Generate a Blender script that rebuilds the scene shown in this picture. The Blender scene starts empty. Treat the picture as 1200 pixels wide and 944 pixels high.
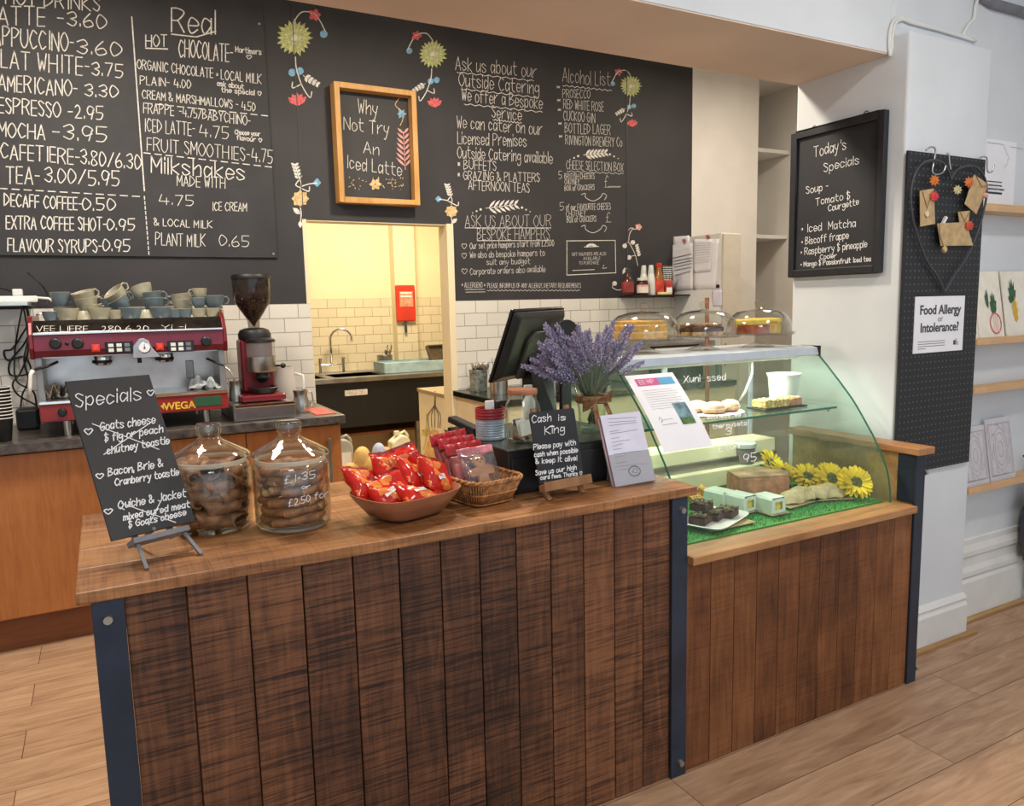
import bpy, bmesh, math, random
from mathutils import Vector, Matrix, Euler
random.seed(7)
PI = math.pi
S = bpy.context.scene
COL = S.collection
# ------------------------------------------------------------------ camera
F, YAW, PITCH, ROLL = 884.291, -0.4935, -0.1278, -0.0226
CAM = Vector((-1.4091, -1.6588, 1.4356))
FW = Vector((-math.sin(YAW)*math.cos(PITCH), math.cos(YAW)*math.cos(PITCH), math.sin(PITCH)))
_rt = Vector((math.cos(YAW), math.sin(YAW), 0)); _up = _rt.cross(FW)
RT = math.cos(ROLL)*_rt + math.sin(ROLL)*_up
UP = -math.sin(ROLL)*_rt + math.cos(ROLL)*_up
cd = bpy.data.cameras.new('camera'); cam = bpy.data.objects.new('camera', cd); COL.objects.link(cam)
cd.sensor_width = 36; cd.lens = F/1200*36; cd.clip_start = 0.02
cam.matrix_world = Matrix(((RT.x, UP.x, -FW.x, CAM.x), (RT.y, UP.y, -FW.y, CAM.y), (RT.z, UP.z, -FW.z, CAM.z), (0, 0, 0, 1)))
S.camera = cam
# ------------------------------------------------------------------ view, world, lights
S.view_settings.view_transform = 'Standard'; S.view_settings.look = 'None'
S.view_settings.gamma = 1; S.view_settings.use_curve_mapping = False
S.view_settings.exposure = 0.0
S.cycles.transparent_max_bounces = 32; S.cycles.max_bounces = 8; S.cycles.sample_clamp_indirect = 4
w = bpy.data.worlds.new('world'); S.world = w; w.use_nodes = True
w.node_tree.nodes['Background'].inputs[0].default_value = (0.76, 0.87, 1.0, 1)
w.node_tree.nodes['Background'].inputs[1].default_value = 1.25
def area(name, loc, size, power, col, rot=(0, 0, 0), sy=None):
    l = bpy.data.lights.new(name, 'AREA'); l.energy = power; l.color = col; l.size = size
    if sy: l.shape = 'RECTANGLE'; l.size_y = sy
    o = bpy.data.objects.new(name, l); o.location = loc; o.rotation_euler = rot; COL.objects.link(o); return o
area('lamp_shop', (0.7, -1.15, 3.02), 0.22, 30, (1.0, 0.94, 0.87))
area('lamp_shop_window_side', (-1.6, -2.6, 3.02), 0.9, 28, (1.0, 0.97, 0.93))
area('lamp_service', (0.35, 1.30, 3.05), 0.22, 46, (1.0, 0.87, 0.70))
area('lamp_service_coffee', (-1.5, 1.35, 3.05), 0.5, 48, (1.0, 0.90, 0.77))
area('lamp_corner', (2.6, 1.6, 3.05), 0.4, 22, (1.0, 0.88, 0.72))
area('lamp_kitchen', (0.55, 3.7, 2.7), 0.5, 64, (1.0, 0.85, 0.60))

# ------------------------------------------------------------------ mesh helpers
WM = {}
def world_of(o):
    m = o.matrix_basis.copy()
    return (world_of(o.parent) @ m) if o.parent else m
class MB:
    def __init__(s): s.v = []; s.f = []; s.M = Matrix()
    def add(s, vs, fs):
        b = len(s.v); s.v += [tuple(s.M @ Vector(p)) for p in vs]; s.f += [tuple(i+b for i in f) for f in fs]; return s
    def box(s, a, b):
        (x0, y0, z0), (x1, y1, z1) = a, b
        vs = [(x0,y0,z0),(x1,y0,z0),(x1,y1,z0),(x0,y1,z0),(x0,y0,z1),(x1,y0,z1),(x1,y1,z1),(x0,y1,z1)]
        return s.add(vs, [(0,3,2,1),(4,5,6,7),(0,1,5,4),(1,2,6,5),(2,3,7,6),(3,0,4,7)])
    def prism(s, poly, d, axis='y', at=0.0):      # polygon in the plane normal to axis, extruded by d along it
        n = len(poly)
        def P(p, t):
            return {'y': (p[0], at+t, p[1]), 'x': (at+t, p[0], p[1]), 'z': (p[0], p[1], at+t)}[axis]
        vs = [P(p, 0) for p in poly] + [P(p, d) for p in poly]
        fs = [tuple(range(n)), tuple(range(2*n-1, n-1, -1))] + [(i, (i+1) % n, n+(i+1) % n, n+i) for i in range(n)]
        return s.add(vs, fs)
    def lathe(s, prof, c=(0, 0, 0), n=32, cap=False, sx=1, sy=1, ex=2):
        vs = []; fs = []
        for r, z in prof:
            for k in range(n):
                t = 2*PI*k/n; cx, sn = math.cos(t), math.sin(t)
                if ex != 2:
                    q = (abs(cx)**ex + abs(sn)**ex)**(-1/ex); cx *= q; sn *= q
                vs.append((c[0]+r*cx*sx, c[1]+r*sn*sy, c[2]+z))
        for i in range(len(prof)-1):
            for k in range(n):
                fs.append((i*n+k, i*n+(k+1) % n, (i+1)*n+(k+1) % n, (i+1)*n+k))
        if cap:
            fs.append(tuple(range(n-1, -1, -1))); m = (len(prof)-1)*n; fs.append(tuple(range(m, m+n)))
        return s.add(vs, fs)
    def cyl(s, a, b, r, r2=None, n=16):
        return s.tube([a, b], r, n, r2)
    def tube(s, pts, r, n=8, r2=None, closed=False):
        pts = [Vector(p) for p in pts]; m = len(pts); vs = []; fs = []
        prev = None
        for i, p in enumerate(pts):
            a = pts[(i-1) % m] if (closed or i > 0) else p; b = pts[(i+1) % m] if (closed or i < m-1) else p
            t = (b-a).normalized() if (b-a).length > 1e-9 else Vector((0, 0, 1))
            if prev is None:
                u = t.orthogonal().normalized()
            else:
                u = (prev - t*prev.dot(t)); u = u.normalized() if u.length > 1e-6 else t.orthogonal().normalized()
            prev = u; w_ = t.cross(u)
            rr = r if r2 is None else r+(r2-r)*i/max(1, m-1)
            for k in range(n):
                q = 2*PI*k/n; vs.append(tuple(p+(u*math.cos(q)+w_*math.sin(q))*rr))
        L = m if closed else m-1
        for i in range(L):
            j = (i+1) % m
            for k in range(n): fs.append((i*n+k, i*n+(k+1) % n, j*n+(k+1) % n, j*n+k))
        if not closed:
            fs.append(tuple(range(n-1, -1, -1))); fs.append(tuple(range((m-1)*n, m*n)))
        return s.add(vs, fs)
    def ball(s, c, r, n=10, sz=1.0, sx=1.0, sy=1.0):
        pr = [(max(1e-5, r*math.sin(PI*i/(n//2+1))), -r*sz*math.cos(PI*i/(n//2+1))) for i in range(n//2+2)]
        return s.lathe(pr, c, n, sx=sx, sy=sy)
    def grid(s, fn, nu, nv):
        vs = [fn(i/nu, j/nv) for j in range(nv+1) for i in range(nu+1)]
        fs = [(j*(nu+1)+i, j*(nu+1)+i+1, (j+1)*(nu+1)+i+1, (j+1)*(nu+1)+i) for j in range(nv) for i in range(nu)]
        return s.add(vs, fs)
def T(x=0, y=0, z=0, rz=0, rx=0, ry=0, s=1):
    return Matrix.Translation((x, y, z)) @ Euler((rx, ry, rz)).to_matrix().to_4x4() @ Matrix.Scale(s, 4)
def obj(name, mb, mat, parent=None, bevel=0, smooth=False, world=True, seg=2, solid=0):
    me = bpy.data.meshes.new(name); me.from_pydata(mb.v, [], mb.f); me.validate()
    bm = bmesh.new(); bm.from_mesh(me); bmesh.ops.remove_doubles(bm, verts=bm.verts, dist=1e-6)
    bmesh.ops.recalc_face_normals(bm, faces=bm.faces); bm.to_mesh(me); bm.free()
    o = bpy.data.objects.new(name, me); COL.objects.link(o)
    if mat: me.materials.append(mat)
    if parent:
        o.parent = parent
        if world: me.transform(world_of(parent).inverted())
    if smooth:
        for p in me.polygons: p.use_smooth = True
        if smooth != 'all': me.set_sharp_from_angle(angle=math.radians(40))
    if solid:
        m = o.modifiers.new('solid', 'SOLIDIFY'); m.thickness = solid; m.offset = 0
    if bevel:
        m = o.modifiers.new('bevel', 'BEVEL'); m.width = bevel; m.segments = seg; m.limit_method = 'ANGLE'
    return o
def thing(name, label, cat, loc=(0, 0, 0), rz=0, group=None, rot=None):
    o = bpy.data.objects.new(name, None); COL.objects.link(o); o.empty_display_size = 0.05
    o.location = loc; o.rotation_euler = rot or (0, 0, rz); tag(o, label, cat, group); return o
def tag(o, label, cat, group=None, kind=None):
    o['label'] = label; o['category'] = cat
    if group: o['group'] = group
    if kind: o['kind'] = kind
    return o
def struct(name, mb, mat, **k):
    o = obj(name, mb, mat, **k)
    if not k.get('parent'): o['kind'] = 'structure'
    return o
def dup(root, loc, rot=None, label=None, scale=None):
    r = root.copy(); COL.objects.link(r); r.location = loc
    if rot is not None: r.rotation_euler = rot
    if scale: r.scale = (scale,)*3
    if label: r['label'] = label
    for ch in list(root.children):
        c = ch.copy(); COL.objects.link(c); c.parent = r
        for g in list(ch.children):
            d = g.copy(); COL.objects.link(d); d.parent = c
    return r
# ------------------------------------------------------------------ materials
def lin(c):
    return tuple(((x/255)/12.92 if x/255 <= .04045 else ((x/255+.055)/1.055)**2.4) for x in c)
class NT:
    def __init__(s, name):
        s.m = bpy.data.materials.new(name); s.m.use_nodes = True; s.t = s.m.node_tree; s.n = s.t.nodes; s.b = s.n['Principled BSDF']
    def new(s, typ, **k):
        n = s.n.new(typ)
        for a, b in k.items(): setattr(n, a, b)
        return n
    def link(s, a, b): s.t.links.new(a, b)
    def val(s, sock, v):
        if hasattr(v, 'is_output'): s.link(v, sock)
        else: sock.default_value = v
    def math(s, op, a, b=0.0):
        n = s.new('ShaderNodeMath', operation=op); s.val(n.inputs[0], a); s.val(n.inputs[1], b); return n.outputs[0]
    def ramp(s, fac, stops):
        n = s.new('ShaderNodeValToRGB'); s.link(fac, n.inputs[0]); e = n.color_ramp.elements
        while len(e) < len(stops): e.new(0.5)
        for i, (p, c) in enumerate(stops): e[i].position = p; e[i].color = (*lin(c), 1)
        return n.outputs[0]
    def coord(s, out='Object', scale=(1, 1, 1)):
        t = s.new('ShaderNodeTexCoord'); m = s.new('ShaderNodeMapping'); m.inputs['Scale'].default_value = scale
        s.link(t.outputs[out], m.inputs[0]); return m.outputs[0]
    def noise(s, vec, scale=5, detail=4, rough=.5, dist=0):
        n = s.new('ShaderNodeTexNoise'); s.link(vec, n.inputs['Vector']); n.inputs['Scale'].default_value = scale
        n.inputs['Detail'].default_value = detail; n.inputs['Roughness'].default_value = rough; n.inputs['Distortion'].default_value = dist
        return n.outputs['Fac']
    def mix(s, fac, a, b, blend='MIX'):
        n = s.new('ShaderNodeMix', data_type='RGBA', blend_type=blend)
        s.val(n.inputs[0], fac)
        for sock, v in ((n.inputs[6], a), (n.inputs[7], b)):
            if hasattr(v, 'is_output'): s.link(v, sock)
            else: sock.default_value = (*lin(v), 1)
        return n.outputs[2]
    def bump(s, h, strength=.2, dist=.002):
        n = s.new('ShaderNodeBump'); s.link(h, n.inputs['Height']); n.inputs['Strength'].default_value = strength
        n.inputs['Distance'].default_value = dist; s.link(n.outputs[0], s.b.inputs['Normal'])
    def done(s, col=None, rough=.5, metal=0, spec=.5):
        if col is not None:
            if hasattr(col, 'is_output'): s.link(col, s.b.inputs['Base Color'])
            else: s.b.inputs['Base Color'].default_value = (*lin(col), 1)
        s.val(s.b.inputs['Roughness'], rough); s.b.inputs['Metallic'].default_value = metal
        s.b.inputs['Specular IOR Level'].default_value = spec
        return s.m
_pm = {}
def paint(col, rough=.5, metal=0, var=.06, scale=18, bump=0, spec=.5):
    key = (col, rough, metal, var, scale, bump, spec)
    if key in _pm: return _pm[key]
    t = NT('surface'); v = t.coord(); n = t.noise(v, scale, 4)
    dk = tuple(max(0, c*(1-var*1.6)) for c in col); lt = tuple(min(255, c*(1+var)) for c in col)
    c = t.ramp(n, [(.25, dk), (.75, lt)])
    if bump: t.bump(t.noise(v, scale*6, 3), bump, .002)
    _pm[key] = t.done(c, rough, metal, spec); return _pm[key]
def wood(name, dark, mid, light, along='x', saw=0.0, rough=.5, scale=1.0, island=.35, hue=None, spec=.4):
    t = NT(name); g = t.new('ShaderNodeNewGeometry'); rnd = g.outputs['Random Per Island']
    sc = {'x': (1.2, 14, 14), 'z': (14, 14, 1.2), 'y': (14, 1.2, 14)}[along]
    cx = {'x': (46, 1.5, 1.5), 'z': (1.5, 1.5, 46), 'y': (1.5, 46, 1.5)}[along]
    tc = t.new('ShaderNodeTexCoord'); off = t.new('ShaderNodeVectorMath', operation='ADD')
    cb = t.new('ShaderNodeCombineXYZ'); m7 = t.math('MULTIPLY', rnd, 37.0)
    for i in range(3): t.link(m7, cb.inputs[i])
    t.link(tc.outputs['Object'], off.inputs[0]); t.link(cb.outputs[0], off.inputs[1])
    def mp(s_):
        m = t.new('ShaderNodeMapping'); m.inputs['Scale'].default_value = tuple(q*scale for q in s_); t.link(off.outputs[0], m.inputs[0]); return m.outputs[0]
    gr = t.noise(mp(sc), 3.0, 6, .62, 1.2)
    big = t.noise(mp((2.2, 2.2, 2.2)), 1.6, 3, .5, .6)
    f = t.math('ADD', t.math('MULTIPLY', gr, .55), t.math('MULTIPLY', big, .45))
    f = t.math('ADD', f, t.math('MULTIPLY', t.math('SUBTRACT', rnd, .5), island))
    sw = None
    if saw:
        sw = t.noise(mp(cx), 3.0, 3, .75, .08)
        ln = t.math('MINIMUM', t.math('MULTIPLY', t.math('SUBTRACT', sw, .42), 2.4), .32)
        patch = t.noise(mp((3, 3, 3)), 1.5, 2)
        f = t.math('ADD', t.math('SUBTRACT', f, .12*saw), t.math('MULTIPLY', t.math('MULTIPLY', ln, saw), t.math('ADD', patch, .1)))
    c = t.ramp(f, [(.28, dark), (.5, mid), (.74, light)])
    t.bump(sw if sw is not None else gr, .35 if saw else .15, .0015)
    return t.done(c, rough, 0, spec)
def glass(name, tint=(255, 255, 255), rough=.02, ior=1.45, haze=0.0, hazecol=(255, 255, 255), boost=1.0):
    t = NT(name); t.n.remove(t.b); out = t.n['Material Output']
    tr = t.new('ShaderNodeBsdfTransparent'); tr.inputs[0].default_value = (*lin(tint), 1)
    gl = t.new('ShaderNodeBsdfGlossy'); gl.inputs['Roughness'].default_value = rough
    lw = t.new('ShaderNodeLayerWeight'); lw.inputs[0].default_value = .5
    fr = t.math('ADD', t.math('MULTIPLY', t.math('POWER', lw.outputs['Facing'], 4.0), .85), .035)
    k = t.math('MULTIPLY', fr, boost)
    mx = t.new('ShaderNodeMixShader'); t.link(k, mx.inputs[0]); t.link(tr.outputs[0], mx.inputs[1]); t.link(gl.outputs[0], mx.inputs[2])
    last = mx.outputs[0]
    if haze:
        df = t.new('ShaderNodeBsdfDiffuse'); df.inputs[0].default_value = (*lin(hazecol), 1)
        m2 = t.new('ShaderNodeMixShader'); m2.inputs[0].default_value = haze; t.link(last, m2.inputs[1]); t.link(df.outputs[0], m2.inputs[2]); last = m2.outputs[0]
    t.link(last, out.inputs[0]); return t.m
def tiles(name, w_, h_, zt, x0, tile, grout, rough=.15, axes='xz'):
    t = NT(name); tc = t.new('ShaderNodeTexCoord'); sp = t.new('ShaderNodeSeparateXYZ'); t.link(tc.outputs['Object'], sp.inputs[0])
    cb = t.new('ShaderNodeCombineXYZ')
    t.link(t.math('SUBTRACT', sp.outputs[0 if axes[0] == 'x' else 1], x0), cb.inputs[0]); t.link(t.math('SUBTRACT', sp.outputs[2], zt), cb.inputs[1])
    b = t.new('ShaderNodeTexBrick', offset=.5); t.link(cb.outputs[0], b.inputs['Vector'])
    for k, v in (('Scale', 1.0), ('Mortar Size', .0022), ('Mortar Smooth', .2), ('Brick Width', w_), ('Row Height', h_), ('Bias', 0.0)): b.inputs[k].default_value = v
    b.inputs['Color1'].default_value = (*lin(tile), 1); b.inputs['Color2'].default_value = (*lin(tuple(c*.97 for c in tile)), 1); b.inputs['Mortar'].default_value = (*lin(grout), 1)
    inv = t.math('SUBTRACT', 1.0, b.outputs['Fac']); t.bump(inv, .6, .002)
    return t.done(b.outputs['Color'], t.math('ADD', t.math('MULTIPLY', b.outputs['Fac'], .6), rough))
def planks(name, w_, h_, a, b_, gap, off=.37):
    t = NT(name); v = t.coord()
    b = t.new('ShaderNodeTexBrick', offset=off, squash=1.0); t.link(v, b.inputs['Vector'])
    for k, q in (('Scale', 1.0), ('Mortar Size', .0014), ('Mortar Smooth', .1), ('Brick Width', w_), ('Row Height', h_), ('Bias', 0.0)): b.inputs[k].default_value = q
    b.inputs['Color1'].default_value = (0, 0, 0, 1); b.inputs['Color2'].default_value = (1, 1, 1, 1); b.inputs['Mortar'].default_value = (.5, .5, .5, 1)
    rnd = t.new('ShaderNodeSeparateColor'); t.link(b.outputs['Color'], rnd.inputs[0])
    sh = t.new('ShaderNodeVectorMath', operation='ADD'); cb = t.new('ShaderNodeCombineXYZ'); t.link(t.math('MULTIPLY', rnd.outputs[0], 23.0), cb.inputs[0]); t.link(t.math('MULTIPLY', rnd.outputs[0], 9.0), cb.inputs[1])
    t.link(v, sh.inputs[0]); t.link(cb.outputs[0], sh.inputs[1])
    mp = t.new('ShaderNodeMapping'); mp.inputs['Scale'].default_value = (1.0, 9, 1); t.link(sh.outputs[0], mp.inputs[0])
    g = t.noise(mp.outputs[0], 2.6, 7, .62, 1.6); k2 = t.noise(sh.outputs[0], 2.2, 2)
    f = t.math('ADD', t.math('MULTIPLY', g, .75), t.math('ADD', t.math('MULTIPLY', k2, .18), t.math('MULTIPLY', rnd.outputs[0], .12)))
    c = t.ramp(f, [(.3, a), (.72, b_)])
    c = t.mix(b.outputs['Fac'], c, gap)
    t.bump(t.math('SUBTRACT', 1.0, b.outputs['Fac']), .4, .001)
    return t.done(c, .42)
M = dict(
    white=paint((222, 218, 212), .85, var=.02, scale=4, bump=.35), white_cool=paint((214, 219, 223), .85, var=.02, scale=4, bump=.3),
    cream=paint((236, 222, 186), .8, var=.02, scale=3, bump=.1), trimwhite=paint((224, 224, 220), .45, var=.03, scale=5, bump=.1),
    soffit_bounce=paint((212, 194, 178), .85, var=.03, scale=3), black_wall=paint((50, 48, 51), .62, var=.12, scale=2.2, bump=.05),
    board=paint((47, 46, 49), .6, var=.12, scale=5), navy_board=paint((36, 38, 44), .6, var=.1, scale=5),
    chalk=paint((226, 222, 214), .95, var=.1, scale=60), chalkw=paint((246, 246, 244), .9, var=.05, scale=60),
    cg=paint((190, 196, 120), .95, var=.15, scale=60), cb=paint((130, 180, 210), .95, var=.12, scale=60), cr=paint((222, 110, 112), .95, var=.15, scale=60),
    co=paint((222, 190, 140), .95, var=.15, scale=60), cp=paint((226, 168, 160), .95, var=.1, scale=60),
    post=paint((44, 55, 72), .45, .3, var=.12, scale=9, bump=.05), bolt=paint((176, 172, 165), .35, .9, var=.1),
    steel=paint((196, 194, 190), .28, 1, var=.05, scale=12), steel_b=paint((170, 168, 166), .4, 1, var=.12, scale=7), chrome=paint((225, 225, 225), .1, 1, var=.02),
    black=paint((22, 22, 24), .45, var=.15), black_gloss=paint((18, 18, 20), .2, var=.1), grey=paint((120, 122, 128), .5), dgrey=paint((62, 64, 70), .5),
    red=paint((112, 26, 34), .28, .15, var=.1, scale=4), green=paint((40, 86, 58), .4), yellow=paint((226, 190, 60), .5),
    alu=paint((196, 206, 216), .4, .25, var=.03), paper=paint((236, 236, 240), .8, var=.015, scale=8), paperlilac=paint((222, 220, 236), .8, var=.02),
    ink=paint((70, 74, 92), .8), plastic_w=paint((226, 226, 220), .4, var=.03),
    kraft=paint((190, 162, 118), .85, var=.1, scale=30), burlap=paint((150, 110, 76), .95, var=.2, scale=80, bump=.3),
    teal=paint((104, 120, 128), .28, var=.1, scale=20), olive=paint((172, 168, 146), .28, var=.1, scale=20),
    counter=wood('dark_sawn_wood', (40, 24, 17), (88, 55, 36), (130, 86, 56), 'z', saw=.85, rough=.55, island=.22),
    case_wood=wood('brown_board_wood', (62, 34, 20), (112, 68, 38), (146, 96, 58), 'z', saw=.25, rough=.5, island=.22),
    top=wood('worktop_wood', (84, 52, 30), (158, 108, 66), (204, 156, 106), 'x', saw=.28, rough=.42, island=.25),
    ledge=wood('ledge_wood', (130, 88, 54), (172, 126, 82), (200, 156, 108), 'x', saw=.1, rough=.45, island=.1),
    endwood=wood('end_panel_wood', (136, 96, 60), (184, 138, 88), (208, 166, 114), 'x', rough=.5, island=.15),
    capy=wood('cap_wood', (120, 78, 48), (170, 120, 78), (196, 150, 104), 'y', rough=.45, island=.1),
    oak=wood('oak_veneer', (146, 88, 44), (172, 108, 58), (190, 126, 72), 'z', rough=.4, island=.05),
    kick=wood('kick_veneer', (98, 56, 30), (124, 74, 42), (140, 88, 52), 'x', rough=.5, island=.05),
    pine=wood('pine_frame', (176, 126, 66), (206, 156, 90), (222, 178, 112), 'z', rough=.5, island=.1),
    shelfwood=wood('shelf_wood', (190, 150, 108), (214, 176, 132), (226, 194, 152), 'x', rough=.5, island=.1),
    easelwood=wood('easel_wood', (104, 70, 44), (142, 100, 66), (168, 126, 88), 'z', rough=.6, island=.1),
    bowlwood=wood('bowl_wood', (132, 82, 56), (164, 108, 76), (186, 130, 96), 'x', rough=.35, scale=2, island=0),
    floor=planks('floor_laminate', 1.28, .192, (142, 106, 79), (204, 169, 136), (92, 66, 48)),
    tileR=tiles('tile_white', .1586, .0793, 1.4745, .524, (226, 222, 212), (150, 146, 138)),
    tileK=tiles('tile_cream', .16, .08, 1.53, 0, (226, 214, 186), (160, 140, 100)),
    glass=glass('clear_glass'), glass_g=glass('green_glass', (246, 253, 249), haze=.018, hazecol=(196, 236, 214)), glass_edge=glass('glass_edge', (90, 160, 136), haze=.35, hazecol=(96, 160, 140)),
    dome=glass('dome_glass', (251, 251, 249), boost=1.7), cello=glass('cellophane', (248, 246, 248), rough=.12, boost=1.8, haze=.05), jarglass=glass('jar_glass', (250, 252, 248), boost=1.6), plastic_clear=glass('clear_plastic', (236, 236, 236), rough=.1, haze=.12),
)
# ------------------------------------------------------------------ handwriting: a stroke alphabet (x, y digit pairs, baseline y=2, capitals to y=8)
GL = {
'A':'02 28|28 42|14 34','B':'02 08|08 28 37 26 05|05 25 44 33 02','C':'47 28 17 05 13 22 43','D':'02 08|08 27 45 23 02','E':'02 08|08 38|05 35|02 32','F':'02 08|08 38|05 35',
'G':'47 28 17 05 13 22 43 45|45 25','H':'02 08|42 48|05 45','I':'12 18','J':'38 33 22 03','K':'02 08|48 05|05 42','L':'08 02|02 32','M':'02 08|08 24|24 48|48 42','N':'02 08|08 42|42 48',
'O':'28 06 04 22 44 46 28','P':'02 08|08 28 47 25 05','Q':'28 06 04 22 44 46 28|23 51','R':'02 08|08 28 47 25 05|25 42','S':'37 18 07 25 34 22 03','T':'08 48|28 22','U':'08 04 22 44 48','V':'08 22|22 48',
'W':'08 12|12 26|26 32|32 48','X':'08 42|48 02','Y':'08 25|48 25|25 22','Z':'08 48|48 02|02 42',
'a':'35 16 04 12 34|36 32','b':'08 02|05 26 34 22 03','c':'35 16 04 12 33','d':'35 16 04 12 34|38 32','e':'04 34 35 16 04 12 33','f':'38 28 17 12|06 36','g':'35 16 04 13 34|36 31 10 01','h':'08 02|04 26 35 32',
'i':'06 02|07 08','j':'16 11 00|18 17','k':'08 02|36 04|04 32','l':'08 02','m':'06 02|04 16 24 22|24 36 44 42','n':'06 02|04 26 35 32','o':'16 04 12 33 35 16','p':'06 00|05 26 34 22 03','q':'35 16 04 12 34|36 30',
'r':'06 02|04 26 36','s':'35 16 05 33 12 03','t':'18 13 32|06 36','u':'06 03 12 34|36 32','v':'06 12|12 26','w':'06 12|12 25|25 32|32 46','x':'06 32|36 02','y':'06 04 23|36 10 00','z':'06 36|36 02|02 32',
'0':'18 06 04 12 34 36 18','1':'18 12','2':'07 18 27 25 02|02 32','3':'07 28 36 15|15 34 22 03','4':'18 04|04 44|36 32','5':'38 08|08 05|05 25 34 22 02','6':'28 05 03 12 33 25 04','7':'08 38|38 12','8':'15 07 18 37 15 03 12 33 15','9':'35 14 06 18 37 36|37 22',
'-':'05 25','.':'02 03','/':'02 38','&':'42 07 18 26 04 12 33 44','£':'37 28 16 12|05 25|02 42','$':'37 18 07 25 34 22 03|19 11','!':'08 04|02 03','?':'07 18 37 25 24|22 23','*':'05 25|16 14|06 24|04 26',"'":'18 16',',':'03 01','·':'04 14 15 05','~':'26 17 06 05 22 45 46 37 26','+':'05 45|27 23'}
GP = {k: [[(int(q[0]), int(q[1])-2) for q in st.split()] for st in g.split('|')] for k, g in GL.items()}
GW = {k: max(x for st in v for x, _ in st) for k, v in GP.items()}
def smooth_line(p, k=4):
    if len(p) < 3: return p
    out = []; closed = p[0] == p[-1]; n = len(p)
    for i in range(n-1):
        p0 = p[i-1] if i > 0 else (p[-2] if closed else p[0]); p3 = p[i+2] if i+2 < n else (p[1] if closed else p[-1])
        for j in range(k):
            t = j/k
            out.append(tuple(.5*((2*p[i][a])+(-p0[a]+p[i+1][a])*t+(2*p0[a]-5*p[i][a]+4*p[i+1][a]-p3[a])*t*t+(-p0[a]+3*p[i][a]-3*p[i+1][a]+p3[a])*t**3) for a in (0, 1)))
    out.append(p[-1]); return out
def ray(u, v): return FW+RT*((u-600)/F)+UP*((472-v)/F)
def on(ax, val, s=1.0, ou=0, ov=0):          # a flat surface: photo point -> place on the plane ax = val
    n = Vector((0, 0, 0)); n[ax] = 1 if CAM[ax] > val else -1
    def f(u, v):
        d = ray(ou+u/s, ov+v/s); return CAM+d*((val-CAM[ax])/d[ax]), n
    return f
def on_plane(P, n, s=1.0, ou=0, ov=0):
    P = Vector(P); n = Vector(n).normalized()
    if n.dot(CAM-P) < 0: n = -n
    def f(u, v):
        d = ray(ou+u/s, ov+v/s); return CAM+d*((P-CAM).dot(n)/d.dot(n)), n
    return f
def on_cyl(cx, cy, r, s=1.0, ou=0, ov=0):
    def f(u, v):
        d = ray(ou+u/s, ov+v/s); ox, oy = CAM.x-cx, CAM.y-cy
        a = d.x*d.x+d.y*d.y; b = ox*d.x+oy*d.y; c = ox*ox+oy*oy-r*r
        t = (-b-math.sqrt(max(0, b*b-a*c)))/a; p = CAM+d*t
        return p, Vector((p.x-cx, p.y-cy, 0)).normalized()
    return f
def stroke(mb, f, pts, wd, lift=.0012):
    q = [f(*p) for p in pts]; P = [a+n*lift for a, n in q]; N = [n for _, n in q]; vs = []; m = len(P)
    for i in range(m):
        t = P[min(i+1, m-1)]-P[max(i-1, 0)]
        s_ = N[i].cross(t)
        s_ = s_.normalized()*wd/2 if s_.length > 1e-9 else Vector((wd/2, 0, 0))
        e = Vector((0, 0, 0))
        if t.length > 1e-9 and i in (0, m-1): e = t.normalized()*wd*.35*(-1 if i == 0 else 1)
        vs += [P[i]+e+s_, P[i]+e-s_]
    mb.add(vs, [(2*i, 2*i+1, 2*i+3, 2*i+2) for i in range(m-1)])
def write(mb, f, lines, wd, jit=.25, sx=1.2):
    for text, u0, v0, u1, v1, h in lines:
        ws = [(GW.get(c, 2)+1.3 if c != ' ' else 2.6) for c in text]; tot = sum(ws)-1.3; x = 0
        for c, w_ in zip(text, ws):
            jy = random.uniform(-jit, jit)
            for st in GP.get(c, []):
                pts = []
                for px, py in smooth_line(st):
                    g = (x+px)/tot; pts.append((u0+(u1-u0)*g+.0*py, v0+(v1-v0)*g-(py+jy)*h/6))
                stroke(mb, f, pts, wd*.6)
            x += w_
def wavy(mb, f, u0, v0, u1, v1, wd, amp=2.5, n=9):
    stroke(mb, f, [(u0+(u1-u0)*i/(n*4), v0+(v1-v0)*i/(n*4)+amp*math.sin(i*PI/2)) for i in range(n*4+1)], wd)
def dash(mb, f, u0, v0, u1, v1, wd, n=14):
    for i in range(n):
        a, b = i/n, (i+.6)/n; stroke(mb, f, [(u0+(u1-u0)*a, v0+(v1-v0)*a), (u0+(u1-u0)*b, v0+(v1-v0)*b)], wd)
def disc(mb, f, u, v, ru, rv=None, n=14, lift=.001, a0=0, pts=None):
    rv = rv or ru; pts = pts or [(u+ru*math.cos(2*PI*k/n+a0), v+rv*math.sin(2*PI*k/n+a0)) for k in range(n)]
    mb.add([f(*p)[0]+f(*p)[1]*lift for p in pts], [tuple(range(len(pts)))])
def leaf(mb, f, u, v, ang, L, wd_, lift=None):
    lift = lift or random.uniform(.0006, .0014)
    c, s_ = math.cos(ang), math.sin(ang)
    pts = [(u+c*L*a-s_*b*wd_, v+s_*L*a+c*b*wd_) for a, b in ((0, 0), (.3, .8), (.6, .9), (1, 0), (.6, -.9), (.3, -.8))]
    disc(mb, f, 0, 0, 1, pts=pts, lift=lift); return pts
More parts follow.
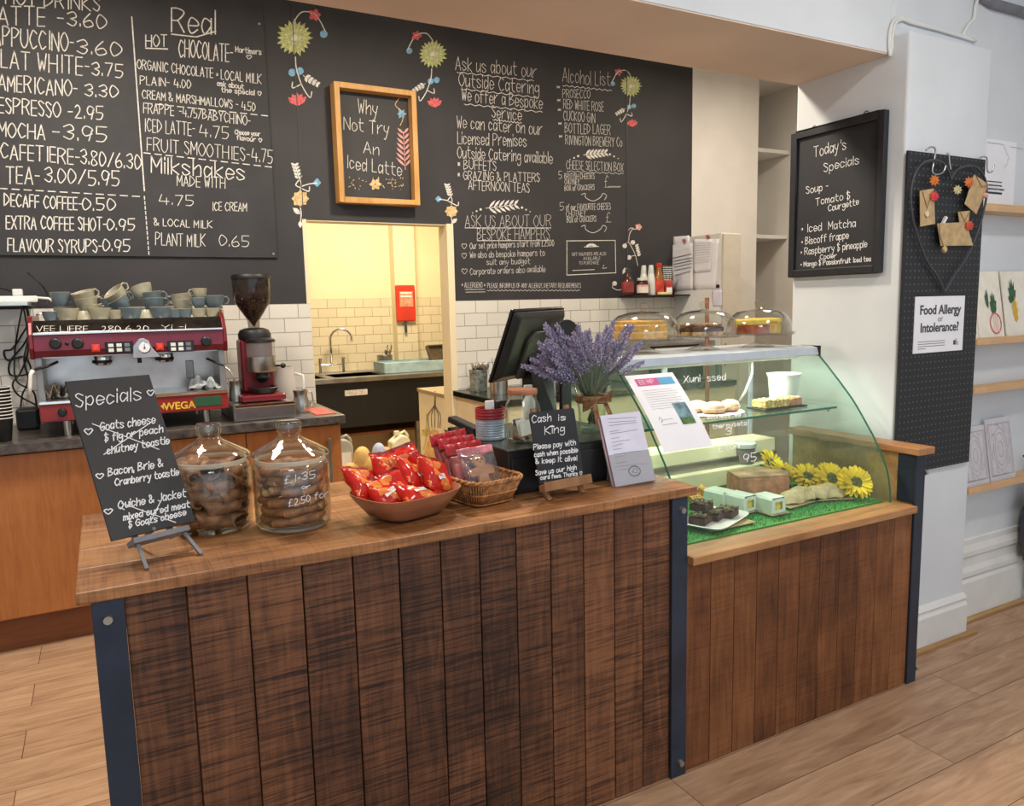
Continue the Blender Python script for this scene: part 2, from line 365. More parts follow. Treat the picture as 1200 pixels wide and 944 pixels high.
def text_mesh(mb, txt, size, M_, bold=0.0, depth=.0006, align='CENTER'):
    cu = bpy.data.curves.new('t', 'FONT'); cu.body = txt; cu.size = size; cu.align_x = align; cu.align_y = 'CENTER'; cu.offset = bold; cu.extrude = depth; cu.resolution_u = 3
    o = bpy.data.objects.new('t', cu); COL.objects.link(o); dg = bpy.context.evaluated_depsgraph_get()
    me = bpy.data.meshes.new_from_object(o.evaluated_get(dg)); old = mb.M; mb.M = old @ M_
    mb.add([tuple(v.co) for v in me.vertices], [tuple(p.vertices) for p in me.polygons]); mb.M = old
    bpy.data.objects.remove(o); bpy.data.curves.remove(cu); bpy.data.meshes.remove(me)
# ------------------------------------------------------------------ the setting
Wy, ZT = 2.70, 1.475
struct('floor', MB().box((-4, -4.2, -.06), (3.7, 5.2, 0)), M['floor'])
struct('ceiling', MB().box((-4, -4.2, 3.12), (3.7, 5.2, 3.2)), M['white'])
struct('wall_left', MB().box((-4.1, -4.2, 0), (-4, 5.2, 3.12)), M['white'])
struct('wall_back', MB().box((-4, Wy, 0), (-.358, Wy+.1, 3.12)).box((.535, Wy, 0), (2.47, Wy+.1, 3.12)).box((-.358, Wy, 1.94), (.535, Wy+.1, 3.12)), M['black_wall'])
struct('wall_back_white', MB().box((2.47, Wy, 0), (3.13, Wy+.1, 3.12)).box((3.03, Wy+.1, 0), (3.13, 3.2, 3.12)), M['white'])
struct('wall_niche', MB().box((3.13, 3.2, 0), (3.7, 3.3, 3.12)), M['white'])
struct('wall_right', MB().box((3.6, .35, 0), (3.7, 3.2, 3.12)), M['white'])
struct('trim_1', MB().box((-4, Wy-.012, .5), (-.358, Wy, ZT)), M['tileR'])
struct('trim_2', MB().box((.54, Wy-.012, .5), (2.32, Wy, ZT)), M['tileR'])
struct('trim_3', MB().box((.500, Wy-.015, 0), (.545, Wy+.115, 1.945)).box((-.375, Wy-.004, 0), (-.352, Wy+.105, 1.945)).box((-.375, Wy+.0, 1.935), (.545, Wy+.105, 1.945)), M['cream'], bevel=.003)
struct('trim_4', MB().box((1.878, Wy-.004, ZT), (1.884, Wy, 3.12)).box((-.368, Wy-.004, 1.94), (-.364, Wy, 3.12)), M['dgrey'])
# the kitchen through the doorway
struct('wall_kitchen', MB().box((-2, 4.9, 0), (2.4, 5.0, 2.85)), M['cream'])
struct('wall_kitchen_left', MB().box((-2.1, 2.8, 0), (-2, 5.0, 2.85)), M['cream'])
struct('wall_kitchen_right', MB().box((1.55, 2.8, 0), (1.65, 4.9, 2.85)), M['cream'])
struct('wall_kitchen_pier', MB().box((.905, 4.78, 0), (1.10, 4.9, 2.85)), M['cream'])
struct('ceiling_kitchen', MB().box((-2, 2.8, 2.85), (2.4, 5.0, 2.9)), M['cream'])
struct('trim_5', MB().box((-2, 4.888, .86), (.905, 4.9, 1.53)).box((1.10, 4.888, .86), (1.55, 4.9, 1.53)).box((.905, 4.772, .86), (1.10, 4.78, 1.30)), M['tileK'])
# beam, pillar, shop wall
struct('beam', MB().box((-4, .245, 2.331), (1.234, .672, 3.12)), M['white_cool'])
struct('beam_soffit_bounce', MB().box((-4, .247, 2.325), (1.2335, .670, 2.3308)), M['soffit_bounce'])  # added tan sheet; warm bounce light on the white underside put into its colour
struct('pillar', MB().box((1.234, .164, 0), (1.742, .672, 2.39)).box((1.234, .245, 2.39), (1.742, .672, 3.12)), M['white_cool'], bevel=.012, seg=3)
struct('wall_front', MB().box((1.742, .25, 0), (3.7, .35, 3.12)), M['white_cool'])
struct('wall_shop_right', MB().box((2.34, -4.2, 0), (2.44, .25, 3.12)), M['white_cool'])
prof = [(.0, 0), (-.022, 0), (-.022, .13), (-.014, .142), (-.014, .15), (-.018, .158), (-.006, .175), (0, .178)]
mb = MB(); mb.prism([(.164+a, z) for a, z in prof], .51, 'x', 1.236)
mb.prism([(1.742-a, z) for a, z in prof], .09, 'y', .16)
struct('baseboard_pillar', mb, M['trimwhite'])
p2 = [(0, 0), (-.026, 0), (-.026, .17), (-.018, .185), (-.026, .2), (-.026, .22), (-.014, .24), (-.014, .28), (-.022, .29), (-.022, .31), (-.008, .335), (-.008, .36), (0, .365)]
struct('baseboard_right', MB().prism([(.25+a, z) for a, z in p2], .59, 'x', 1.75), M['trimwhite'])
struct('baseboard_shop', MB().prism([(2.34+a, z) for a, z in p2], 3.5, 'y', -3.3), M['trimwhite'])
bead = wood('bead_wood', (150, 112, 70), (176, 136, 88), (196, 158, 108), 'x', rough=.5)
struct('trim_6', MB().box((1.18, .118, 0), (1.79, .142, .012)).box((1.76, .20, 0), (2.315, .224, .012)), bead, bevel=.003)
# ------------------------------------------------------------------ chalk boards and chalk writing on the back wall
mbd = thing('menu_board', 'large black drinks menu board hung above the espresso machine', 'menu board', (-1.4, Wy, 2.4))
obj('panel', MB().box((-2.6, Wy-.014, 1.728), (-.522, Wy, 3.10)), M['board'], mbd, bevel=.002)
mb = MB()
for x, z in ((-.545, 2.95), (-.545, 1.75), (-2.2, 1.75)): mb.cyl((x, Wy-.019, z), (x, Wy-.013, z), .006)
obj('screw', mb, M['bolt'], mbd)
fA = on(1, Wy-.0145, 3.045)
mb = MB(); k1 = .0085
write(mb, fA, [('HOT DRINKS', 20, 12, 355, 40, 48), ('LATTE', -45, 86, 160, 92, 66), ('-3.60', 205, 88, 378, 104, 50), ('CAPPUCCINO-', -55, 155, 262, 186, 66), ('3.60', 275, 190, 432, 200, 50),
 ('FLAT WHITE-', -28, 238, 318, 270, 64), ('3.75', 328, 268, 438, 276, 46), ('AMERICANO-', -5, 322, 275, 346, 58), ('3.30', 303, 343, 420, 348, 42), ('ESPRESSO', -5, 402, 215, 420, 54), ('-2.95', 243, 422, 367, 425, 46),
 ('MOCHA', -5, 486, 160, 497, 52), ('-3.95', 188, 494, 380, 505, 52), ('CAFETIERE-', 2, 564, 283, 588, 54), ('3.80/6.30', 288, 585, 502, 604, 52), ('TEA-', 22, 652, 140, 658, 60), ('3.00/5.95', 160, 650, 425, 664, 52),
 ('DECAFF COFFEE-', 15, 734, 290, 748, 44), ('0.50', 295, 748, 410, 751, 42), ('EXTRA COFFEE SHOT-', 22, 815, 378, 823, 46), ('0.95', 383, 820, 480, 820, 40), ('FLAVOUR SYRUPS-', 28, 898, 362, 902, 46), ('0.95', 368, 896, 463, 896, 42)], k1)
obj('lettering', mb, M['chalk'], mbd)
mb = MB(); k2 = .0062
write(mb, fA, [('Real', 612, 112, 768, 120, 84)], .011)
write(mb, fA, [('HOT', 520, 166, 595, 168, 42), ('CHOCOLATE-', 638, 204, 830, 220, 62)], .008)
write(mb, fA, [('Mortimers', 840, 186, 932, 196, 20), ('~', 880, 211, 897, 211, 16), ('ORGANIC CHOCOLATE · LOCAL MILK', 490, 245, 932, 300, 34), ('PLAIN- 4.00', 500, 300, 680, 316, 30), ('ask about', 775, 306, 870, 318, 18), ('the special ~', 790, 328, 932, 342, 18),
 ('CREAM & MARSHMALLOWS - 4.50', 507, 350, 910, 396, 30), ('FRAPPÉ'.replace('É', 'E'), 512, 402, 620, 412, 36), ('-4.75/BABYCHINO-', 640, 414, 893, 448, 34), ('ICED LATTE-', 515, 468, 695, 484, 46), ('4.75', 712, 488, 815, 494, 42),
 ('Choose your', 838, 478, 928, 486, 16), ('flavour ~', 845, 498, 934, 508, 16), ('FRUIT SMOOTHIES-4.75', 525, 536, 972, 582, 46), ('MADE WITH', 632, 662, 803, 671, 38), ('4.75', 568, 729, 690, 734, 36), ('ICE CREAM', 757, 751, 880, 754, 30), ('& LOCAL MILK', 550, 804, 757, 814, 26), ('PLANT MILK', 555, 874, 732, 880, 44), ('0.65', 783, 877, 888, 881, 38)], k2)
write(mb, fA, [('Milkshakes', 540, 614, 872, 642, 58)], .0095)
stroke(mb, fA, [(612, 122), (560+140, 132), (770, 112)], .006)
for q in ((520, 172, 598, 175), (470, 60, 515, 680)): stroke(mb, fA, [q[:2], q[2:]], .006)
for q in ((520, 368, 970, 415), (513, 545, 985, 598), (0, 672, 515, 702), (515, 700, 532, 915)): dash(mb, fA, *q, .005, 12)
obj('lettering', mb, M['chalk'], mbd)
fC = on(1, Wy-.001, 2.95, 510, 50)
def wall_text(name, label, lines, wd, extra=None, mat='chalk'):
    mb = MB(); write(mb, fC, lines, wd)
    if extra: extra(mb)
    return tag(obj(name, mb, M[mat]), label, 'lettering')
def ul(*qs): return lambda mb: [wavy(mb, fC, *q, .004) for q in qs]
wall_text('chalk_lettering', 'chalk writing asking about outside catering, high on the black wall beside the doorway', [('Ask us about our', 70, 92, 350, 122, 46), ('Outside Catering', 82, 150, 358, 180, 46), ('We offer a Bespoke', 92, 200, 370, 230, 44), ('Service', 195, 258, 298, 270, 40)], .0062,
  ul((75, 102, 340, 132), (90, 160, 355, 190), (100, 212, 370, 240), (200, 266, 298, 278)))
wall_text('chalk_lettering', 'chalk lines about licensed premises, buffets, platters and afternoon teas on the black wall', [('We can cater on our', 75, 294, 370, 318, 42), ('Licensed Premises', 77, 350, 315, 360, 42), ('Outside Catering available', 77, 398, 405, 418, 40), ('* BUFFETS', 78, 436, 210, 442, 32), ('* GRAZING & PLATTERS', 78, 472, 360, 482, 30), ('AFTERNOON TEAS', 115, 508, 325, 518, 32)], .006)
def ham(mb):
    for q in ((103, 640, 400, 640), (145, 684, 395, 684)): stroke(mb, fC, [q[:2], q[2:]], .004)
wall_text('chalk_lettering', 'chalk notice about bespoke hampers low on the black wall above the white tiles', [('ASK US ABOUT OUR', 103, 637, 400, 636, 40), ('BESPOKE HAMPERS', 145, 680, 395, 680, 38), ('~', 92, 712, 108, 712, 22), ('Our set price hampers start from £25.00', 120, 713, 410, 702, 22), ('~', 92, 746, 108, 746, 22), ('We also do bespoke hampers to', 120, 744, 378, 736, 22), ('suit any budget', 178, 768, 328, 764, 20), ('~', 92, 800, 110, 800, 22), ('Corporate orders also available', 120, 802, 380, 792, 22)], .0042, ham)
wall_text('chalk_lettering', 'single chalk line about allergens along the bottom of the black wall', [('* ALLERGENS *', 92, 846, 172, 846, 18), ('PLEASE INFORM US OF ANY ALLERGY, DIETARY REQUIREMENTS', 180, 847, 503, 847, 16)], .0036, lambda mb: (wavy(mb, fC, 180, 856, 500, 856, .003, 2, 24), stroke(mb, fC, [(103, 853), (172, 852)], .003), stroke(mb, fC, [(106, 862), (172, 861)], .003)))
wall_text('chalk_lettering', 'chalk alcohol list with five starred lines on the black wall', [('Alcohol List', 440, 135, 605, 152, 48), ('*', 420, 163, 430, 163, 20), ('PROSECCO', 440, 190, 535, 193, 30), ('*', 422, 209, 432, 209, 20), ('RED WHITE ROSE', 443, 228, 582, 238, 32), ('*', 424, 242, 434, 242, 20), ('CUCKOO GIN', 443, 268, 552, 278, 34), ('*', 426, 290, 436, 290, 20), ('BOTTLED LAGER', 448, 312, 605, 318, 34), ('*', 428, 334, 438, 334, 20), ('RIVINGTON BREWERY Co', 450, 352, 645, 360, 32)], .0052, ul((440, 148, 610, 166)))
def box5(mb):
    for q in ((640, 500, 600, 500),): wavy(mb, fC, 598, 498, 640, 498, .003)
    for v in (535, 645): stroke(mb, fC, smooth_line([(505, v-10), (518, v-14), (520, v), (545, v+12), (570, v), (580, v-14), (592, v-6), (585, v+8)]), .004)
wall_text('chalk_lettering', 'chalk cheese selection box list with two large fives on the black wall', [('CHEESE SELECTION BOX', 453, 436, 650, 446, 30), ('BRITISH CHEESES', 447, 470, 550, 470, 18), ('CHUTNEY', 447, 490, 498, 490, 18), ('BOX of CRACKERS', 447, 512, 550, 508, 18), ('£', 585, 498, 602, 498, 40), ('of our FAVOURITE CHEESES', 452, 580, 606, 576, 22), ('CHUTNEY', 452, 602, 520, 598, 20), ('BOX of CRACKERS', 455, 622, 556, 617, 20), ('£', 590, 620, 608, 620, 34), ('5', 427, 469, 437, 469, 26), ('5', 431, 579, 444, 578, 26)], .0044, lambda mb: (box5(mb), wavy(mb, fC, 455, 444, 650, 453, .003)))
def vouch(mb):
    stroke(mb, fC, [(455, 683), (455, 803)], .005); stroke(mb, fC, [(455, 803), (624, 795)], .005); stroke(mb, fC, [(624, 795), (622, 683)], .005); stroke(mb, fC, [(622, 683), (455, 685)], .005)
    stroke(mb, fC, [(475, 787), (550, 784)], .004); stroke(mb, fC, [(515, 706), (565, 704)], .005); leaf(mb, fC, 520, 703, -.3, 30, 5); leaf(mb, fC, 560, 703, PI+.3, 30, 5)
    stroke(mb, fC, [(583, 768), (578, 780), (592, 778)], .004)
wall_text('chalk_lettering', 'chalk framed gift voucher notice in a small rectangle on the black wall', [('GIFT VOUCHERS ARE ALSO', 472, 737, 590, 734, 11), ('AVAILABLE', 512, 751, 570, 750, 11), ('TO PURCHASE', 497, 767, 565, 765, 11)], .003, vouch)
def sprig(mb, f, u, v, ang, L, n=6, wd_=4, w_=.004):
    c, s_ = math.cos(ang), math.sin(ang); stroke(mb, f, [(u, v), (u+c*L, v+s_*L)], w_)
    for i in range(n):
        t = (i+.6)/n
        for sg in (1, -1):
            pts = leaf(mb, f, u+c*L*t, v+s_*L*t, ang+sg*.75, L*.32*(1.1-.4*t), wd_)
for nm, (u, v, a) in (('above the hampers notice', (175, 572, -.12)), ('above the cheese list', (512, 388, -.1))):
    mb = MB(); sprig(mb, fC, u, v, a, 105 if u < 300 else 78, 6, 4.5)
    for k in range(3): disc(mb, fC, u-18-14*k, v+4+k*6, 4-k); disc(mb, fC, u+(125 if u < 300 else 92)+14*k, v-2+k*7, 4-k)
    tag(obj('chalk_sprig', mb, M['chalk']), 'white chalk leaf sprig with dots '+nm, 'chalk drawing')
# chalk flowers
fB = on(1, Wy-.001, 3.373, 300, 0)
def petals(mb, f, u, v, r0, r1, n, wd_, ph=0):
    for k in range(n):
        a = 2*PI*k/n+ph; leaf(mb, f, u+r0*math.cos(a), v+r0*math.sin(a), a, (r1-r0)*random.uniform(.82, 1.05), wd_)
def curl(mb, f, pts, w_=.006): stroke(mb, f, smooth_line(pts), w_)
def big_flower(f, u, v, r, label, sgn=1, tip=None, k=1.0):
    t = thing('chalk_flower', label, 'chalk drawing', f(u, v)[0])
    mb = MB(); petals(mb, f, u, v, r*.2, r, 20, r*.15); petals(mb, f, u, v, r*.15, r*.75, 16, r*.14, .2); disc(mb, f, u, v, r*.5, lift=.0018); obj('bloom', mb, M['cg'], t)
    mb = MB(); disc(mb, f, u, v, r*.17, lift=.0028)
    for q in range(20): stroke(mb, f, [(u+r*.25*math.cos(q*PI/10), v+r*.25*math.sin(q*PI/10)), (u+r*.85*math.cos(q*PI/10+.05), v+r*.85*math.sin(q*PI/10+.05))], .0022, .0024)
    stroke(mb, f, smooth_line([(u+r*.2*math.cos(q*PI/4), v+r*.2*math.sin(q*PI/4)) for q in range(9)]), .006)
    curl(mb, f, [(u, v-r*.9), (u+sgn*r*.4, v-r*1.35), (u+sgn*r*1.1, v-r*1.2), (u+sgn*r*1.6, v-r*.35)])
    curl(mb, f, [(u+sgn*r*.05, v+r*1.0), (u+sgn*r*.1, v+r*1.6), (u+sgn*r*.4, v+r*2.5), (u+sgn*r*.8, v+r*3.1), (u+sgn*r*.9, v+r*2.8)])
    curl(mb, f, [(u+sgn*r*.35, v+r*2.4), (u-sgn*r*.1, v+r*2.6), (u-sgn*r*.1, v+r*2.3)])
    sprig(mb, f, u+sgn*r*.45, v+r*1.95, (.55 if sgn > 0 else PI-.55), r*.9, 4, r*.09); obj('stem', mb, M['chalk'], t)
    mb = MB(); disc(mb, f, u+sgn*r*1.52, v-r*.2, r*.2); disc(mb, f, u-r*.12, v+r*1.8, r*.2); disc(mb, f, u+r*.28, v+r*1.72, r*.2); obj('bud', mb, M['cb'], t)
    mb = MB(); petals(mb, f, u+sgn*r*1.05, v-r*1.2, 2, r*.38, 5, r*.13); 
    for a in (-2.5, -2.05, -1.6, -1.15, -.7): leaf(mb, f, u+r*.15, v+r*3.45, a, r*.62, r*.17)
    disc(mb, f, u+r*.15, v+r*3.32, r*.24, r*.2, lift=.0018); obj('blossom', mb, M['cr'], t); return t
def small_flower(f, u, v, r, label, sgn=1):
    t = thing('chalk_flower', label, 'chalk drawing', f(u, v)[0])
    mb = MB(); petals(mb, f, u, v, r*.2, r, 8, r*.36); disc(mb, f, u, v, r*.7, lift=.0018); obj('bloom', mb, M['co'], t)
    mb = MB(); curl(mb, f, [(u, v-r), (u+r*.1, v-r*1.6), (u-r*.2, v-r*2.5), (u-r*.6, v-r*3.8)]); curl(mb, f, [(u, v-r*1.3), (u+sgn*r*.9, v-r*1.6), (u+sgn*r*1.8, v-r*1.7)])
    curl(mb, f, [(u, v-r*1.2), (u+r*.9, v-r*.8), (u+r*1.0, v-r*1.3)]); curl(mb, f, [(u, v-r*1.2), (u-r*.5, v-r*1.5), (u-r*.2, v-r*2)])
    for i in range(5):
        for sg in (1, -1): leaf(mb, f, u-r*.2-i*r*.1, v-r*(2.2+i*.35), -PI/2+sg*.9, r*.55, r*.15)
    curl(mb, f, [(u, v+r), (u+r*.1, v+r*1.6), (u, v+r*2.6)]); leaf(mb, f, u, v+r*1.7, PI+.7 if sgn > 0 else -.7, r*1.1, r*.3); leaf(mb, f, u, v+r*2.4, PI/2, r*.8, r*.25); obj('stem', mb, M['chalk'], t)
    mb = MB(); petals(mb, f, u+sgn*r*1.85, v-r*1.75, 0, r*.5, 4, r*.25); obj('bud', mb, M['cb'], t); return t
big_flower(fB, 152, 150, 76, 'chalk flower with green petals beside the drinks menu board', 1)
big_flower(fB, 697, 213, 60, 'chalk flower with green petals at upper edge of the catering text', -1)
big_flower(fC, 675, 150, 40, 'chalk flower with green petals over the alcohol list', -1)
small_flower(fB, 175, 785, 36, 'orange chalk flower beside the top of the doorway, on its hinge side', 1)
small_flower(fB, 772, 835, 28, 'orange chalk flower where the doorway meets the hampers notice', -1)
t = thing('chalk_vine', 'thin white chalk vine with hearts and a pink rose behind the sauce bottles', 'chalk drawing', fC(690, 740)[0])
mb = MB(); curl(mb, fC, [(668, 648), (676, 640), (690, 645), (700, 638)], .005); curl(mb, fC, [(668, 690), (672, 660), (685, 640)], .005); curl(mb, fC, [(700, 770), (690, 730), (668, 690), (655, 700)], .005); curl(mb, fC, [(668, 740), (690, 735)], .005); curl(mb, fC, [(618, 830), (612, 845), (632, 855), (650, 850)], .005)
for u, v in ((655, 702), (683, 690), (670, 742), (620, 832)): disc(mb, fC, u, v, 8)
for i in range(5): leaf(mb, fC, 690+i*2, 705+i*8, -.6, 16, 5)
for i in range(4): leaf(mb, fC, 648, 800-i*4, -1.2+i*.4, 26, 5)
obj('stem', mb, M['chalk'], t)
mb = MB(); petals(mb, fC, 703, 637, 0, 14, 5, 6); obj('rose', mb, M['cp'], t)
# framed chalkboard
t = thing('framed_chalkboard', 'pine box framed chalkboard about iced latte hung over the doorway', 'chalkboard', (.06, Wy, 2.36))
x0, x1, z0, z1, yf = -.178, .305, 2.037, 2.685, 2.615
mb = MB()
for a, b in (((x0, yf, z0), (x0+.03, Wy, z1)), ((x1-.03, yf, z0), (x1, Wy, z1)), ((x0+.03, yf, z1-.03), (x1-.03, Wy, z1)), ((x0+.03, yf, z0), (x1-.03, Wy, z0+.03))): mb.box(a, b)
obj('frame', mb, M['pine'], t, bevel=.002)
obj('panel', MB().box((x0+.03, Wy-.02, z0+.03), (x1-.03, Wy-.002, z1-.03)), M['board'], t)
fF = on(1, Wy-.0205, 3.373, 300, 0)
mb = MB(); write(mb, fF, [('Why', 403, 446, 480, 458, 56), ('Not Try', 347, 512, 525, 535, 50), ('An', 425, 605, 485, 612, 46), ('Iced Latte', 357, 664, 575, 695, 50)], .0066); obj('lettering', mb, M['chalk'], t)
mb = MB()
for i in range(46):
    u, v = 365+random.random()*220, 702+random.random()*48; stroke(mb, fF, [(u, v), (u+random.uniform(-5, 5), v+random.uniform(-5, 5))], .004)
petals(mb, fF, 472, 728, 2, 26, 6, 8); curl(mb, fF, [(565, 390), (550, 415), (575, 440), (580, 470), (570, 495)], .005)
obj('doodle', mb, M['co'], t)
mb = MB(); petals(mb, fF, 575, 450, 1, 20, 6, 6); obj('doodle', mb, M['cb'], t)
mb = MB(); sprig(mb, fF, 590, 670, -1.62, 150, 7, 5); obj('doodle', mb, M['cp'], t)
# ------------------------------------------------------------------ the service counter
H = .90
ct = thing('service_counter', 'dark rough sawn wood service counter with navy metal corner posts', 'counter', (-.70, .33, 0))
mb = MB(); y = -.010
for d in (.16, .15, .175, .18): mb.box((-1.497, y, .874), (.089, y+d-.0008, .8993)); y += d
obj('worktop', mb, M['top'], ct, bevel=.0025)
mb = MB(); x = -1.415; i = 0
ws = [.117, .122, .118, .116, .112, .108, .106, .105, .104, .105, .103, .101, .098]
k = (1.415-.0)/sum(ws)
for w_ in ws:
    g = .003; mb.box((x+g/2, .006, .002), (x+w_*k-g/2, .024, .873)); x += w_*k
obj('front_panel', mb, M['counter'], ct, bevel=.002)
obj('backing', MB().box((-1.41, .0245, .01), (-.0, .036, .873)), M['kick'], ct)
mb = MB()
for j in range(5): mb.box((-1.468, .03+j*.122, .002), (-1.45, .03+j*.122+.119, .873))
obj('side_panel', mb, M['counter'], ct, bevel=.002)
mb = MB()
for j in range(5): mb.box((.036, .03+j*.122, .002), (.054, .03+j*.122+.119, .873))
obj('side_panel', mb, M['counter'], ct, bevel=.002)
for x0, x1, xb in ((-1.472, -1.414, -1.445), (0.0, .058, .034)):
    pp = obj('corner_post', MB().box((x0, -.004, 0), (x1, .005, .8735)).box((x0 if x0 < -1 else x1-.006, .005, 0), (x0+.006 if x0 < -1 else x1, .06, .8735)), M['post'], ct, bevel=.0015)
    for z in (.835, .045):
        obj('bolt', MB().cyl((xb, -.0155, z), (xb, -.003, z), .0085, .0105, 16), M['bolt'], pp, smooth=True)
# ------------------------------------------------------------------ the lower counter carrying the glass case
cc = thing('display_counter', 'low brown boarded counter under the curved glass case, ending by the pillar', 'counter', (.60, .30, 0))
mb = MB(); x = .062; n = 11
for i in range(n):
    w_ = (1.128-.062)/n; mb.box((x+.001, .004, .002), (x+w_-.001, .022, .665)); x += w_
obj('front_panel', mb, M['case_wood'], cc, bevel=.0015)
obj('backing', MB().box((.065, .0225, .01), (1.125, .03, .665)), M['kick'], cc)
obj('ledge', MB().box((.062, -.026, .666), (1.112, .075, .691)), M['ledge'], cc, bevel=.0025)
obj('deck', MB().box((.10, .0755, .655), (1.10, .74, .688)), M['ledge'], cc)
mb = MB()
for j in range(4): mb.box((1.135, .012, .002+j*.2175), (1.172, .56, .002+j*.2175+.2165))
obj('end_panel', mb, M['endwood'], cc, bevel=.002)
obj('end_cap', MB().box((1.109, -.024, .873), (1.201, .575, .8985)), M['capy'], cc, bevel=.003)
pp = obj('corner_post', MB().box((1.128, -.004, 0), (1.180, .005, .873)).box((1.128, .005, .692), (1.134, .07, .873)), M['post'], cc, bevel=.0015)
for z in (.80, .05):
    obj('bolt', MB().cyl((1.180, .0, z), (1.192, .0, z), .009, n=12).cyl((1.192, .0, z), (1.195, .0, z), .006, n=12), M['bolt'], pp)
# ------------------------------------------------------------------ the curved glass display case
CP = [(.062, .6912), (.066, .74), (.078, .80), (.098, .845), (.135, .915), (.175, .973), (.23, 1.047), (.29, 1.112), (.35, 1.172), (.405, 1.225)]
def prof_at(t):
    q = t*(len(CP)-1); i = min(int(q), len(CP)-2); a = q-i
    p0 = CP[max(i-1, 0)]; p1 = CP[i]; p2_ = CP[i+1]; p3 = CP[min(i+2, len(CP)-1)]
    return tuple(.5*(2*p1[k]+(p2_[k]-p0[k])*a+(2*p0[k]-5*p1[k]+4*p2_[k]-p3[k])*a*a+(3*p1[k]-p0[k]-3*p2_[k]+p3[k])*a**3) for k in (0, 1))
SM = [prof_at(i/36) for i in range(37)]
gc = thing('glass_display_case', 'curved glass chilled display case with pale blue top rail', 'display case', (.59, .40, .69))
obj('front_glass', MB().grid(lambda a, b: (.10+a*.975, prof_at(b)[0], prof_at(b)[1]), 2, 36), M['glass_g'], gc, smooth=True)
for x in (.094, 1.077):
    poly = SM+[(.47, 1.235), (.74, 1.235), (.74, .6912)]
    sp = obj('side_glass', MB().prism(poly, .006, 'x', x), M['glass_g'], gc)
    obj('edge', MB().tube([(x+.003, a-.002, b) for a, b in SM], .0035, 6), M['glass_edge'], sp)
obj('top_rail', MB().prism([(.392, 1.218), (.40, 1.246), (.43, 1.252), (.48, 1.252), (.48, 1.222), (.41, 1.214)], .985, 'x', .094), M['alu'], gc, bevel=.002)
obj('end_cap', MB().box((1.079, .388, 1.213), (1.084, .482, 1.253)), M['black'], gc)
obj('top_deck', MB().box((.094, .481, 1.236), (1.083, .745, 1.249)), M['alu'], gc, bevel=.002)
sh = obj('shelf', MB().box((.102, .30, 1.014), (1.074, .56, 1.0215)), M['glass_g'], gc)
obj('edge', MB().box((.102, .297, 1.0138), (1.074, .30, 1.0218)), M['glass_edge'], sh)
mb = MB()
for z in (1.005,):
    mb.cyl((1.066, .34, z), (1.077, .34, z), .009).cyl((.1, .34, z), (.112, .34, z), .009)
obj('shelf_peg', mb, M['steel'], gc)
mb = MB()
for a, b in (((.10, .735, .69), (1.077, .745, .73)), ((.10, .735, 1.2), (1.077, .745, 1.236)), ((.10, .735, .73), (.115, .745, 1.2)), ((1.06, .735, .73), (1.077, .745, 1.2)), ((.575, .735, .73), (.60, .745, 1.2))): mb.box(a, b)
obj('back_frame', mb, M['alu'], gc, bevel=.001)
obj('back_door', MB().box((.115, .738, .73), (.60, .742, 1.2)), M['glass_g'], gc); obj('back_door', MB().box((.60, .744, .73), (1.06, .748, 1.2)), M['glass_g'], gc)
obj('step', MB().box((.102, .555, .7), (1.074, .73, .765)).box((.102, .60, .80), (1.074, .73, .855)), M['cream'], gc, bevel=.003)
obj('cooling_plate', MB().box((.102, .59, .765), (1.074, .605, .80)), M['steel_b'], gc)
obj('lamp_tube', MB().cyl((.14, .47, 1.208), (1.04, .47, 1.208), .008), M['plastic_w'], gc)
area('lamp_case', (.59, .47, 1.196), .86, 6.5, (.97, 1.0, .88), (0, 0, 0), .03)
cable = MB().tube([(.93, .60, 1.21), (.90, .57, 1.14), (.87, .575, 1.07), (.865, .60, 1.03)], .005)
obj('cord', cable, M['plastic_w'], gc, smooth='all')
# writing on the curved glass
def on_case(s=1.0, ou=0, ov=0):
    def f(u, v):
        d = ray(ou+u/s, ov+v/s); lo = None
        for i in range(len(SM)-1):
            (y0, z0), (y1, z1) = SM[i], SM[i+1]
            n = Vector((0, -(z1-z0), (y1-y0))); P = Vector((0, y0, z0)); t = (P-CAM).dot(n)/d.dot(n); p = CAM+d*t
            if y0-1e-6 <= p.y <= y1+1e-6: return p, n.normalized()
        return p, n.normalized()
    return f
fG = on_case(4.292, 800, 420)
mb = MB(); write(mb, fG, [('Xuni  ssed', 5, 122, 215, 108, 34), ('sconesstee', 122, 305, 290, 290, 20), ('thermyseta', 150, 355, 320, 335, 24), ('3', 215, 385, 245, 380, 34), ("£'coni", 180, 468, 285, 448, 30), ('95', 305, 522, 370, 512, 40), ('1', 350, 410, 362, 408, 22)], .0042)
obj('lettering', mb, M['chalkw'], gc)
# ------------------------------------------------------------------ back counter on the espresso side
cb = thing('coffee_counter', 'oak fronted back counter with dark worktop along the espresso side', 'cabinet', (-1.4, 2.4, 0))
obj('worktop', MB().box((-2.7, 2.035, .872), (-.372, 2.688, .915)), paint((74, 68, 64), .35, var=.35, scale=30), cb, bevel=.004)
obj('body', MB().box((-2.7, 2.10, .15), (-.386, 2.688, .872)), M['oak'], cb)
obj('plinth', MB().box((-2.7, 2.14, 0), (-.42, 2.688, .15)), M['kick'], cb)
for a, b in ((-.843, -.388), (-1.43, -.847), (-2.02, -1.434), (-2.6, -2.024)):
    d = obj('door', MB().box((a, 2.08, .158), (b, 2.0995, .862)), M['oak'], cb, bevel=.0015)
    hx = b-.065 if a > -1 else a+.06
    if a > -1.2 or a < -1.5:
        obj('handle', MB().box((hx-.008, 2.050, .52), (hx+.008, 2.06, .80)).box((hx-.006, 2.06, .54), (hx+.006, 2.08, .552)).box((hx-.006, 2.06, .768), (hx+.006, 2.08, .78)), M['steel_b'], d, bevel=.002)
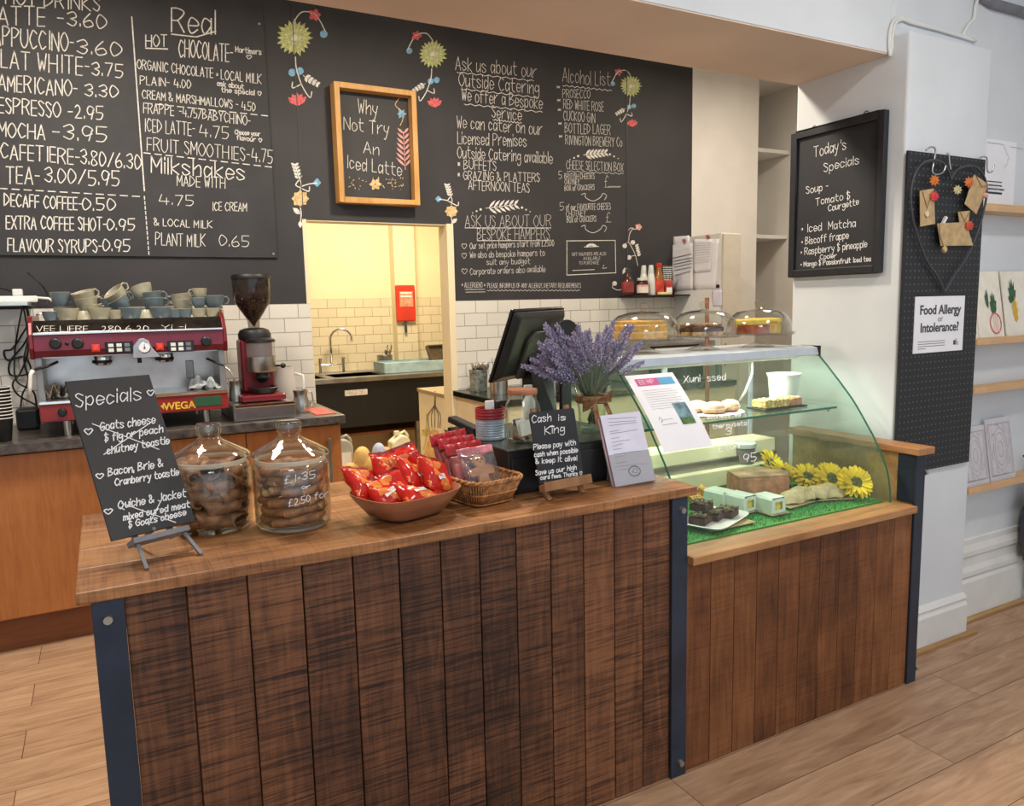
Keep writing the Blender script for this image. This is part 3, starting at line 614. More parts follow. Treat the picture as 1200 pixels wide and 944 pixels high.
# back counter by the till
cb = thing('till_counter', 'cream sided back counter with black worktop between doorway and tall white cupboard', 'cabinet', (1.4, 2.4, 0))
obj('worktop', MB().box((.505, 2.03, .88), (2.28, 2.688, .915)), M['black_gloss'], cb, bevel=.004)
obj('body', MB().box((.535, 2.06, .1), (2.28, 2.688, .88)), M['cream'], cb)
obj('plinth', MB().box((.56, 2.10, 0), (2.28, 2.688, .1)), M['kick'], cb)
for a, b in ((.54, 1.1), (1.105, 1.68), (1.685, 2.275)): obj('door', MB().box((a, 2.042, .11), (b, 2.0595, .872)), M['cream'], cb, bevel=.002)
# tall white cupboard
cb = thing('tall_cupboard', 'tall white cupboard with papers pinned on its side, before the bare white wall', 'cupboard', (2.38, 2.45, 0))
obj('body', MB().box((2.30, 2.215, .05), (2.467, 2.69, 1.892)), M['trimwhite'], cb, bevel=.003)
obj('door', MB().box((2.305, 2.195, .06), (2.463, 2.2145, 1.885)), paint((206, 198, 184), .5, var=.02), cb, bevel=.003)
obj('plinth', MB().box((2.32, 2.23, 0), (2.46, 2.68, .05)), M['grey'], cb)
obj('handle', MB().box((2.32, 2.18, 1.0), (2.33, 2.195, 1.15)), M['steel'], cb)
# shelf of sauces
sf = obj('wall_shelf', MB().box((1.80, 2.515, 1.480), (2.298, 2.687, 1.49)), M['black'], None, bevel=.001)
tag(sf, 'short black wall shelf holding sauces and straws beside the tall cupboard', 'shelf')
# niche shelves behind the pillar
for z in (1.93, 2.60):
    s_ = tag(obj('niche_shelf', MB().box((3.1305, 2.81, z), (3.59, 3.19, z+.028)).box((3.1305, 2.81, z-.07), (3.16, 2.83, z)), M['trimwhite'], None, bevel=.002), 'white niche shelf behind the pillar, %s one' % ('lower' if z < 2 else 'upper'), 'shelf', 'niche shelves')
# ------------------------------------------------------------------ the kitchen
sk = thing('sink_unit', 'steel sink unit with dark front seen through the doorway', 'sink', (.55, 4.5, 0))
mb = MB()
for a, b in (((-.6, 4.2, .862), (1.54, 4.30, .90)), ((-.6, 4.72, .862), (1.54, 4.885, .90)), ((-.6, 4.3, .862), (-.2, 4.72, .90)), ((.13, 4.3, .862), (.20, 4.72, .90)), ((.62, 4.3, .862), (1.54, 4.72, .90))): mb.box(a, b)
obj('worktop', mb, M['steel_b'], sk, bevel=.004)
mb = MB()
for x0, x1 in ((-.2, .13), (.20, .62)):
    mb.box((x0, 4.3, .70), (x1, 4.72, .705)).box((x0-.004, 4.3, .70), (x0, 4.72, .89)).box((x1, 4.3, .70), (x1+.004, 4.72, .89)).box((x0, 4.296, .70), (x1, 4.3, .89)).box((x0, 4.72, .70), (x1, 4.724, .89))
obj('basin', mb, M['steel_b'], sk)
fr = obj('front_panel', MB().box((-.58, 4.215, .50), (1.54, 4.235, .861)), M['black'], sk)
obj('label_plate', MB().box((.245, 4.211, .755), (.43, 4.215, .80)), M['chalk'], fr)
mb = MB()
for x in (-.55, .86, 1.5):
    for y_ in (4.24, 4.84): mb.box((x-.02, y_-.02, 0), (x+.02, y_+.02, .86))
obj('leg', mb, M['steel_b'], sk); obj('undershelf', MB().box((-.55, 4.26, .42), (1.5, 4.86, .44)), M['kick'], sk)
tp = thing('mixer_tap', 'swan neck bridge tap over the steel sink', 'tap', (.30, 4.77, .90))
mb = MB()
for x in (.20, .40): mb.cyl((x, 4.77, .90), (x, 4.77, .985), .013)
mb.cyl((.19, 4.77, .97), (.41, 4.77, .97), .011); obj('body', mb, M['chrome'], tp, smooth=True)
obj('spout', MB().tube([(.30, 4.77, .97), (.30, 4.77, 1.16)]+[(.30+.085*(1-math.cos(a)), 4.77-.05*math.sin(a/2), 1.20+.07*math.sin(a)) for a in [i*PI/8 for i in range(9)]]+[(.47, 4.72, 1.16)], .011), M['chrome'], tp, smooth='all')
for x in (.20, .40): obj('handle', MB().cyl((x, 4.77, .985), (x, 4.77, 1.03), .016).box((x-.005, 4.72, 1.02), (x+.005, 4.79, 1.032)), M['chrome'], tp, smooth=True)
# ------------------------------------------------------------------ shop wall ledges
for z, d in ((1.772, 'top ledge under the white sheet, behind the pegboard'), (1.232, 'ledge carrying the painted vegetable cards'), (1.030, 'bare ledge between the vegetable cards and the grey prints'), (.603, 'lowest ledge, carrying two grey prints')):
    l = thing('picture_ledge', 'pale wooden '+d, 'shelf', (2.04, .21, z), group='picture ledges on the shop wall')
    obj('board', MB().box((1.744, .165, z), (2.339, .249, z+.022)), M['shelfwood'], l, bevel=.0015)
    obj('lip', MB().box((1.744, .160, z), (2.339, .1648, z+.03)), M['shelfwood'], l, bevel=.0015)
# ================================================================== things standing on the service counter
def frame_rect(x, y, z, yaw, lean, roll=0):
    """matrix of a leaning board: local x along the board, local y out of its back, local z up it; origin at the middle of its lower edge"""
    e = Vector((math.cos(yaw), math.sin(yaw), 0)); b = Vector((-math.sin(yaw), math.cos(yaw), 0)); u = math.cos(lean)*Vector((0, 0, 1))+math.sin(lean)*b
    e2 = math.cos(roll)*e+math.sin(roll)*u; u2 = -math.sin(roll)*e+math.cos(roll)*u; n = u2.cross(e2)
    return Matrix(((e2.x, n.x, u2.x, x), (e2.y, n.y, u2.y, y), (e2.z, n.z, u2.z, z), (0, 0, 0, 1)))
# slate specials board on a grey easel
R_ = frame_rect(-1.3404, .168, .955, .375, .4778)
mb = MB(); mb.M = R_; mb.box((-.0934, 0, 0), (.0934, .006, .3784))
sb = tag(obj('specials_board', mb, M['board'], None, bevel=.001), 'tall black specials board with crossed out dishes, leaning on a small grey easel', 'chalkboard')
fS = on_plane(R_.translation, R_.to_3x3().col[1], 3.333, 60, 420)
mb = MB()
write(mb, fS, [(a, b, c, d, e_, h_*.86) for a, b, c, d, e_, h_ in [('Specials', 95, 190, 350, 162, 62), ('~', 375, 146, 400, 144, 30), ('~', 130, 298, 160, 296, 32), ('Goats cheese', 190, 282, 405, 254, 38), ('$ fig or peach', 208, 325, 435, 288, 34), ('chutney toastie', 218, 374, 460, 332, 34),
 ('~', 175, 470, 203, 468, 28), ('Bacon, Brie &', 222, 460, 435, 422, 36), ('Cranberry toastie', 248, 498, 497, 454, 32), ('~', 207, 610, 238, 607, 28), ('Quiche & Jacket', 262, 588, 525, 540, 36), ('mixed cured meat', 282, 632, 540, 580, 30), ('$ Goats cheese', 302, 662, 525, 612, 30)]], .0042)
for q in ((160, 255, 420, 355), (205, 375, 395, 245), (275, 565, 485, 640), (380, 650, 440, 532)): stroke(mb, fS, [q[:2], q[2:]], .0022)
obj('lettering', mb, M['chalkw'], sb, world=True)
ez = thing('tabletop_easel', 'small grey easel holding the tall specials board', 'easel', (-1.335, .12, H))
e = Vector((math.cos(.375), math.sin(.375), 0)); fwd = Vector((math.sin(.375), -math.cos(.375), 0)); P0 = Vector((-1.335, .150, 0))
def lp(a, f_, z): return tuple(P0+e*a+fwd*f_+Vector((0, 0, z)))
mb = MB(); mb.M = frame_rect(-1.335, .150, .938, .375, .4778); mb.box((-.062, -.022, 0), (.062, .016, .012)); mb.box((-.062, -.026, 0), (.062, -.021, .012)); obj('ledge', mb, M['grey'], ez, bevel=.001)
for sgn in (-1, 1):
    mb = MB(); mb.cyl(lp(.05*sgn, .004, .95), lp(.060*sgn, .068, H+.002), .0052, n=4); obj('leg', mb, M['grey'], ez)
mb = MB(); mb.cyl(lp(0, -.02, .96), lp(0, -.12, H+.002), .005, n=4); obj('leg', mb, M['grey'], ez)
mb = MB(); mb.M = frame_rect(-1.335, .150, .938, .375, .4778); mb.box((-.045, .018, -.0), (-.033, .026, .15)).box((.033, .018, -.0), (.045, .026, .15)).box((-.045, .018, .14), (.045, .026, .155)); obj('back_frame', mb, M['grey'], ez)
# biscuit jars
def glass_jar(x, y, label):
    t = thing('biscuit_jar', label, 'jar', (x, y, H))
    pr = [(.0005, .003), (.080, .003), (.089, .010), (.092, .022), (.0925, .150), (.090, .163), (.083, .170), (.0835, .1765), (.081, .1765), (.080, .168), (.0875, .160), (.0895, .150), (.089, .024), (.084, .012), (.0005, .0105)]
    obj('body', MB().lathe(pr, (x, y, H), 48), M['jarglass'], t, smooth=True)
    obj('rim', MB().lathe([(.0838, .166), (.0852, .170), (.0852, .1768), (.081, .1772), (.0795, .172)], (x, y, H), 48), glass('ground_rim', (238, 234, 222), rough=.25, haze=.55, hazecol=(232, 226, 206)), t, smooth=True)
    pl = [(.086, .178), (.093, .180), (.094, .185), (.088, .192), (.060, .208), (.034, .222), (.027, .228), (.025, .234), (.030, .243), (.031, .258), (.027, .266), (.0005, .267)]
    obj('lid', MB().lathe(pl+[(.0005, .262), (.024, .260), (.026, .245), (.020, .232), (.030, .219), (.058, .203), (.084, .186), (.086, .178)], (x, y, H), 48), M['dome'], t, smooth=True)
    return t
J1, J2 = (-1.198, .318), (-1.022, .232)
glass_jar(*J1, 'glass lidded jar of dark rolled biscuits, beside the specials board')
j2 = glass_jar(*J2, 'glass lidded jar of cream filled biscuit fingers, with a price painted on it')
mb = MB(); fJ = on_cyl(*J2, .0928, 5.854, 195, 480); write(mb, fJ, [('£1·35', 810, 508, 1018, 462, 50), ('or', 928, 542, 985, 534, 26), ('£2.50 for', 838, 664, 1108, 592, 46)], .0026, sx=1); obj('lettering', mb, M['chalkw'], j2)
choc = paint((82, 52, 38), .5, var=.3, scale=60, bump=.2); choc2 = paint((138, 94, 66), .5, var=.3, scale=50, bump=.2)
creamf = paint((196, 160, 108), .7, var=.1, scale=60)
def horn():
    def fn(a, b):
        t = -.5+a*5.6; r = .024-.009*b+.0012*t*.5; return (r*math.cos(t), r*math.sin(t)*.75, (b-.5)*.082+.006*math.sin(t*2))
    return MB().grid(fn, 18, 6)
hp = obj('rolled_biscuit', horn(), choc2, None, smooth='all', solid=.0035)
tag(hp, 'dark rolled biscuit inside the jar beside the specials board', 'biscuit', 'rolled biscuits in the first jar')
def finger():
    mb = MB(); mb.lathe([(.0005, -.034), (.010, -.033), (.0135, -.028), (.0145, 0), (.0135, .028), (.010, .033), (.0005, .034)], (0, 0, 0), 12, sx=1.15, sy=.85); return mb
fp = thing('biscuit_finger', 'brown cream filled biscuit finger inside the priced jar', 'biscuit', group='biscuit fingers in the priced jar')
obj('body', finger(), choc2, fp, smooth=True, world=False)
obj('cream_end', MB().ball((0, 0, .0300), .0118, 10, sz=.5, sx=1.1, sy=.82).ball((0, 0, -.0300), .0118, 10, sz=.5, sx=1.1, sy=.82), creamf, fp, smooth='all', world=False)
rj = random.Random(3)
def fill_jar(proto, c, rows, rad, n, dz, z0, lie):
    first = True
    for k in range(rows):
        for i in range(n+1):
            a = 2*PI*(i+.5*(k % 2))/n+rj.uniform(-.12, .12); r = rad if i < n else rj.uniform(0, .02)
            loc = (c[0]+r*math.cos(a), c[1]+r*math.sin(a), z0+k*dz+rj.uniform(-.003, .003))
            radial = rj.random() < .25
            if radial and i < n: loc = (c[0]+.70*r*math.cos(a), c[1]+.70*r*math.sin(a), loc[2]); r *= .7
            rot = Euler((PI/2+rj.uniform(-lie, lie)*.7, rj.uniform(-lie, lie)*.6, a+PI+rj.uniform(-.3, .3)+(PI/2 if radial else 0)))
            if first: proto.location = loc; proto.rotation_euler = rot; first = False
            else: dup(proto, loc, rot)
fill_jar(hp, J1, 5, .055, 7, .029, H+.034, .55)
fill_jar(fp, J2, 6, .062, 9, .0245, H+.028, .22)
# wooden bowl of red packets
bw = obj('wooden_bowl', MB().lathe([(.0005, .004), (.072, .004), (.086, .010), (.112, .045), (.124, .064), (.1255, .068), (.122, .068), (.108, .046), (.082, .014), (.0005, .010)], (0, 0, 0), 56, sx=1.08, sy=.92, ex=3.4), M['bowlwood'], None, smooth=True)
bw.location = (-.745, .175, H); bw.rotation_euler = (0, 0, .30); tag(bw, 'square rounded wooden bowl heaped with red snack packets', 'bowl')
def packet_mat():
    t = NT('snack_packet_print'); v = t.coord(); vo = t.new('ShaderNodeTexVoronoi', feature='F1'); vo.inputs['Scale'].default_value = 27; vo.inputs['Randomness'].default_value = 1
    w_ = t.new('ShaderNodeVectorMath', operation='ADD'); nz = t.new('ShaderNodeTexNoise'); nz.inputs['Scale'].default_value = 60; t.link(v, nz.inputs['Vector'])
    sc = t.new('ShaderNodeVectorMath', operation='SCALE'); t.link(nz.outputs['Color'], sc.inputs[0]); sc.inputs['Scale'].default_value = .022
    t.link(v, w_.inputs[0]); t.link(sc.outputs[0], w_.inputs[1]); t.link(w_.outputs[0], vo.inputs['Vector'])
    sp = t.new('ShaderNodeSeparateXYZ'); t.link(v, sp.inputs[0])
    inside = t.math('LESS_THAN', t.math('ABSOLUTE', t.math('SUBTRACT', sp.outputs[2], .054)), .046)
    msk = t.math('MULTIPLY', t.math('LESS_THAN', vo.outputs['Distance'], .50), inside)
    c = t.mix(msk, (198, 34, 26), (232, 132, 66))
    c2 = t.mix(t.math('LESS_THAN', vo.outputs['Distance'], .14), c, (248, 206, 150)); c3 = t.mix(msk, c, c2)
    return t.done(c3, .22, .0, .6)
pk = packet_mat()
def pillow(w_, h_, d, amp=.004, seed=0, flare=.012):
    r = random.Random(seed); ph = [r.uniform(0, 6) for _ in range(6)]
    def side(sg):
        def fn(a, b):
            x = (a-.5)*w_; z = b*h_; e = max(0, 1-(2*a-1)**6)*max(0, 1-((b-.5)/.42)**4 if abs(b-.5) < .42 else 0)
            cr = amp*(math.sin(9*a+ph[0]+4*b)*.5+math.sin(13*b+ph[1]+3*a)*.5+math.sin(23*a+17*b+ph[4])*.3)
            return (x*(1-.05*math.sin(PI*b)), sg*(d/2*math.sqrt(max(0, e)))+cr*(.5+.5*e)+(0.0 if abs(b-.5) < .45 else .0015*math.sin(a*70)), z)
        return fn
    return MB().grid(side(-1), 22, 18).grid(side(1), 22, 18)
pt = thing('snack_packet', 'p', 'snack packet', group='red snack packets in the bowl')
obj('bag', pillow(.122, .108, .036, .0055, seed=1), pk, pt, smooth='all', world=False)
mb = MB().grid(lambda a, b: (-.028+a*.044, -.0205-.0015*math.sin(a*5), .022+b*.016+.012*a), 6, 3); obj('label', mb, paint((232, 226, 222), .3, var=.2, scale=70), pt, smooth='all', world=False)
obj('seal', MB().grid(lambda a, b: (-.061+a*.122, .002*math.sin(a*14)+.001*math.sin(a*60), .104+b*.010), 40, 1), paint((140, 20, 26), .3), pt, smooth='all', world=False)
pl_ = [((-.825, .185, .950), (-.85, .25, .55), 'leaning on the rim farthest from the gingerbread basket'), ((-.775, .125, .945), (-1.0, -.30, .1), 'lying flattest at the front of the heap'), ((-.745, .225, .955), (-.60, .12, .3), 'standing tallest at the back of the heap'), ((-.700, .160, .962), (-.9, .50, .5), 'tilted in the middle of the heap'), ((-.650, .150, .952), (-.65, .35, .6), 'on the side next to the gingerbread basket'), ((-.715, .095, .945), (-1.25, .15, .3), 'sagging over the front rim'), ((-.70, .245, .958), (-.45, -.2, .2), 'half hidden at the very back')]
for i, (loc, rot, d) in enumerate(pl_):
    if i == 0: pt.location = loc; pt.rotation_euler = rot; pt['label'] = 'red snack packet '+d
    else: dup(pt, loc, rot, 'red snack packet '+d)
# wicker basket of gingerbread
bk = thing('wicker_basket', 'rectangular wicker basket holding bagged gingerbread', 'basket', (-.520, .240, H), .17)
wick = paint((168, 116, 68), .7, var=.25, scale=60, bump=.2)
def rr(s_, z, n=112):
    pts = []; hx, hy = .066+.020*s_, .112+.028*s_
    for k in range(n):
        t = 2*PI*k/n; c_, sn = math.cos(t), math.sin(t); q = (abs(c_)**6+abs(sn)**6)**(-1/6); pts.append((hx*c_*q, hy*sn*q, z))
    return pts
A, B_, C_ = rr(0, .004), rr(.45, .034), rr(1, .068)
mb = MB()
for k in range(112): mb.tube([A[k], B_[k], C_[k]], .0026, 5)
obj('woven_side', mb, wick, bk, smooth='all', world=False)
mb = MB()
for z, s_ in ((.006, 0), (.034, .45)): mb.tube([(x*1.015, y_*1.01, z) for x, y_, _ in rr(s_, z)], .0032, 6, closed=True)
obj('band', mb, wick, bk, smooth='all', world=False)
mb = MB(); rim = rr(1, .070, 150)
for ph in (0, PI): mb.tube([(x*(1+.02*math.cos(k*.9+ph)), y_*(1+.015*math.cos(k*.9+ph)), z+.0035*math.sin(k*.9+ph)) for k, (x, y_, z) in enumerate(rim)], .0042, 6, closed=True)
obj('rim', mb, wick, bk, smooth='all', world=False)
obj('lining', MB().lathe([(.0005, .004), (.064, .004), (.085, .066)], (0, 0, 0), 40, sy=1.6, ex=5), paint((150, 104, 62), .8, var=.2, scale=50), bk, smooth=True, world=False)
ging = paint((188, 140, 98), .8, var=.12, scale=40, bump=.1)
def man():
    mb = MB(); pts = []
    for q in [(0, .118), (.016, .113), (.021, .098), (.015, .084), (.036, .080), (.043, .068), (.036, .058), (.018, .060), (.018, .044), (.032, .018), (.028, .004), (.014, .003), (.004, .026), (0, .030)]: pts.append(q)
    out = smooth_line(pts+[(-x, z) for x, z in reversed(pts[1:-1])]+[pts[0]], 3)[:-1]
    return mb.prism(out, .009, 'y', -.0045)
bg = thing('gingerbread_bag', 'cellophane bag with a gingerbread man showing at the front of the wicker basket', 'bag', (-.505, .175, .918), .15, 'gingerbread bags in the wicker basket', rot=(-.42, 0, .2))
obj('wrapper', pillow(.125, .128, .030, .005, 5), M['cello'], bg, smooth='all', world=False)
obj('header', MB().grid(lambda a, b: (-.063+a*.126, .003*math.sin(a*14), .118+b*.022), 24, 4), paint((206, 120, 130), .3, var=.3, scale=20), bg, smooth='all', solid=.002, world=False)
gm = thing('gingerbread_man', 'gingerbread man with a chocolate face inside the front cellophane bag', 'biscuit', (-.503, .175, .916), rot=(-.42, 0, .2))
obj('body', man(), ging, gm, world=False)
mb = MB()
for x, z in ((-.007, .104), (.007, .104), (0, .097)): mb.ball((x, -.0055, z), .0026, 8)
obj('face', mb, choc, gm, smooth='all', world=False)
redf = paint((178, 34, 42), .3, var=.1, scale=30); pinkb = paint((158, 92, 88), .3, var=.25, scale=20)
for i, (loc, rot, d) in enumerate((((-.522, .225, .925), (-.34, .0, .24), 'second'), ((-.534, .262, .935), (-.26, .02, .3), 'third'), ((-.545, .298, .945), (-.18, -.03, .34), 'rearmost'))):
    t = thing('gingerbread_bag', 'red topped cellophane bag of gingerbread, the %s one from the front of the basket' % d, 'bag', loc, group='gingerbread bags in the wicker basket', rot=rot)
    obj('wrapper', pillow(.128, .112, .030, .005, 9+i), pinkb, t, smooth='all', world=False)
    obj('header', MB().grid(lambda a, b: (-.066+a*.132, .004*math.sin(a*9+i)+.003*b*math.sin(a*20), .104+b*.034), 24, 4), redf, t, smooth='all', solid=.003, world=False)
# black cash drawer with things on it
cdw = thing('cash_box', 'black metal cash box under the tips jar and lavender vase', 'cash box', (-.20, .40, H))
obj('body', MB().box((-.428, .196, H+.001), (.035, .645, 1.024)), M['black'], cdw, bevel=.003); obj('lid', MB().box((-.430, .193, 1.0245), (.038, .648, 1.030)), paint((46, 50, 46), .25, var=.1), cdw, bevel=.002)
obj('drawer_front', MB().box((-.42, .189, H+.012), (.025, .1955, 1.005)), M['black'], cdw, bevel=.002)
obj('lock', MB().cyl((-.05, .186, .99), (-.05, .1895, .99), .008), M['steel'], cdw)
tc = thing('tin_can', 'red and white striped tin used as a pot, beside the tips jar', 'tin', (-.380, .40, 1.0305))
obj('body', MB().lathe([(.0005, .001), (.044, .001), (.045, .004)]+[(.0445+.0008*math.sin(i*2.2), .006+i*.0027) for i in range(21)]+[(.045, .063), (.043, .064), (.043, .01), (.0005, .008)], (-.380, .40, 1.0305), 32), paint((176, 190, 206), .4, .3, var=.1), tc, smooth=True)
obj('label', MB().lathe([(.0456, .064)]+[(.0455+.0009*math.sin(i*1.6), .066+i*.0024) for i in range(13)]+[(.0456, .0975), (.043, .0975), (.043, .064)], (-.380, .40, 1.0305), 32), paint((158, 42, 48), .4, var=.1), tc, smooth=True)
tag(obj('white_card', MB().box((-.399, .392, 1.06), (-.367, .398, 1.150)), M['plastic_w'], None, bevel=.003), 'white card standing upright in the striped tin', 'card')
tag(obj('black_marker_case', MB().box((-.364, .392, 1.05), (-.344, .406, 1.148)), M['black'], None, bevel=.005), 'black case standing in the striped tin behind the white card', 'case')
st = thing('stapler', 'black stapler on the cash box behind the gingerbread bags', 'stapler', (-.398, .55, 1.0305))
mb = MB(); mb.M = T(-.398, .55, 1.0305, .2); mb.box((-.02, -.07, 0), (.02, .07, .012)); obj('base', mb, M['black'], st, bevel=.003)
mb = MB(); mb.M = T(-.398, .55, 1.045, .2, .18); mb.box((-.018, -.07, 0), (.018, .075, .022)); obj('arm', mb, M['black'], st, bevel=.006)
tj = thing('tips_jar', 'glass tips jar with wooden lid, coins and a paper note inside', 'jar', (-.314, .31, 1.030))
X_, Y_ = -.314, .31
obj('body', MB().lathe([(.0005, .002), (.047, .002), (.053, .010), (.054, .09), (.052, .112), (.043, .126), (.042, .138), (.044, .142), (.041, .142), (.040, .126), (.050, .11), (.051, .012), (.0005, .008)], (X_, Y_, 1.03), 40), M['jarglass'], tj, smooth=True)
obj('lid', MB().lathe([(.0005, .1425), (.0445, .1425), (.0455, .146), (.0455, .156), (.044, .158), (.0005, .158)], (X_, Y_, 1.03), 40), M['bowlwood'], tj, smooth=True)
mb = MB(); write(mb, on_cyl(X_, Y_, .0542, 4.615, 480, 360), [('Tips', 545, 632, 625, 622, 46)], .0028); obj('lettering', mb, M['chalkw'], tj)
mb = MB(); mb.M = T(X_, Y_+.0, 1.045, .5, -.25); mb.box((-.03, -.015, 0), (.028, -.0135, .045)).box((-.02, .0, 0), (.03, .0015, .05)); tag(obj('folded_note', mb, M['paper'], None), 'folded paper note inside the tips jar', 'note')
cm = paint((168, 108, 74), .35, .8, var=.15)
for k in range(16):
    c_ = obj('coin', MB().cyl((0, 0, 0), (0, 0, .0018), rj.choice((.009, .0105, .012)), n=18), rj.choice((cm, cm, M['bolt'])), None)
    a = rj.uniform(0, 6.3); q = rj.uniform(.006, .036); c_.location = (X_+q*math.cos(a), Y_+q*math.sin(a), 1.040+.0022*(k % 4)); c_.rotation_euler = (rj.uniform(-.12, .12), rj.uniform(-.12, .12), 0)
    tag(c_, 'coin at the bottom of the tips jar', 'coin', 'coins in the tips jar')
# chalkboard "cash is king" on a wooden easel
R2_ = frame_rect(-.3034, .1077, .945, .163, .2146, -.0148)
mb = MB(); pts = []
for cx_, cz_, a0 in ((.0747, .1924, 0), (-.0747, .1924, PI/2), (-.0747, .008, PI), (.0747, .008, 1.5*PI)):
    for k in range(5): a = a0+k*PI/8; pts.append((cx_+.008*math.cos(a), cz_+.008*math.sin(a)))
mb.M = R2_; mb.prism(pts, .004, 'y', 0)
cb_ = tag(obj('cash_board', mb, M['navy_board'], None), 'small black chalkboard asking for cash, on a wooden easel', 'chalkboard')
fK = on_plane(R2_.translation, R2_.to_3x3().col[1], 6.667, 610, 470)
mb = MB(); write(mb, fK, [('Cash', 86, 168, 236, 155, 58), ('is', 296, 150, 350, 145, 46), ('King', 188, 258, 340, 240, 62), ('Please pay with', 100, 378, 428, 342, 42), ('cash when possible', 106, 436, 444, 398, 38), ('& keep it alive!', 116, 490, 438, 462, 40), ('Save us our high', 116, 578, 434, 534, 38), ('card fees. Thanks ~', 155, 612, 478, 576, 32)], .0038)
for u in (236, 246, 256): disc(mb, fK, u, 196, 6)
obj('lettering', mb, M['chalkw'], cb_)
ez = thing('wooden_easel', 'small brown wooden easel holding the cash chalkboard', 'easel', (-.31, .11, H))
mb = MB(); mb.M = R2_; mb.box((-.088, -.024, -.020), (.088, -.001, -.002)).box((-.088, -.027, -.020), (.088, -.0235, .006)); obj('ledge', mb, M['easelwood'], ez, bevel=.001)
for a in (-1, 1):
    mb = MB(); mb.M = R2_; mb.add([], []); mb.M = Matrix()
    p = R2_ @ Vector((.062*a, .010, .212)); q = R2_ @ Vector((.066*a, .006, -.02)); f_ = Vector((q.x-.004*a+.006, q.y-.012, H+.001))
    m2 = MB(); m2.cyl(tuple(p), tuple(q), .0085, n=4); m2.cyl(tuple(q), tuple(f_), .0085, n=4); obj('leg', m2, M['easelwood'], ez)
m2 = MB(); p = R2_ @ Vector((0, .01, .17)); m2.cyl(tuple(p), (p.x-.015, p.y+.030, H+.001), .007, n=4); obj('leg', m2, M['easelwood'], ez)
# menu sheets in a clear stand
R3_ = frame_rect(-.0466, .1079, .902, -.007, .3483, .0122)
ms = thing('sign_holder', 'clear plastic sign holder standing at the end of the counter', 'sign holder', (-.0466, .14, H))
mb = MB(); mb.M = R3_; mb.box((-.076, -.004, -.001), (.076, -.0025, .095)).box((-.076, .014, -.001), (.076, .0155, .18)).box((-.076, -.004, -.002), (.076, .0155, 0)); obj('pocket', mb, M['plastic_clear'], ms)
mb = MB(); q = R3_ @ Vector((0, .016, .15)); mb.add([tuple(R3_ @ Vector((-.05, .016, .15))), tuple(R3_ @ Vector((.05, .016, .15))), (.003, .184, H+.001), (-.097, .184, H+.001)], [(0, 1, 2, 3)]); obj('prop', mb, M['plastic_clear'], ms, solid=.0015)
mb = MB(); mb.M = R3_; mb.box((-.0737, -.0015, .001), (.0737, -.0005, .2156)); sheet = tag(obj('menu_sheet', mb, M['paperlilac'], None), 'printed price list sheet at the front of the clear sign holder', 'sheet')
fM = on_plane(R3_ @ Vector((0, -.0016, 0)), R3_.to_3x3().col[1], 6.667, 610, 470)
mb = MB()
for (a, b, c_, d) in ((685, 138, 905, 125), (690, 165, 900, 150), (695, 190, 910, 165), (695, 238, 770, 225), (700, 255, 915, 220), (710, 292, 775, 280), (715, 322, 855, 300), (720, 350, 800, 330), (725, 378, 785, 370), (730, 415, 930, 385), (735, 440, 800, 425), (740, 488, 830, 470), (745, 510, 985, 485), (760, 540, 840, 525)): stroke(mb, fM, [(a+(c_-a)*i/8, b+(d-b)*i/8+random.uniform(-1.5, 1.5)) for i in range(9)], .0011, .0004)
stroke(mb, fM, smooth_line([(845+45*(1+math.cos(k*PI/6)), 545+38*math.sin(k*PI/6)) for k in range(13)]), .004, .0004); stroke(mb, fM, smooth_line([(870, 560), (890, 525), (915, 535), (905, 560), (880, 550)]), .002, .0004)
obj('print', mb, M['ink'], sheet)
for k, c_ in enumerate(((150, 92, 128), (204, 160, 168), (230, 226, 234))):
    mb = MB(); mb.M = R3_; mb.box((-.074-.0, .002+.004*k, .001), (.0725, .0052+.004*k, .213-.002*k)); tag(obj('leaflet_stack', mb, paint(c_, .7), None), 'stack of %s leaflets behind the price list sheet' % ('purple', 'pink', 'white')[k], 'leaflets')
# vase of lavender
VX, VY, VZ = -.045, .335, 1.030
vs = thing('glass_vase', 'flared clear glass vase of lavender stems tied with a burlap bow', 'vase', (VX, VY, VZ))
obj('body', MB().lathe([(.0005, .002), (.040, .002), (.043, .010), (.044, .06), (.050, .11), (.062, .150), (.0595, .150), (.047, .108), (.041, .06), (.039, .016), (.0005, .012)], (VX, VY, VZ), 40), M['jarglass'], vs, smooth=True)
mb = MB().lathe([(.050, .094), (.0530, .096), (.056, .116), (.0545, .118), (.052, .114)], (VX, VY, VZ), 32)
for sg in (-1, 1):
    for q in range(2): mb.grid(lambda a, b: (VX-.02+sg*(.005+.05*a), VY-.058-.012*math.sin(PI*a), VZ+.105+(b-.5)*.028*(.4+a)+.012*a*sg+q*.004), 8, 3)
    mb.grid(lambda a, b: (VX-.01+sg*.018+.035*a*(1 if sg > 0 else .2)+(b-.5)*.018, VY-.056-.01*a, VZ+.105-.085*a), 8, 2)
obj('bow', mb, M['burlap'], vs, smooth='all')
lav = thing('lavender_bunch', 'big fan of dried purple lavender in the glass vase', 'lavender', (VX, VY, VZ+.02))
lm = NT('lavender_flower'); nn = lm.noise(lm.coord(), 160, 2); gg = lm.new('ShaderNodeNewGeometry'); lmat = lm.done(lm.ramp(lm.math('ADD', lm.math('MULTIPLY', nn, .5), lm.math('MULTIPLY', gg.outputs['Random Per Island'], .5)), [(.2, (112, 104, 136)), (.5, (158, 150, 178)), (.8, (194, 190, 204))]), .9)
stm = paint((98, 112, 84), .8, var=.15, scale=30); stm2 = paint((120, 124, 104), .8)
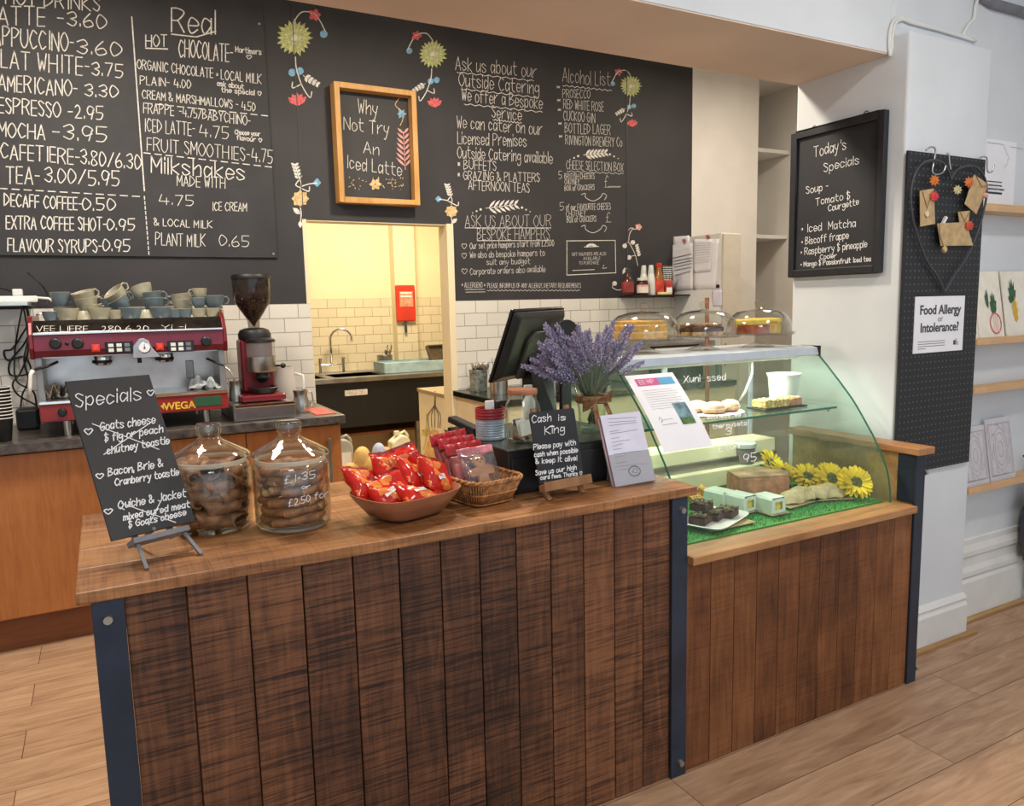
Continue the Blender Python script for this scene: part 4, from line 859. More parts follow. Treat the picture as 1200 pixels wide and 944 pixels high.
def spike(seed):
    r = random.Random(seed); mb = MB(); L = .085
    for i in range(46):
        t = i/45; z = t*L; rad = .0088*(math.sin(PI*min(1, .18+t*.8))**.7)+.001; a = i*2.4+r.uniform(-.3, .3)
        mb.M = Matrix.Translation((rad*.6*math.cos(a), rad*.6*math.sin(a), z)) @ Euler((0, .75-.3*t, a)).to_matrix().to_4x4(); mb.ball((0, 0, .003), .0029, 4, sz=2.0)
    mb.M = Matrix(); return mb
sm_ = [obj('flower_spike', spike(k), lmat, None, world=False) for k in range(3)]
rl = random.Random(11); N_ = 78
for i in range(N_):
    az = rl.uniform(0, 2*PI); sp = math.sqrt(rl.random()); lean = .10+.75*sp
    if i > N_-24: lean = rl.uniform(.75, 1.25); az = PI+rl.uniform(-.75, .5)
    elif i > N_-32: lean = .8+.4*rl.random(); az = rl.uniform(-.5, .4)
    d = Vector((math.sin(lean)*math.cos(az)*1.1-.10, math.sin(lean)*math.sin(az)*.75-.06, math.cos(lean))).normalized(); Ls = rl.uniform(.19, .26)-.05*math.sin(lean)**2
    p0 = Vector((VX-.6*.03*d.x, VY-.02*d.y, VZ+.02+rl.uniform(0, .02))); p1 = Vector((VX+.022*d.x, VY+.022*d.y, VZ+.115)); p2_ = p1+(Vector((0, 0, 1))*.30+d*.7).normalized()*(Ls*.45); p3 = p2_+d*(Ls*.55-.085)
    if (p3-p2_).length < .01: p3 = p2_+d*.012
    s_ = obj('stem', MB().tube([p0, p1, (p1+p2_)/2+Vector((0, 0, .006)), p2_, p3, p3+d*.08], .0011, 4), rl.choice((stm, stm2)), lav, smooth='all')
    proto = sm_[i % 3]; f_ = proto if i < 3 else proto.copy()
    if i >= 3: COL.objects.link(f_)
    f_.parent = s_; f_.rotation_mode = 'QUATERNION'; f_.rotation_quaternion = d.to_track_quat('Z', 'Y'); k = rl.uniform(.9, 1.25); f_.scale = (k, k, k)
    f_.location = p3-lav.location
# till monitor
R4_ = frame_rect(-.1308, .6598, 1.1777, .4544, -.4053, .0159)
tm = thing('till_monitor', 'black touchscreen till seen from behind, tilted on a dark stand', 'till', (-.10, .62, 1.03))
mb = MB(); mb.M = R4_; mb.prism([(-.159, 0), (.159, 0), (.159, .265), (-.159, .265)], .012, 'y', .008); obj('screen_bezel', mb, M['black_gloss'], tm, bevel=.004)
mb = MB(); mb.M = R4_; vs_ = [(-.157, .006, .004), (.157, .006, .004), (.157, .006, .261), (-.157, .006, .261), (-.13, -.014, .03), (.14, -.014, .03), (.14, -.014, .243), (-.13, -.014, .243)]
mb.add(vs_, [(0, 1, 5, 4), (1, 2, 6, 5), (2, 3, 7, 6), (3, 0, 4, 7), (4, 5, 6, 7), (3, 2, 1, 0)]); obj('back_shell', mb, paint((44, 44, 40), .33, var=.1), tm, bevel=.006)
mb = MB(); mb.M = R4_; mb.prism([(-.06, .02), (.09, .02), (.09, .17), (.07, .195), (-.03, .195), (-.06, .16)], .014, 'y', -.028); obj('mount_cover', mb, paint((70, 70, 64), .35), tm, bevel=.004)
q = R4_ @ Vector((.02, -.03, .10))
mb = MB(); mb.box((-.17, .50, 1.0305), (-.03, .645, 1.042)); mb.add([(q.x-.045, q.y-.02, q.z+.03), (q.x+.05, q.y-.0, q.z+.03), (q.x+.05, q.y+.06, q.z-.02), (q.x-.045, q.y+.04, q.z-.02), (-.14, .53, 1.042), (-.05, .53, 1.042), (-.05, .62, 1.042), (-.14, .62, 1.042)], [(0, 1, 2, 3), (0, 4, 5, 1), (1, 5, 6, 2), (2, 6, 7, 3), (3, 7, 4, 0), (4, 7, 6, 5)]); obj('stand', mb, M['black'], tm, bevel=.004)
rd = thing('customer_display', 'round black display on a post behind the lavender', 'display', (.005, .60, 1.031))
mb = MB(); mb.M = T(.024, .585, 1.318, .25, PI/2-.12); mb.lathe([(.0005, -.006), (.060, -.006), (.066, -.002), (.066, .006), (.060, .008), (.0005, .008)], (0, 0, 0), 40); obj('head', mb, M['black'], rd, smooth=True)
obj('post', MB().box((.002, .595, 1.04), (.046, .612, 1.30)), M['black'], rd, bevel=.003); obj('base', MB().box((-.02, .56, 1.031), (.035, .645, 1.041)), M['black'], rd, bevel=.003)
pb = thing('pump_bottle', 'small white pump bottle behind the tips jar', 'bottle', (-.212, .45, 1.03))
obj('body', MB().lathe([(.0005, .001), (.018, .001), (.020, .006), (.020, .10), (.010, .118), (.010, .126), (.0005, .127)], (-.212, .45, 1.03), 20), M['plastic_w'], pb, smooth=True)
obj('pump', MB().cyl((-.212, .45, 1.155), (-.212, .45, 1.172), .005).box((-.228, .443, 1.172), (-.202, .457, 1.182)), M['plastic_w'], pb, bevel=.001)
# ================================================================== espresso side
CW = .915
em = thing('espresso_machine', 'burgundy two group espresso machine with cups stacked on its top', 'coffee machine', (-1.29, 2.36, CW))
X0, X1 = -1.675, -.905
sidep = [(2.13, 1.255), (2.118, 1.30), (2.125, 1.36), (2.16, 1.41), (2.20, 1.435), (2.24, 1.44), (2.62, 1.44), (2.62, 1.0), (2.42, .99), (2.42, 1.255)]
for x in (X0-.012, X1-.006): obj('side_panel', MB().prism(sidep, .018, 'x', x), M['red'], em, bevel=.004)
obj('body', MB().box((X0, 2.40, .985), (X1, 2.62, 1.40)).box((X0, 2.20, 1.262), (X1, 2.40, 1.40)), M['steel_b'], em)
obj('cup_tray', MB().box((X0, 2.20, 1.40), (X1, 2.615, 1.408)), M['steel'], em)
mb = MB()
mb.tube([(X0, 2.60, 1.45), (X1, 2.60, 1.45)], .006).tube([(X0, 2.60, 1.41), (X0, 2.60, 1.45)], .005).tube([(X1, 2.60, 1.41), (X1, 2.60, 1.45)], .005); obj('cup_rail', mb, M['steel'], em, smooth=True)
cpz = [(2.128, 1.262), (2.116, 1.29), (2.122, 1.356), (2.15, 1.362), (2.19, 1.362), (2.19, 1.262)]
cp_ = obj('control_panel', MB().prism(cpz, X1-X0-.012, 'x', X0+.006), paint((116, 40, 56), .22, .3, var=.1, scale=4), em, bevel=.002)
obj('mirror_strip', MB().prism([(2.122, 1.362), (2.118, 1.368), (2.188, 1.418), (2.196, 1.412)], X1-X0-.014, 'x', X0+.007), paint((150, 146, 142), .12, 1, var=.15, scale=20), em)
obj('chrome_edge', MB().box((X0+.006, 2.112, 1.357), (X1-.006, 2.122, 1.366)), M['chrome'], em, bevel=.002)
fW = on(1, 2.135, 4.8, 30, 370)
mb = MB(); write(mb, on_plane((0, 2.118, 1.3695), (0, -.05, .07), 4.8, 30, 370), [('VEE LIERE', 62, 88, 350, 88, 30), ('280 6 20', 430, 86, 690, 84, 28), ('Yi -i', 765, 78, 900, 74, 26)], .0034); obj('lettering', mb, M['chalk'], em)  # reflection of the menu in the steel strip, painted on as chalk strokes
def knob(c, r, mat, par, nm='knob', L=.022):
    obj(nm, MB().lathe([(r*.9, 0), (r, .004), (r*.92, L*.8), (r*.7, L), (.0005, L)], (0, 0, 0), 18), mat, par, smooth=True, world=False).matrix_local = world_of(par).inverted() @ T(c[0], c[1], c[2], rx=PI/2)
def wpx(u, v, y=2.119): return on(1, y, 4.8, 30, 370)(u, v)[0]
for u, v in ((168, 155), (293, 155), (1015, 142)): p = wpx(u, v); knob(p, .024, M['black'], em)
p = wpx(232, 155); knob(p, .008, M['black'], em, 'indicator', .006)
for u, v in ((394, 181), (754, 173)):
    p = wpx(u, v); sw = obj('switch', MB().box((p.x-.016, 2.108, p.z-.016), (p.x+.016, 2.118, p.z+.016)), paint((214, 52, 36), .3), em, bevel=.002)
    obj('rocker', MB().box((p.x-.010, 2.104, p.z-.010), (p.x+.010, 2.108, p.z+.010)), paint((236, 70, 44), .3), sw, bevel=.002)
for u, v in ((527, 176), (873, 170)):
    p = wpx(u, v); pd = obj('button_pad', MB().box((p.x-.055, 2.110, p.z-.026), (p.x+.055, 2.118, p.z+.026)), M['black_gloss'], em, bevel=.002)
    for i in range(3):
        for j in range(2): obj('button', MB().box((p.x-.043+i*.032, 2.106, p.z-.019+j*.021), (p.x-.022+i*.032, 2.110, p.z-.004+j*.021)), M['plastic_w'] if i < 2 else M['grey'], pd, bevel=.001)
p = wpx(668, 178); obj('gauge_plate', MB().prism([(p.x-.05, p.z-.045), (p.x+.03, p.z-.045), (p.x+.065, p.z-.045), (p.x+.03, p.z+.0), (p.x+.02, p.z+.03), (p.x, p.z+.042), (p.x-.02, p.z+.04), (p.x-.045, p.z+.01)], .006, 'y', 2.110), M['steel'], em, bevel=.002)
g_ = obj('gauge', MB().lathe([(.026, 0), (.026, .008), (.023, .009), (.0005, .009)], (0, 0, 0), 24), M['chrome'], em, smooth=True, world=False); g_.matrix_local = world_of(em).inverted() @ T(p.x, 2.110, p.z, rx=PI/2)
obj('dial', MB().cyl((p.x, 2.1005, p.z), (p.x, 2.1000, p.z), .021, n=20), M['paper'], em); obj('needle', MB().box((p.x-.001, 2.099, p.z-.004), (p.x+.001, 2.0998, p.z+.016)).cyl((p.x, 2.0995, p.z), (p.x, 2.098, p.z), .004), M['black'], em)
obj('splash_back', MB().box((X0+.012, 2.385, 1.07), (X1-.012, 2.3995, 1.262)).box((X0+.012, 2.19, 1.255), (X1-.012, 2.39, 1.262)), M['steel'], em)
for x in (X0, X1-.028): obj('column', MB().box((x, 2.16, .985), (x+.028, 2.40, 1.262)), M['steel_b'], em, bevel=.003)
obj('drip_tray', MB().box((X0+.02, 2.112, 1.062), (X1-.02, 2.384, 1.075)), M['steel'], em, bevel=.003)
lf = obj('lower_panel', MB().box((X0+.004, 2.105, .985), (X1-.004, 2.125, 1.061)), paint((142, 40, 40), .3, .1, var=.08, scale=4), em, bevel=.004)
obj('chrome_edge', MB().box((X0+.004, 2.098, 1.061), (X1-.004, 2.112, 1.076)), M['chrome'], em, bevel=.003)
obj('lower_body', MB().box((X0+.02, 2.126, .985), (X1-.02, 2.40, 1.060)), M['steel_b'], em)
p = on(1, 2.104, 4.8, 30, 370)(1032, 500)[0]; obj('green_badge', MB().box((p.x-.062, 2.1025, 1.004), (p.x+.058, 2.105, 1.048)), M['green'], lf, bevel=.001)
p = on(1, 2.104, 4.8, 30, 370)(866, 506)[0]; mb = MB(); text_mesh(mb, 'WEGA', .046, T(p.x, 2.1035, p.z, rx=PI/2), .0012); mb.prism([(p.x-.080, p.z+.006), (p.x-.066, p.z+.014), (p.x-.066, p.z-.012)], .001, 'y', 2.103); obj('lettering', mb, M['yellow'], lf)
p = on(1, 2.104, 4.8, 30, 370)(207, 542)[0]; knob(p, .018, M['black'], em)
for x in (X0+.1, X1-.1):
    for y_ in (2.16, 2.56): obj('foot', MB().cyl((x, y_, CW), (x, y_, .985), .016, n=16), M['steel'], em, smooth=True)
for u in (437, 790):
    p = on(1, 2.25, 4.8, 30, 370)(u, 262)[0]; gh = obj('group_head', MB().lathe([(.032, .04), (.036, .03), (.036, .0), (.034, -.012), (.028, -.016), (.0005, -.016)], (p.x, 2.27, 1.225), 24).box((p.x-.026, 2.27, 1.235), (p.x+.026, 2.385, 1.262)), M['chrome'], em, smooth=True)
    obj('collar', MB().lathe([(.038, -.006), (.041, -.004), (.041, .006), (.038, .008)], (p.x-.004, 2.27, 1.225), 24), M['black'], gh, smooth=True)
pf = thing('portafilter', 'black handled portafilter lying on the drip tray at the machine end by the cables', 'portafilter', (-1.60, 2.16, 1.09))
obj('basket', MB().lathe([(.028, 1.078), (.034, 1.084), (.034, 1.10), (.031, 1.102), (.027, 1.088)], (-1.585, 2.22, 0), 20), M['steel'], pf, smooth=True); obj('handle', MB().tube([(-1.585, 2.185, 1.095), (-1.58, 2.13, 1.125), (-1.575, 2.09, 1.135)], .012, 10, .009), M['black'], pf, smooth='all')
mb = MB(); mb.tube([wpx(180, 258, 2.16), wpx(120, 285, 2.13), wpx(55, 300, 2.10), wpx(38, 308, 2.08)], .006); obj('steam_arm', mb, M['black'], em, smooth='all')
obj('steam_wand', MB().tube([wpx(40, 305, 2.08), wpx(28, 330, 2.075), wpx(24, 400, 2.075), wpx(22, 445, 2.075)], .008), M['plastic_w'], em, smooth='all')
obj('steam_arm', MB().tube([wpx(1020, 240, 2.16), wpx(1070, 262, 2.12), wpx(1115, 278, 2.09)], .006), M['black'], em, smooth='all'); obj('steam_wand', MB().tube([wpx(1115, 278, 2.09), wpx(1150, 310, 2.08), wpx(1170, 350, 2.08), wpx(1176, 372, 2.08)], .0045), M['steel'], em, smooth='all')
p = wpx(643, 270, 2.20); obj('water_spout', MB().cyl((p.x, 2.20, 1.262), (p.x, 2.20, 1.215), .009), M['black'], em, smooth=True)
p = wpx(925, 300, 2.38); obj('sight_glass', MB().box((p.x-.018, 2.378, p.z-.045), (p.x+.018, 2.385, p.z+.045)), M['steel_b'], em, bevel=.012, seg=4)
def cloth(c, sx, sy, sz, seed):
    r = random.Random(seed); ph = [r.uniform(0, 6) for _ in range(5)]
    return MB().grid(lambda a, b: (c[0]+(a-.5)*sx, c[1]+(b-.5)*sy, c[2]+sz*abs(math.sin(5*a+ph[0]+3*b)*math.cos(4*b+ph[1]))*(1-abs(2*a-1)**3)+.25*sz*math.sin(17*a+ph[2])*math.sin(13*b+ph[3])), 24, 16)
tag(obj('dish_cloth', cloth((-1.0, 2.22, 1.082), .14, .12, .055, 4), paint((206, 212, 222), .9, var=.2, scale=40), None, smooth='all', solid=.003), 'crumpled pale blue cloth on the drip tray, far end from the cables', 'cloth')
tag(obj('dish_cloth', cloth((-1.625, 2.25, 1.082), .08, .1, .05, 8), paint((170, 156, 136), .9, var=.2, scale=40), None, smooth='all', solid=.003), 'crumpled beige cloth on the drip tray near the black portafilter', 'cloth')
# cups on the machine
def cup(r, h, mat, nm, sauc=False):
    t = thing(nm, 'cup', 'cup'); obj('body', MB().lathe([(.0005, .002), (r*.55, .0), (r*.62, .004), (r*.86, h*.45), (r, h), (r*.95, h), (r*.80, h*.45), (r*.55, .008), (.0005, .006)], (0, 0, 0), 28), mat, t, smooth=True, world=False)
    obj('rim_glaze', MB().lathe([(r*.985, h-.001), (r*1.002, h+.0008), (r*.965, h+.0014), (r*.94, h-.001)], (0, 0, 0), 28), paint((206, 190, 160), .3, var=.05), t, smooth=True, world=False)
    obj('handle', MB().tube([(r*.86, 0, h*.86), (r*1.25, 0, h*.92), (r*1.48, 0, h*.66), (r*1.32, 0, h*.36), (r*.84, 0, h*.30)], r*.085, 8), mat, t, smooth='all', world=False); return t
protos = {}
cnt = {}
def put_cup(u, kind, z, y, rz, tilt=0, label=None, flip=False):
    x = -1.667+(30+u/5-37)*(.777/228)*(1+.055*(y-2.13)/.2)
    r, h = {'S': (.034, .048), 'L': (.049, .058), 'M': (.041, .066)}[kind[0]]; mat = M['teal'] if kind[1] == 't' else M['olive']
    rot = Euler((PI if flip else 0, tilt, rz)); loc = (x, y, z+(h if flip else 0))
    if kind not in protos: c_ = cup(r, h, mat, 'coffee_cup'); protos[kind] = c_; c_.location = loc; c_.rotation_euler = rot
    else: c_ = dup(protos[kind], loc, rot)
    c_['group'] = 'cups on the espresso machine'; c_['label'] = label; return c_
ZT0 = 1.409
colr = {'t': 'grey blue', 'o': 'olive cream'}
row = [(125, 'St', 1), (215, 'Lo', 0), (305, 'So', 0), (395, 'Lo', 0), (485, 'So', 0), (575, 'Lt', 0), (660, 'So', 0), (755, 'Lt', 0), (835, 'St', 0), (900, 'St', 0), (985, 'So', 0), (1075, 'So', 0)]
ordn = ['first', 'second', 'third', 'fourth', 'fifth', 'sixth', 'seventh', 'eighth', 'ninth', 'tenth', 'eleventh', 'last']
for i, (u, k, hd) in enumerate(row):
    put_cup(u, k, ZT0, 2.265, rj.uniform(-.4, .4) if i > 9 else rj.uniform(1, 2), 0, '%s %s cup, the %s in the machine front row from the cables' % ('small' if k[0] == 'S' else 'wide', colr[k[1]], ordn[i]), flip=(k[0] == 'S' and i < 9 and i % 4 != 0))
ups = [(185, 'Mt', .0, 2.40, .3, 0, 'lower of the tall pair nearest the cables'), (175, 'Mt', .068, 2.385, .2, 0, 'upper of the tall pair nearest the cables'), (330, 'Lo', .02, 2.37, .1, .05, 'bottom of the olive stack of three'), (325, 'Lo', .050, 2.37, .3, -.15, 'middle of the olive stack of three'), (320, 'Lo', .080, 2.375, .5, -.3, 'top of the olive stack of three'),
 (350, 'Lo', .0, 2.50, 1.2, 0, 'at the back behind the olive stack'), (460, 'Lt', .0, 2.52, .5, 0, 'at the back standing upright behind the tilted pair'), (455, 'Lt', .060, 2.52, 1.4, 0, 'highest one at the back of the machine'), (455, 'Lt', .045, 2.40, 0, 0, 'bottom of the tilted pair'), (530, 'Lt', .055, 2.385, .2, -.6, 'lower of the tilted pair'), (520, 'Lo', .095, 2.385, .4, -.75, 'upper of the tilted pair'),
 (700, 'Lt', .045, 2.39, .1, -.05, 'bottom of the tallest stack'), (695, 'Lt', .075, 2.39, .2, -.1, 'middle of the tallest stack'), (655, 'Lo', .107, 2.39, 2.6, .35, 'tilted on top of the tallest stack'), (690, 'Lo', .0, 2.42, .6, 0, 'under the tallest stack'), (570, 'Lo', .0, 2.43, 2, 0, 'under the tilted pair'),
 (880, 'Lo', .035, 2.40, 2.9, .05, 'lower of the wide pair near the grinder'), (880, 'Lo', .064, 2.40, 3.0, .12, 'upper of the wide pair near the grinder'), (870, 'Lt', .0, 2.44, 1, 0, 'under the wide pair near the grinder'),
 (990, 'St', .050, 2.27, 3.0, 0, 'middle of the three small stacked cups'), (1000, 'So', .095, 2.285, 3.1, 0, 'top of the three small stacked cups'), (1085, 'Lt', .050, 2.285, .1, 0, 'top of the pair at the grinder end'), (1060, 'Lo', .0, 2.45, 1, 0, 'at the back beside the grinder end')]
for u, k, dz, y, rz, tl, d in ups: put_cup(u, k, ZT0+dz, y, rz, tl, '%s cup, %s' % (colr[k[1]], d))
# grinder on its knock box drawer
kd = thing('knock_box', 'long steel knock box drawer under the coffee grinder', 'drawer', (-.757, 2.3, CW))
obj('body', MB().box((-.890, 2.105, CW), (-.606, 2.56, .992)), M['steel_b'], kd, bevel=.003); obj('front', MB().box((-.888, 2.092, .918), (-.603, 2.1045, .982)), M['steel'], kd, bevel=.003); obj('lip', MB().box((-.888, 2.085, .982), (-.603, 2.13, .998)), M['chrome'], kd, bevel=.003)
GX, GY = -.735, 2.30
gr = thing('coffee_grinder', 'burgundy coffee grinder with a clear hopper of beans', 'coffee grinder', (GX, GY, .999))
obj('base', MB().prism([(-.10, -.14), (.10, -.14), (.11, -.12), (.085, .12), (-.085, .12), (-.11, -.12)], .032, 'z', 0).add([], []), M['red'], gr, bevel=.008, world=False)
obj('body', MB().box((GX-.078, GY-.02, 1.03), (GX+.078, GY+.115, 1.30)), M['red'], gr, bevel=.015, seg=3)
obj('doser', MB().lathe([(.066, 1.14), (.068, 1.145), (.068, 1.215)], (GX+.012, GY-.06, 0), 28), M['steel'], gr, smooth=True)
obj('doser_glass', MB().lathe([(.068, 1.2155), (.068, 1.285)], (GX+.012, GY-.06, 0), 28), M['plastic_clear'], gr, smooth=True)
obj('doser_lid', MB().lathe([(.0005, 1.308), (.05, 1.306), (.07, 1.298), (.071, 1.286), (.0005, 1.286)], (GX+.012, GY-.06, 0), 28), M['black'], gr, smooth=True)
obj('collar', MB().lathe([(.0005, 1.30), (.078, 1.30), (.080, 1.325), (.070, 1.345), (.045, 1.355), (.0005, 1.355)], (GX, GY+.02, 0), 28), M['black'], gr, smooth=True)
obj('spout', MB().lathe([(.030, 1.14), (.038, 1.11), (.012, 1.085), (.0005, 1.085)], (GX+.012, GY-.06, 0), 20), M['black'], gr, smooth=True)
obj('tamper_tray', MB().lathe([(.0005, 1.034), (.058, 1.034), (.070, 1.062), (.066, 1.064), (.052, 1.042), (.0005, 1.04)], (GX+.012, GY-.07, 0), 28), M['black'], gr, smooth=True)
obj('lever', MB().tube([(GX+.075, GY-.06, 1.165), (GX+.105, GY-.075, 1.165)], .006).ball((GX+.112, GY-.078, 1.165), .014), M['black'], gr, smooth='all')
HX, HY = GX, GY+.02
hop = [(.028, 1.355), (.030, 1.395), (.052, 1.43), (.080, 1.475), (.090, 1.51), (.092, 1.60)]
obj('hopper', MB().lathe(hop+[(.089, 1.60), (.087, 1.512), (.077, 1.478), (.049, 1.434), (.027, 1.397)], (HX, HY, 0), 36), glass('smoked_hopper', (206, 200, 196), rough=.05, haze=.05, hazecol=(120, 110, 104)), gr, smooth=True)
obj('hopper_lid', MB().lathe([(.0005, 1.622), (.09, 1.62), (.096, 1.612), (.096, 1.600), (.0005, 1.600)], (HX, HY, 0), 36), M['black'], gr, smooth=True)
beanm = paint((84, 50, 34), .45, var=.4, scale=90)
mb = MB(); mb.lathe([(.0005, 1.36), (.025, 1.398), (.047, 1.435), (.074, 1.479), (.084, 1.512), (.085, 1.548), (.05, 1.553), (.0005, 1.555)], (HX, HY, 0), 32)
for i in range(340):
    a = rj.uniform(0, 2*PI); z = 1.42+.135*rj.random(); rr_ = .045+(z-1.43)*.62 if z < 1.5 else .0835
    mb.M = T(HX+rr_*math.cos(a), HY+rr_*math.sin(a), z, rj.uniform(0, 6), rj.uniform(0, 6)); mb.ball((0, 0, 0), .0042, 6, sz=1.4, sx=.8)
mb.M = Matrix(); b_ = obj('coffee_beans', mb, beanm, gr, smooth='all'); b_['kind'] = 'stuff'
def milk_jug(nm, label, x, y, z, r, h, mat, rz=0):
    t = thing(nm, label, 'jug', (x, y, z), rz); obj('body', MB().lathe([(.0005, .001), (r, .001), (r*1.02, .008), (r*.98, h*.45), (r*.78, h*.75), (r*.86, h*.97), (r*.88, h), (r*.83, h), (r*.73, h*.75), (r*.92, h*.45), (r*.94, .01), (.0005, .006)], (0, 0, 0), 32), mat, t, smooth=True, world=False)
    obj('handle', MB().tube([(r*.82, 0, h*.92), (r*1.5, 0, h*.86), (r*1.6, 0, h*.5), (r*1.4, 0, h*.2), (r*.98, 0, h*.2)], r*.09, 8), mat, t, smooth='all', world=False); return t
milk_jug('milk_jug', 'steel milk jug standing beside the knock box, at the doorway end', -.535, 2.27, CW, .042, .115, M['steel'], .2)
milk_jug('milk_jug', 'steel milk jug wedged between the coffee machine and the grinder', -.850, 2.26, .999, .034, .10, M['steel'], 2.5)
wj = thing('plastic_jug', 'milky white plastic jug behind the steel milk jug', 'jug', (-.57, 2.50, CW))
obj('body', MB().lathe([(.0005, .001), (.060, .001), (.064, .01), (.060, .17), (.05, .20), (.052, .225), (.048, .225), (.046, .20), (.056, .17), (.06, .012), (.0005, .008)], (-.57, 2.50, CW), 28), glass('milky_plastic', (235, 232, 228), rough=.3, haze=.6, hazecol=(226, 222, 216)), wj, smooth=True); obj('handle', MB().tube([(-.512, 2.48, 1.10), (-.475, 2.46, 1.09), (-.47, 2.46, 1.02), (-.508, 2.48, .98)], .008), M['plastic_w'], wj, smooth='all')
tag(obj('red_cloth', MB().box((-.50, 2.10, CW), (-.40, 2.36, CW+.004)), paint((208, 96, 84), .9), None, bevel=.001), 'flat red cloth lying on the counter end by the doorway', 'cloth')
# paper cups, cables, router shelf
for k in range(10):
    c_ = thing('paper_cup', 'black takeaway cup with white rim in the nested stack beside the power block', 'cup', (-1.815, 2.15, CW+.001+k*.0145), group='nested takeaway cups')
    obj('body', MB().lathe([(.030, .0), (.032, .004), (.044, .098), (.041, .098), (.029, .006), (.0005, .006)], (0, 0, 0), 28), M['black'], c_, smooth=True, world=False); obj('rim', MB().tube([(.0445*math.cos(a*PI/14), .0445*math.sin(a*PI/14), .099) for a in range(28)], .0022, 6, closed=True), M['plastic_w'], c_, smooth='all', world=False)
tag(obj('router_shelf', MB().box((-2.3, 2.46, 1.488), (-1.70, 2.687, 1.502)), M['alu'], None, bevel=.001), 'thin pale shelf carrying sockets at the edge of the tiled wall', 'shelf')
rt = thing('extension_socket', 'white extension socket lying on the thin pale shelf', 'socket', (-1.72, 2.55, 1.503)); mb = MB(); mb.M = T(-1.735, 2.55, 1.503, .2); mb.box((-.09, -.025, 0), (.07, .025, .03)); obj('body', mb, M['plastic_w'], rt, bevel=.006)
obj('plug', MB().box((-1.76, 2.53, 1.533), (-1.72, 2.565, 1.565)), M['plastic_w'], rt, bevel=.005); obj('lead', MB().tube(smooth3 := [(-1.68, 2.55, 1.525), (-1.62, 2.55, 1.52), (-1.57, 2.56, 1.48), (-1.56, 2.6, 1.44)], .006), M['plastic_w'], rt, smooth='all')
def sp3(pts, k=6):
    out = []
    for i in range(len(pts)-1):
        p0 = Vector(pts[max(i-1, 0)]); p1 = Vector(pts[i]); p2_ = Vector(pts[i+1]); p3 = Vector(pts[min(i+2, len(pts)-1)])
        for j in range(k): t = j/k; out.append(.5*(2*p1+(p2_-p0)*t+(2*p0-5*p1+4*p2_-p3)*t*t+(3*p1-p0-3*p2_+p3)*t**3))
    return out+[Vector(pts[-1])]
rc = random.Random(5); fQ = on(1, 2.66, 4.493, 0, 320)
cabs = [[(130, 160), (150, 250), (110, 330), (60, 400), (20, 410), (40, 460), (130, 440), (160, 520), (60, 540), (50, 470), (120, 380), (150, 330)], [(120, 160), (140, 260), (150, 400), (110, 520), (70, 580), (100, 640), (190, 690)], [(140, 160), (160, 300), (130, 450), (150, 560), (120, 640), (110, 730)], [(125, 170), (100, 300), (80, 420), (90, 560), (180, 620), (195, 720)], [(150, 0), (210, 50), (250, 110), (245, 170), (200, 175)], [(0, 80), (60, 95), (110, 140), (150, 200)]]
for i, c_ in enumerate(cabs):
    pts = [fQ(*q)[0]+Vector((0, -.012*i+rc.uniform(-.02, .02), 0)) for q in c_]
    tag(obj('power_cable', MB().tube(sp3(pts), .0042, 6), M['black'], None, smooth='all'), ('black cable hanging tangled on the tiles beside the espresso machine' if i < 4 else 'black cable arching in front of the black wall above the cups' if i == 4 else 'short black cable running over the thin pale shelf'), 'cable', 'tangled cables' if i < 4 else None)
tag(obj('power_adapter', MB().box((-1.79, 2.44, CW), (-1.70, 2.54, CW+.10)), M['black'], None, bevel=.012), 'black power block on the counter between paper cups and espresso machine', 'power adapter')
# ================================================================== cake stands on the case
sponge = paint((232, 176, 84), .9, var=.12, scale=70, bump=.2); icing = paint((244, 226, 176), .6, var=.05); dark_cake = paint((78, 52, 42), .8, var=.3, scale=70, bump=.2); red_cake = paint((166, 84, 44), .85, var=.2, scale=60); lemon = paint((236, 210, 96), .7, var=.08, scale=40)
def cake_stand(x, y, r, nm, cakes):
    z = 1.2495
    t = thing('cake_stand', 'clear glass pedestal cake stand '+nm, 'cake stand', (x, y, z), group='cake stands on the display case')
    obj('pedestal', MB().lathe([(.0005, .0), (.062, .0), (.063, .003), (.040, .010), (.014, .020), (.011, .035), (.016, .042), (.022, .048), (.0005, .049)], (x, y, z), 32), M['dome'], t, smooth=True)
    obj('plate', MB().lathe([(.0005, .050), (r-.004, .050), (r, .055), (r+.001, .060), (r-.002, .060), (r-.006, .055), (.0005, .055)], (x, y, z), 44), M['dome'], t, smooth=True)
    d = thing('glass_dome', 'clear glass dome with round knob covering the cake stand '+nm, 'glass dome', (x, y, z+.056), group='domes over the cakes')
    R = r-.012; h = .098; pr = [(R, .001), (R*1.0, .018), (R*.97, .040), (R*.88, .064), (R*.70, .084), (R*.42, .095), (.018, h), (.012, h+.003)]
    obj('shell', MB().lathe(pr+[(a-.002 if a > .02 else a, b-.002) for a, b in reversed(pr[:-1])], (x, y, z+.056), 48), M['dome'], d, smooth=True)
    obj('knob', MB().lathe([(.012, h-.002), (.010, h+.006), (.016, h+.012), (.019, h+.021), (.014, h+.030), (.0005, h+.033)], (x, y, z+.056), 24), M['dome'], d, smooth=True); cakes(x, y, z+.0555)
def layers(mb_specs, t):
    for nm, mb, mat, sm in mb_specs: obj(nm, mb, mat, t, bevel=.002, smooth=sm)
def sector(x, y, r, a0, a1, n=20): return [(x, y)]+[(x+r*math.cos(a0+(a1-a0)*k/n), y+r*math.sin(a0+(a1-a0)*k/n)) for k in range(n+1)]
